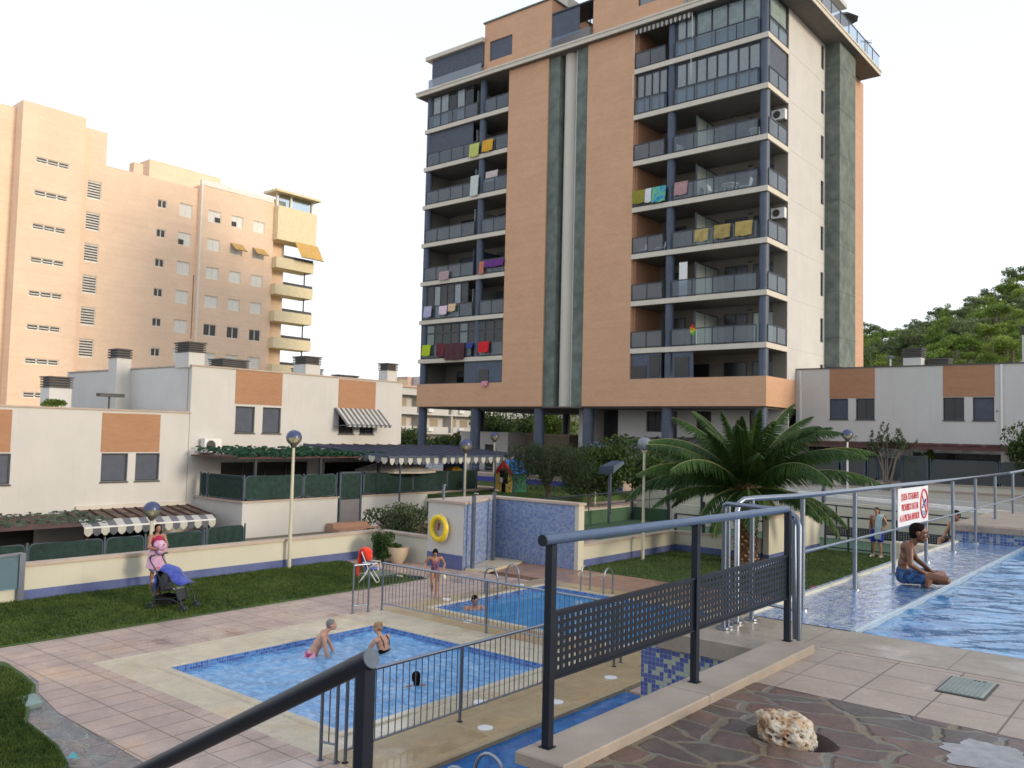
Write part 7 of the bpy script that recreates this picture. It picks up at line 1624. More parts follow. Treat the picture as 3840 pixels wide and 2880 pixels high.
# ================================================================ PEOPLE
def skinm(name, c): 
    m, t, p, N, L = _new(name); v = coords(t); L(ramp(t, nz(t, v, 7, 4), [(.3, mul(c, .86)), (.7, mul(c, 1.1))]), p.inputs['Base Color']); setp(p, Roughness=.42, Subsurface_Weight=.12, Subsurface_Scale=.02)
    p.inputs['Subsurface Radius'].default_value = (1, .35, .2); bump(t, p, nz(t, v, 140, 2), .1, .002); return m
def bake(mb, name, mat, parent, vox, smooth=3, cut=None):
    """weld overlapping shapes into one continuous skin"""
    ob = mb.build(name, mat, parent, world=False)
    m = ob.modifiers.new('r', 'REMESH'); m.mode = 'VOXEL'; m.voxel_size = vox; m.use_smooth_shade = True
    if smooth: s = ob.modifiers.new('s', 'SMOOTH'); s.factor = .5; s.iterations = smooth
    dg = bpy.context.evaluated_depsgraph_get(); me = bpy.data.meshes.new_from_object(ob.evaluated_get(dg)); ob.modifiers.clear(); old = ob.data; ob.data = me; bpy.data.meshes.remove(old)
    if cut is not None:
        bm = bmesh.new(); bm.from_mesh(me); bmesh.ops.bisect_plane(bm, geom=bm.verts[:]+bm.edges[:]+bm.faces[:], plane_co=cut[0], plane_no=cut[1], clear_outer=True); bm.to_mesh(me); bm.free()
    me.polygons.foreach_set('use_smooth', [True]*len(me.polygons)); me.update(); return ob
def V(*a): return Vector(a)
def hand(b, w, d, palm_n, s, curl=.5, side=1):
    """palm and five separate bent fingers; w wrist, d pointing direction, palm_n palm normal"""
    d = d.normalized(); n = (palm_n-d*palm_n.dot(d)).normalized(); x = d.cross(n)*side
    b.ell(w+d*.045*s, .040*s, .016*s, .05*s, 10, 7, (x, n, d)); 
    for i, (o, L_) in enumerate(((-.030, .066), (-.010, .076), (.010, .071), (.029, .056))):
        p = w+d*.078*s+x*o*s; dd = d
        for j, q in enumerate((.42, .32, .26)):
            e = (dd*cos(curl*(.5+.5*j))+n*sin(curl*(.5+.5*j))).normalized(); r0 = (.0086-.0011*j)*s; r1 = (.0078-.0011*j)*s; b.cone(p, p+e*L_*q*s, r0, r1, 8); p = p+e*L_*q*s; dd = e
    p = w+d*.03*s-x*.032*s; e = (d*.75-x*.6+n*.25).normalized(); b.cone(p, p+e*.034*s, .0105*s, .0095*s, 8); p = p+e*.034*s; e2 = (d*.95-x*.15+n*.3).normalized(); b.cone(p, p+e2*.028*s, .0095*s, .0075*s, 8)
def foot(b, a, d, s, up=V(0, 0, 1)):
    d = d.normalized(); sd = d.cross(up).normalized(); u = sd.cross(d)
    b.cone(a-d*.035*s-u*.035*s, a+d*.06*s-u*.045*s, .036*s, .034*s); b.cone(a+d*.05*s-u*.045*s, a+d*.14*s-u*.055*s, .034*s, .024*s); b.cone(a, a+d*.09*s-u*.035*s, .034*s, .022*s)
    for i in range(5): o = (-.030+.015*i); b.cone(a+d*.14*s+sd*o*s-u*.058*s, a+d*(.185-.010*i)*s+sd*o*s*1.1-u*.062*s, .0105*s, .0085*s, 8)
def head(b, c, f, s, up=V(0, 0, 1), jaw=1.0):
    """skull, jaw, nose, ears, brow, lips; c = head centre, f = facing; head height .225*s"""
    f = f.normalized(); l = up.cross(f).normalized(); u = f.cross(l); A = (f, l, u)
    b.ell(c+u*.025*s-f*.008*s, .094*s, .074*s, .086*s, 18, 12, A); b.ell(c-u*.035*s+f*.016*s, .068*s, .060*s, .066*s, 14, 10, A)
    b.ell(c-u*.078*s+f*.045*s, .032*s*jaw, .036*s, .028*s, 12, 8, A); b.ell(c+u*.018*s+f*.068*s, .022*s, .056*s, .016*s, 12, 8, A)
    b.cone(c+u*.010*s+f*.082*s, c-u*.026*s+f*.101*s, .0085*s, .0125*s, 10); b.ell(c-u*.030*s+f*.092*s, .012*s, .018*s, .009*s, 10, 6, A)
    b.ell(c-u*.056*s+f*.078*s, .014*s, .026*s, .007*s, 10, 6, A); b.ell(c-u*.066*s+f*.075*s, .014*s, .023*s, .008*s, 10, 6, A)
    for q in (-1, 1): b.ell(c+l*q*.038*s-u*.022*s+f*.058*s, .022*s, .020*s, .022*s, 10, 7, A); b.ell(c+l*q*.076*s-u*.006*s-f*.004*s, .020*s, .009*s, .032*s, 10, 8, A)
    return A
def face(parent, c, A, s, hairmat, lipmat):
    f, l, u = A; e = MB(); e2 = MB()
    for q in (-1, 1): e.ell(c+l*q*.031*s+u*.001*s+f*.073*s, .009*s, .0125*s, .0075*s, 10, 8, A); e2.ell(c+l*q*.031*s+u*.001*s+f*.0835*s, .005*s, .006*s, .006*s, 8, 6, A)
    e.build('eyeball', M['eye'], parent, world=False, smooth=True); e2.build('iris', M['dark'], parent, world=False, smooth=True)
    w = MB()
    for q in (-1, 1): w.tube([c+l*q*.014*s+u*.021*s+f*.090*s, c+l*q*.032*s+u*.026*s+f*.088*s, c+l*q*.050*s+u*.020*s+f*.078*s], [.003*s, .0035*s, .002*s], 6)
    w.build('eyebrow', hairmat, parent, world=False)
    w = MB(); w.ell(c-u*.060*s+f*.089*s, .0045*s, .021*s, .0055*s, 10, 6, A); w.build('lips', lipmat, parent, world=False, smooth=True)
def hair(parent, c, A, s, mat, style='short', vox=.008):
    f, l, u = A; b = MB(); b.ell(c+u*.040*s-f*.018*s, .097*s, .082*s, .082*s, 18, 12, A); b.ell(c+u*.0*s-f*.045*s, .064*s, .079*s, .085*s, 16, 10, A)
    if style == 'long': b.ell(c-u*.07*s-f*.055*s, .05*s, .075*s, .13*s, 14, 10, A); b.ell(c-u*.0*s+l*.068*s, .05*s, .022*s, .09*s, 12, 8, A); b.ell(c-u*.0*s-l*.068*s, .05*s, .022*s, .09*s, 12, 8, A)
    if style == 'bun': b.ell(c+u*.07*s-f*.085*s, .05*s, .05*s, .045*s, 12, 8, A)
    if style == 'bald': b = MB(); b.ell(c+u*.01*s-f*.045*s, .062*s, .080*s, .070*s, 16, 10, A)
    cut = (c+f*.052*s+u*.046*s, (f*.93-u*.36).normalized())
    return bake(b, 'hair', mat, parent, vox, 2, cut)
M['eye'] = flat('eye_white', (.60, .58, .55), .2); M['hair_dk'] = plain('dark_hair', (.010, .007, .006), .95, .4, 40, bs=.7, bscale=120, spec=.08)
M['hair_grey'] = plain('grey_hair', (.16, .15, .14), .7, .3, 40, bs=.6, bscale=120); M['hair_fair'] = plain('fair_hair', (.28, .17, .075), .6, .3, 30, bs=.6, bscale=100); M['lip'] = flat('lip', (.28, .09, .075), .4)
def limb(b, pts, rs, n=14):
    for i in range(len(pts)-1): b.cone(pts[i], pts[i+1], rs[i], rs[i+1], n)
def torso(b, P, side, s, w=1.0, fat=1.0):
    """pelvis, waist, ribs, shoulders along P = [hip, waist, chest, neck]"""
    hip, wa, ch, nk = P; sd = side.normalized(); up = (ch-hip).normalized(); fr = sd.cross(up) if False else up.cross(sd); fr.normalize()
    ax = lambda a, c: ((sd), (fr), ((c-a).normalized()))
    b.ell(hip, .150*s*w, .105*s*fat, .105*s, 18, 12, (sd, fr, up)); b.ell((hip+wa)/2, .135*s*w, .098*s*fat, .13*s, 18, 12, (sd, fr, up)); b.ell(wa, .128*s*w, .092*s*fat, .13*s, 18, 12, (sd, fr, up))
    b.ell((wa+ch)/2+up*.01*s, .142*s*w, .100*s*fat, .14*s, 18, 12, (sd, fr, up)); b.ell(ch, .150*s*w, .104*s*fat, .12*s, 18, 12, (sd, fr, up)); b.cone(ch+sd*.10*s*w+up*.06*s, ch-sd*.10*s*w+up*.06*s, .060*s, .060*s); b.cone(ch+up*.08*s, nk, .060*s, .048*s)

# ---- the boy sitting on the overflow ledge (local: +Y = forward, +X = his right ... we use F, L)
def person(loc, fwd, label, group=None):
    t = thing('person', loc, label, 'person', group, atan2(fwd.y, fwd.x)); return t      # local +X is forward, +Y is his left
sk = skinm('brown_wet_skin', (.13, .050, .020)); sk.node_tree.nodes['Principled BSDF'].inputs['Roughness'].default_value = .42
bo = person((-2.77, 10.40, .006), V(.955, .295, 0), 'boy with short dark hair in blue patterned trunks, sitting cross-legged on the wet ledge')
s = .76
b = MB(); hip, wa, ch, nk = V(0, 0, .105), V(.0, 0, .235), V(.045, 0, .37), V(.105, 0, .475)
torso(b, (hip, wa, ch, nk), V(0, 1, 0), s, 1.0, .90); b.ell(ch+V(-.012, 0, .035), .125, .070, .085, 16, 10, (V(0, 1, 0), V(1, 0, -.2).normalized(), V(.2, 0, 1).normalized()))
b.cone(ch+V(-.03, .07, .05), ch+V(-.04, -.07, .05), .045, .045)
hc = V(.155, 0, .580); b.cone(nk, hc-V(.02, 0, .03), .040, .042)
hd = V(.98, -.12, -.10).normalized(); A = head(b, hc, hd, .99, V(.10, 0, 1).normalized())
shr, shl = V(.055, -.128, .405), V(.060, .128, .405)
elr, wrr = V(.060, -.195, .245), V(.215, -.150, .150); ell_, wrl = V(.14, .20, .26), V(.27, .08, .165)
limb(b, [ch+V(.0, -.08, .06), shr, elr, wrr], [.048, .042, .031, .021]); limb(b, [ch+V(.0, .08, .06), shl, ell_, wrl], [.048, .042, .031, .021])
hand(b, wrr, V(.8, .35, -.40), V(-.2, .1, -1), .80, .5, 1); hand(b, wrl, V(.8, -.35, -.35), V(0, 0, -1), .80, .5, -1)
hr_, kr, ar_ = V(.03, -.075, .10), V(.415, -.15, .095), V(.20, .06, .055)
hl_, kl, al_ = V(.03, .075, .10), V(.40, .20, .105), V(.225, -.155, .085)
limb(b, [hr_, (hr_+kr)/2+V(0, 0, .012), kr, kr*.6+ar_*.4+V(-.0, -.0, -.005), ar_], [.074, .066, .048, .046, .028]); limb(b, [hl_, (hl_+kl)/2, kl, kl*.55+al_*.45, al_], [.074, .066, .048, .046, .028])
foot(b, ar_+V(0, .02, 0), V(-.3, .9, -.15), .78, V(-.6, -.2, .5)); foot(b, al_, V(-.30, -.72, -.30), .80, V(-.9, .25, .35))
body = bake(b, 'body', sk, bo, .0055, 4); hair(bo, hc, A, .95, M['hair_dk'], vox=.005); face(bo, hc, A, .99, M['hair_dk'], M['lip'])
b = MB(); b.ell(hip+V(0, 0, -.005), .142*.80, .12*.78, .108*.9, 18, 12, (V(0, 1, 0), V(1, 0, 0), V(0, 0, 1))); b.ell(hip+V(0, 0, .045), .135*.80, .098*.84, .07, 18, 12, (V(0, 1, 0), V(1, 0, 0), V(0, 0, 1)))
limb(b, [hr_, hr_*.6+kr*.4+V(0, 0, .006)], [.086, .078]); limb(b, [hl_, hl_*.6+kl*.4], [.086, .078])
bake(b, 'swim_trunks', F('blue_patterned_trunks', (.035, .10, .22), (.012, .03, .10), 22), bo, .006, 3)

def stand_person(loc, fwd, H, label, J, skin, hairmat, hstyle, vox, jaw=1.0, w=1.0, fat=1.0, facing=None, hands=True):
    """general figure from joint positions in local metres"""
    t = person(loc, fwd, label); s = H/1.75; b = MB(); torso(b, (J['hip'], J['waist'], J['chest'], J['neck']), J.get('side', V(0, 1, 0)), s, w, fat)
    b.cone(J['neck'], J['head']-V(0, 0, .04*s), .050*s, .052*s); fc = facing or V(1, 0, 0); hs = 1.0*s if H > 1.5 else s*1.12
    A = head(b, J['head'], fc, hs, V(0, 0, 1), jaw)
    for q in ('r', 'l'):
        if 'sh'+q in J: limb(b, [J['chest']+(J['sh'+q]-J['chest'])*.4+V(0, 0, .04*s), J['sh'+q], (J['sh'+q]+J['el'+q])/2, J['el'+q], (J['el'+q]*.65+J['wr'+q]*.35), J['wr'+q]], [.062*s, .056*s, .047*s, .037*s, .038*s, .026*s])
        if 'sh'+q in J and hands: hand(b, J['wr'+q], (J['wr'+q]-J['el'+q])+J.get('hd'+q, V(0, 0, 0)), J.get('pn'+q, V(-.3, -1 if q == 'l' else 1, 0)), s, .45, 1 if q == 'r' else -1)
        if 'hp'+q in J: limb(b, [J['hp'+q], (J['hp'+q]+J['kn'+q])/2, J['kn'+q], J['kn'+q]*.65+J['an'+q]*.35, J['an'+q]], [.095*s*w, .080*s, .055*s, .056*s, .036*s]); foot(b, J['an'+q], J.get('fd'+q, V(1, 0, 0)), s)
    bake(b, 'body', skin, t, vox, 3); hair(t, J['head'], A, hs, hairmat, hstyle, vox*.8); face(t, J['head'], A, hs, hairmat, M['lip']); return t, s
sk_l = skinm('light_skin', (.50, .27, .18)); sk_t = skinm('tanned_skin', (.36, .175, .105)); sk_b = skinm('olive_skin', (.30, .14, .085))
# man with towel on the lawn
fw = (EYE-V(-9.35, 31.75, 0)); fw.z = 0; fw.normalize(); fw = (fw*.86-RIGHT*.5); fw.z = 0; fw.normalize()
J = dict(hip=V(0, 0, .93), waist=V(.01, 0, 1.08), chest=V(.01, 0, 1.28), neck=V(.01, 0, 1.48), head=V(.035, 0, 1.61), shr=V(0, -.20, 1.40), elr=V(-.05, -.27, 1.12), wrr=V(-.02, -.27, .88), shl=V(0, .20, 1.40), ell=V(-.10, .31, 1.15), wrl=V(.03, .24, 1.0),
         hpr=V(0, -.095, .88), knr=V(.03, -.12, .49), anr=V(-.02, -.13, .10), hpl=V(0, .095, .88), knl=V(.05, .13, .49), anl=V(.06, .16, .10))
man, s = stand_person((-9.33, 31.72, ZL+.02), fw, 1.74, 'bare-chested man in royal blue shorts, towel over his shoulder, standing on the lawn', J, sk_t, M['hair_dk'], 'short', .013, 1.1, 1.15, 1.28, V(.9, .1, 0))
b = MB(); b.ell(V(0, 0, .90), .185, .145, .12, 16, 10, (V(0, 1, 0), V(1, 0, 0), V(0, 0, 1)))
for q in (-1, 1): limb(b, [V(0, .10*q, .88), V(.03, .125*q, .55)], [.125, .108])
bake(b, 'shorts', F('royal_blue_cloth', (.01, .035, .40), (.008, .02, .25), 6), man, .013, 2, (V(0, 0, .53), V(0, 0, -1)))
b = MB(); 
for q in (-1, 1): b.cone(V(-.06, .145*q, .012), V(.18, .145*q+.01*q, .012), .04, .04); b.tube([V(.10, .10*q, .04), V(.12, .145*q, .085), V(.10, .19*q, .04)], .014, 6)
b.build('flip_flops', M['white_plastic'], man, world=False)
def drape(pts, wv, n, name, mat, label, cat, th=.02, fold=.02):
    """cloth strip following pts (list of points), spread along wv"""
    b = MB(); vs = []; fs = []; m_ = len(pts)
    for j, p in enumerate(pts):
        for i in range(n+1): u = i/n-.5; vs.append(p+wv*u*(1+.12*j/m_)+V(0, 0, 0)+wv.cross(V(0, 0, 1)).normalized()*fold*sin(i*2.1+j*.3))
    for j in range(m_-1):
        for i in range(n): a = j*(n+1)+i; fs.append((a, a+1, a+n+2, a+n+1))
    b.add(vs, fs); o = one(b, name, mat, label, cat, smooth=True, angle=None); so_ = o.modifiers.new('t', 'SOLIDIFY'); so_.thickness = th; o.modifiers.new('s', 'SUBSURF').levels = 1; return o
mw = Matrix.Translation(man.location) @ Matrix.Rotation(man.rotation_euler[2], 4, 'Z')
tp = [mw@V(*q) for q in ((-.20, .13, 1.05), (-.19, .14, 1.25), (-.13, .14, 1.43), (-.02, .14, 1.485), (.10, .14, 1.43), (.17, .13, 1.25), (.21, .12, 1.0), (.22, .12, .80), (.20, .12, .62))]
drape(tp, (mw.to_3x3()@V(0, 1, 0))*.22, 6, 'towel', F('pale_turquoise_towel', (.42, .55, .56), (.34, .47, .50), 5), 'pale turquoise towel hanging over the standing man\'s shoulder', 'towel')
# girl walking by the pool
loc = Gz(1628, 2238, ZL); fw = (EYE-loc); fw.z = 0; fw.normalize()
J = dict(hip=V(0, 0, .63), waist=V(.02, 0, .75), chest=V(.05, 0, .88), neck=V(.08, 0, 1.00), head=V(.15, 0, 1.085), shr=V(.05, -.15, .95), elr=V(-.02, -.255, .80), wrr=V(.06, -.23, .64), shl=V(.05, .15, .95), ell=V(-.03, .24, .79), wrl=V(.12, .19, .62),
         hpr=V(0, -.065, .60), knr=V(.05, -.07, .36), anr=V(-.10, -.06, .10), hpl=V(0, .065, .60), knl=V(.06, .06, .33), anl=V(.08, .045, .07))
girl, s = stand_person((loc.x, loc.y, ZL+.006), fw, 1.24, 'girl in a dark patterned swimsuit looking down as she walks beside the pool', J, sk_t, M['hair_dk'], 'long', .011, .9, .95, .9, V(.75, 0, -.65))
b = MB(); ss = s*1.09; torso(b, (J['hip'], J['waist'], V(.04, 0, .84), V(.05, 0, .88)), V(0, 1, 0), ss, .95, .95)
bake(b, 'swimsuit', F('dark_flowered_swimsuit', (.05, .045, .09), (.28, .10, .16), 22), girl, .011, 2, (V(0, 0, .93), V(0, 0, 1)))
b = MB(); b.tube([V(.06, -.09, .90), V(.02, -.08, .99), V(-.04, -.07, .93)], .010, 6); b.tube([V(.06, .09, .90), V(.02, .08, .99), V(-.04, .07, .93)], .010, 6); b.build('swimsuit_straps', M['hair_dk'], girl, world=False)
mw = Matrix.Translation(girl.location) @ Matrix.Rotation(girl.rotation_euler[2], 4, 'Z')
b = MB(); q = mw@V(.16, .20, .56)
for k in range(3): b.ell(q+V(.02*k, .01*k, -.035*k), .045, .05, .06, 10, 7)
one(b, 'float', plain('pale_foam', (.58, .55, .40), .8), 'small pale yellowish object held in the girl\'s hand', 'toy')
# woman in pink by the wall holding a bundle
loc = V(-20.05, 10.85, ZL+.02); fw = (EYE-loc); fw.z = 0; fw.normalize(); fw = (fw*.7+RIGHT*.7); fw.z = 0; fw.normalize()
J = dict(hip=V(0, 0, .88), waist=V(0, 0, 1.02), chest=V(0, 0, 1.21), neck=V(0, 0, 1.40), head=V(.02, 0, 1.50), shr=V(0, -.18, 1.32), elr=V(.05, -.25, 1.06), wrr=V(.25, -.10, 1.02), shl=V(0, .18, 1.32), ell=V(.08, .23, 1.08), wrl=V(.27, .04, 1.12),
         hpr=V(0, -.09, .84), knr=V(.02, -.10, .47), anr=V(-.02, -.10, .10), hpl=V(0, .09, .84), knl=V(.03, .10, .47), anl=V(.03, .12, .10))
wom, s = stand_person(tuple(loc), fw, 1.62, 'dark-haired woman in pale pink skirt by the garden wall, hugging a pink bundle', J, sk_b, M['hair_dk'], 'long', .013, 1, 1.02, 1.05, V(.9, -.2, 0))
b = MB(); b.lathe((0, 0, .55), [(.25, 0), (.235, .12), (.20, .3), (.165, .45), (.15, .52)], 20)
for i, v in enumerate(b.v): a = atan2(v[1], v[0]); f = 1+.06*sin(a*7)*(1.1-(v[2]-.55)*2); b.v[i] = (v[0]*f*.8, v[1]*f, v[2]+.02*sin(a*3))
b.build('skirt', F('pale_pink_cloth', (.52, .33, .46), (.45, .27, .42), 9), wom, world=False, smooth=True)
b = MB(); torso(b, (V(0, 0, 1.0), V(0, 0, 1.06), V(0, 0, 1.22), V(0, 0, 1.27)), V(0, 1, 0), s*1.08, 1.0, 1.05); bake(b, 'top', F('crimson_top', (.32, .015, .07), (.25, .02, .06), 5), wom, .014, 2)
b = MB(); b.box(.10, .20, -.16, -.02, .46, .60); b.ell(V(.02, -.02, .56), .17, .17, .13, 14, 9); bake(b, 'underskirt', F('grey_red_cloth', (.30, .28, .33), (.42, .03, .08), 3), wom, .014, 2)
mw = Matrix.Translation(wom.location) @ Matrix.Rotation(wom.rotation_euler[2], 4, 'Z')
b = MB(); c = mw@V(.21, -.03, 1.06); r = random.Random(3)
for k in range(9): b.ell(c+V(r.uniform(-.05, .05), r.uniform(-.07, .07), r.uniform(-.10, .10)), .10, .11, .10, 12, 8)
o = one(b, 'bundle', F('pink_bundle', (.48, .24, .38), (.58, .40, .54), 14), 'pink and lilac bundle held against the woman\'s chest', 'bundle', loc=(0, 0, 0), world=False)
m_ = o.modifiers.new('r', 'REMESH'); m_.mode = 'VOXEL'; m_.voxel_size = .014; m_.use_smooth_shade = True; o.modifiers.new('s', 'SMOOTH').iterations = 3
# man in the far pool (head and shoulders)
WZ = ZL-.10
loc = Gz(1775, 2285, WZ)
J = dict(hip=V(-.02, 0, -.42), waist=V(0, 0, -.26), chest=V(.02, 0, -.06), neck=V(.05, 0, .12), head=V(.09, 0, .225), shr=V(0, -.20, .05), elr=V(.10, -.30, -.14), wrr=V(.30, -.26, -.10), shl=V(0, .20, .05), ell=V(.10, .30, -.14), wrl=V(.32, .22, -.10))
fw = EYE-loc; fw.z = 0; fw.normalize(); fw = fw*.8+RIGHT*.35; fw.z = 0
stand_person((loc.x, loc.y, WZ), fw, 1.75, 'dark-haired bearded man in the far pool, only head and shoulders above the water', J, sk_t, M['hair_dk'], 'short', .011, 1.1, 1, 1, V(.9, .15, -.25))
# man in pink trunks leaning in the near pool
loc = Gz(1180, 2455, WZ); fw = RIGHT.copy(); fw.z = 0; fw.normalize(); fw = (fw+V(-.2, .3, 0)).normalized()
J = dict(hip=V(-.06, 0, .06), waist=V(.0, 0, .16), chest=V(.12, 0, .34), neck=V(.20, 0, .48), head=V(.29, 0, .585), shr=V(.13, -.19, .42), elr=V(.17, -.24, .16), wrr=V(.26, -.20, -.06), shl=V(.16, .19, .42), ell=V(.30, .22, .20), wrl=V(.40, .18, -.05), hpr=V(-.08, -.09, .03), knr=V(-.35, -.10, -.18), anr=V(-.6, -.1, -.4), hpl=V(-.08, .09, .03), knl=V(-.35, .10, -.18), anl=V(-.6, .1, -.4))
mp2, s = stand_person((loc.x, loc.y, WZ-.06), fw, 1.6, 'grey-haired man in pink and maroon trunks leaning forward in the near pool', J, sk_l, M['hair_grey'], 'short', .011, 1, 1, 1.1, V(.95, -.2, .1))
b = MB(); b.ell(V(-.06, 0, .055), .165, .125, .115, 16, 10, (V(0, 1, 0), V(.7, 0, .7), V(-.7, 0, .7))); limb(b, [V(-.08, -.09, .03), V(-.3, -.1, -.12)], [.105, .1]); limb(b, [V(-.08, .09, .03), V(-.3, .1, -.12)], [.105, .1])
bake(b, 'swim_trunks', F('pink_maroon_trunks', (.62, .34, .46), (.28, .03, .09), 11), mp2, .012, 2)
# woman seen from behind in black swimsuit
loc = Gz(1440, 2440, WZ); fw = (loc-EYE); fw.z = 0; fw.normalize(); fw = fw*.5-RIGHT*.85; fw.z = 0
J = dict(hip=V(-.08, 0, -.16), waist=V(-.03, 0, .02), chest=V(.04, 0, .20), neck=V(.12, 0, .36), head=V(.17, 0, .475), shr=V(.06, -.19, .29), elr=V(.24, -.22, .12), wrr=V(.40, -.12, -.06), shl=V(.06, .19, .29), ell=V(.22, .24, .06), wrl=V(.36, .22, -.10))
w2, s = stand_person((loc.x, loc.y, WZ-.07), fw, 1.6, 'fair-haired woman in a black swimsuit turned away in the near pool', J, sk_l, M['hair_fair'], 'bun', .011, 1, 1.05, 1.12, V(.9, .25, -.2))
b = MB(); torso(b, (V(-.09, 0, -.16), V(-.06, 0, -.04), V(-.03, 0, .02), V(-.02, 0, .05)), V(0, 1, 0), s*1.03, 1.05, 1.1); bake(b, 'swimsuit', M['hair_dk'], w2, .012, 2, (V(0, 0, .115), V(.25, 0, 1)))
b = MB(); b.tube([V(-.07, .07, .09), V(-.05, .09, .26), V(.03, .09, .35)], .008, 6); b.tube([V(-.07, -.07, .09), V(-.05, -.09, .26), V(.03, -.09, .35)], .008, 6); b.build('swimsuit_straps', M['hair_dk'], w2, world=False)
# child with long dark hair in the near pool
loc = Gz(1560, 2575, WZ); fw = loc-EYE; fw.z = 0; fw.normalize(); fw = fw-RIGHT*.3; fw.z = 0
J = dict(hip=V(-.05, 0, -.40), waist=V(0, 0, -.25), chest=V(0, 0, -.08), neck=V(0, 0, .05), head=V(.01, 0, .155), shr=V(0, -.13, .0), elr=V(.12, -.2, -.08), wrr=V(.26, -.16, -.09), shl=V(0, .13, .0), ell=V(.12, .2, -.08), wrl=V(.26, .16, -.09))
stand_person((loc.x, loc.y, WZ), fw, 1.25, 'child with long black hair, in the near pool up to the shoulders, behind the bars', J, sk_b, M['hair_dk'], 'long', .010)
# person sitting beyond the ledge, upper right
loc = V(-4.05, 16.9, -.66); Q = Gx(3597, 1935, -4.0); loc = V(-4.0, Q.y, Q.z-.62); fw = RIGHT*-.75+(EYE-loc).normalized()*.55; fw.z = 0
J = dict(hip=V(0, 0, .10), waist=V(.02, 0, .24), chest=V(.04, 0, .40), neck=V(.06, 0, .53), head=V(.10, 0, .625), shr=V(.03, -.16, .47), elr=V(.10, -.24, .24), wrr=V(.28, -.18, .14), shl=V(.03, .16, .47), ell=V(.10, .24, .24), wrl=V(.30, .16, .14),
         hpr=V(.02, -.09, .09), knr=V(.40, -.12, .16), anr=V(.46, -.12, -.22), hpl=V(.02, .09, .09), knl=V(.40, .12, .16), anl=V(.46, .12, -.22))
ps_, s = stand_person(tuple(loc), fw, 1.45, 'dark-haired youngster sitting low beyond the pool ledge, behind the railing posts', J, sk_t, M['hair_dk'], 'short', .011, 1, .95, .9, V(.9, .1, -.35))
b = MB(); b.ell(V(.02, 0, .09), .15, .12, .09, 14, 9, (V(0, 1, 0), V(1, 0, 0), V(0, 0, 1))); limb(b, [V(.02, -.09, .09), V(.28, -.11, .14)], [.09, .08]); limb(b, [V(.02, .09, .09), V(.28, .11, .14)], [.09, .08]); bake(b, 'shorts', F('dark_brown_shorts', (.05, .03, .025)), ps_, .012, 2)
structure(MB().box(loc.x-.35, loc.x+.40, loc.y-.3, loc.y+.4, ZL, loc.z+.02), 'stone_block', M['tile_wet'])
# ---- pushchair
loc = Gz(640, 2285, ZL); t = thing('pushchair', (loc.x, loc.y, ZL+.02), 'blue and black folding pushchair standing on the grass in front of the woman', 'pushchair', rz=atan2(RIGHT.y, RIGHT.x)-.25)
bkp = M['navy_dk']; bz = lambda: MB()
for sy in (-.24, .24):
    b = MB(); b.tube([(-.30, sy, .08), (-.22, sy, .35), (-.10, sy, .62), (-.30, sy*.9, .90), (-.42, sy*.9, 1.05), (-.40, sy*.9, 1.14), (-.32, sy*.9, 1.17)], .014, 8); b.tube([(.45, sy, .08), (.40, sy, .28), (.28, sy, .50), (-.10, sy, .62)], .014, 8); b.tube([(-.24, sy, .22), (.15, sy, .26), (.42, sy, .18)], .011, 8); b.build('side_frame', bkp, t, world=False)
    b = MB(); b.tube([(-.44, sy*.9, 1.08), (-.40, sy*.9, 1.15), (-.30, sy*.9, 1.17)], .022, 8); b.build('handle', M['louvre'], t, world=False)
    for x, q in ((-.32, .035), (.47, .035)):
        for dy in (-.035, .035): b = MB(); b.tube([(x+.065*cos(2*pi*k/16), sy+dy, .075+.065*sin(2*pi*k/16)) for k in range(16)], .016, 6, closed=True); b.cyl(x, sy+dy, .06, .09, .03, 8); b.build('wheel', M['navy_dk'], t, world=False)
b = MB(); vs = []; fs = []
pr_ = [(-.30, .40), (-.24, .62), (-.26, .82), (-.15, .95), (.05, .90), (.20, .72), (.32, .60), (.42, .58)]
for j, (x, z) in enumerate(pr_):
    for i in range(7): u = i/6-.5; vs.append((x, u*.50, z-.10*(abs(u)*2)**2.5*(1 if 1 < j < 6 else .3)))
for j in range(len(pr_)-1):
    for i in range(6): a = j*7+i; fs.append((a, a+1, a+8, a+7))
b.add(vs, fs); o = b.build('hood', F('royal_blue_hood', (.02, .035, .26), (.06, .085, .34), 4), t, world=False, smooth=True); o.modifiers.new('s', 'SOLIDIFY').thickness = .012
b = MB(); b.add([(-.28, -.2, .82), (-.28, .2, .82), (-.12, .2, .40), (-.12, -.2, .40), (.22, -.2, .44), (.22, .2, .44), (.30, .2, .22), (.30, -.2, .22)], [(0, 1, 2, 3), (3, 2, 5, 4), (4, 5, 6, 7)]); b.add([(-.25, -.22, .30), (.22, -.22, .28), (.20, -.22, .14), (-.22, -.22, .14), (-.25, .22, .30), (.22, .22, .28), (.20, .22, .14), (-.22, .22, .14)], [(0, 1, 2, 3), (4, 5, 6, 7), (3, 2, 6, 7), (0, 3, 7, 4), (1, 2, 6, 5)]); o = b.build('seat', M['dark'], t, world=False); o.modifiers.new('s', 'SOLIDIFY').thickness = .02
tw = Matrix.Translation(t.location) @ Matrix.Rotation(t.rotation_euler[2], 4, 'Z')
b = MB(); c = tw@V(-.42, -.05, .50)
for k in range(5): b.ell(c+V(.0, .02*k, -.05*k), .09+.01*k, .10, .08, 10, 7)
one(b, 'bag', F('brown_bag', (.16, .10, .06), (.25, .18, .12), 6), 'brown bag hanging from the pushchair handles', 'bag')
b = MB(); c = tw@V(-.36, -.1, .58); b.ell(c, .09, .07, .05, 10, 7); one(b, 'cloth', F('pale_blue_cloth', (.40, .45, .62)), 'pale blue cloth tucked on the bag behind the pushchair', 'cloth')
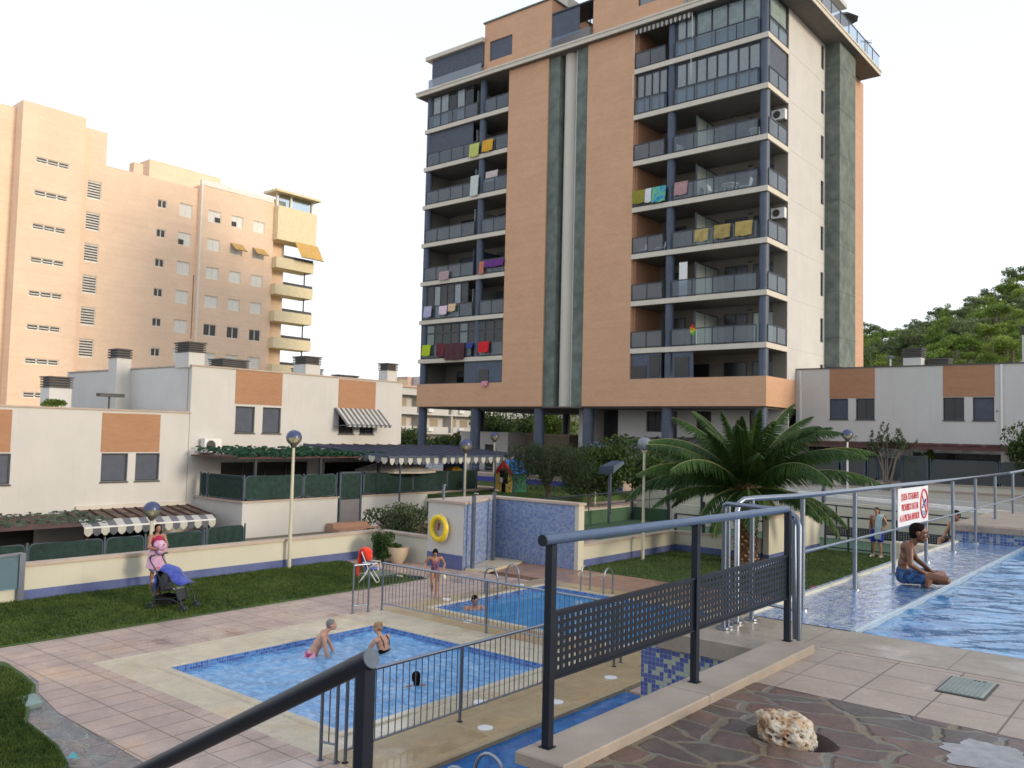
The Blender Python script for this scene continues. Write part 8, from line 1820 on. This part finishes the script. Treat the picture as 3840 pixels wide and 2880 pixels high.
# ---- folding chair with jackets
loc = Gz(1385, 2185, ZL); t = thing('folding_chair', (loc.x, loc.y, ZL+.02), 'white-framed blue folding chair standing on the grass by the fence end', 'chair', rz=atan2(RIGHT.y, RIGHT.x))
for sy in (-.26, .26):
    MB().tube([(-.28, sy, .0), (-.02, sy, .42), (.20, sy, .60)], .014, 8).build('leg', M['white_plastic'], t, world=False); MB().tube([(.28, sy, 0), (.0, sy, .42), (-.22, sy, .95)], .014, 8).build('leg', M['white_plastic'], t, world=False)
    MB().tube([(-.18, sy, .62), (.28, sy, .60), (.30, sy, .40)], .014, 8).build('armrest', M['white_plastic'], t, world=False)
MB().tube([(-.28, -.26, .02), (-.28, .26, .02)], .014, 8).build('stretcher', M['white_plastic'], t, world=False); MB().tube([(.28, -.26, .02), (.28, .26, .02)], .014, 8).build('stretcher', M['white_plastic'], t, world=False)
MB().box(-.12, .27, -.25, .25, .41, .425).build('seat', F('blue_canvas', (.03, .07, .40)), t, world=False)
MB().add([(-.12, -.25, .45), (-.12, .25, .45), (-.22, .25, .93), (-.22, -.25, .93)], [(0, 1, 2, 3)]).build('backrest', F('blue_canvas_back', (.03, .07, .40)), t, world=False)
t.scale = (.86, .86, .86); tw = Matrix.Translation(t.location) @ Matrix.Rotation(t.rotation_euler[2], 4, 'Z') @ Matrix.Scale(.86, 4)
def blob(name, pts, mat, label, cat, vox=.013):
    b = MB()
    for p in pts: b.ell(tw@V(*p[:3]), p[3], p[4], p[5], 10, 7)
    o = one(b, name, mat, label, cat, loc=(0, 0, 0), world=False); m_ = o.modifiers.new('r', 'REMESH'); m_.mode = 'VOXEL'; m_.voxel_size = vox; m_.use_smooth_shade = True; o.modifiers.new('s', 'SMOOTH').iterations = 2; return o
blob('jacket', [(-.16, 0, .98, .13, .15, .08), (-.08, -.05, .90, .12, .16, .12), (-.04, -.08, .78, .09, .13, .12), (-.30, -.05, .62, .05, .09, .2), (-.34, -.05, .38, .04, .08, .2), (-.26, 0, .85, .06, .12, .15)], F('orange_red_jacket', (.72, .055, .02), (.60, .04, .02), 4), 'bright orange-red jacket thrown over the folding chair', 'jacket')
blob('jacket', [(-.12, .1, .72, .12, .12, .14), (-.10, 0, .58, .14, .14, .10), (-.02, -.05, .50, .12, .12, .08), (-.16, .05, .90, .08, .12, .1)], F('dark_checked_jacket', (.02, .025, .05), (.10, .12, .22), 16), 'dark blue checked jacket hanging under the orange-red one', 'jacket')
tw = Matrix.Identity(4)
P = Gz(1545, 2170, ZL); blob('sandals', [(P.x, P.y, ZL+.05, .09, .13, .05), (P.x+.22, P.y+.1, ZL+.05, .13, .07, .045)], F('navy_sandal', (.02, .022, .06)), 'pair of navy sandals left on the paving behind the bar fence', 'sandals')
P = Gz(1502, 2170, ZL); blob('sandals', [(P.x, P.y, ZL+.06, .10, .06, .04), (P.x-.15, P.y+.05, ZL+.05, .09, .05, .035)], F('beige_sandal', (.45, .36, .28)), 'pair of pale beige sandals at the edge of the grass', 'sandals')
t = None
P = Gz(3080, 2222, ZL); tw = Matrix.Identity(4)
blob('swim_toy', [(P.x+.15*k, P.y+.12*k, ZL+.10, .12, .10, .07) for k in (-1, 0, 1)], plain('crimson_foam', (.42, .02, .08), .6), 'crimson swim toys lying on the grass below the overflow ledge', 'toy')
A_, B_ = Gz(3070, 2208, ZL+.1), Gz(3130, 2206, ZL+.1); b = MB(); b.tube([A_, (A_+B_)/2, B_], .05, 10); one(b, 'pool_noodle', plain('turquoise_foam', (.02, .38, .30), .7), 'turquoise foam noodle lying behind the crimson swim toys', 'pool noodle', smooth=True)
b = MB(); b.box(-18.6, -17.6, 15.8, 16.9, ZL+.02, ZL+.05); b.box(-18.5, -17.7, 15.9, 16.8, ZL+.05, ZL+.07); one(b, 'beach_mat', F('dark_green_mat', (.02, .045, .03)), 'dark green mat spread on the grass behind the folding chair', 'mat')
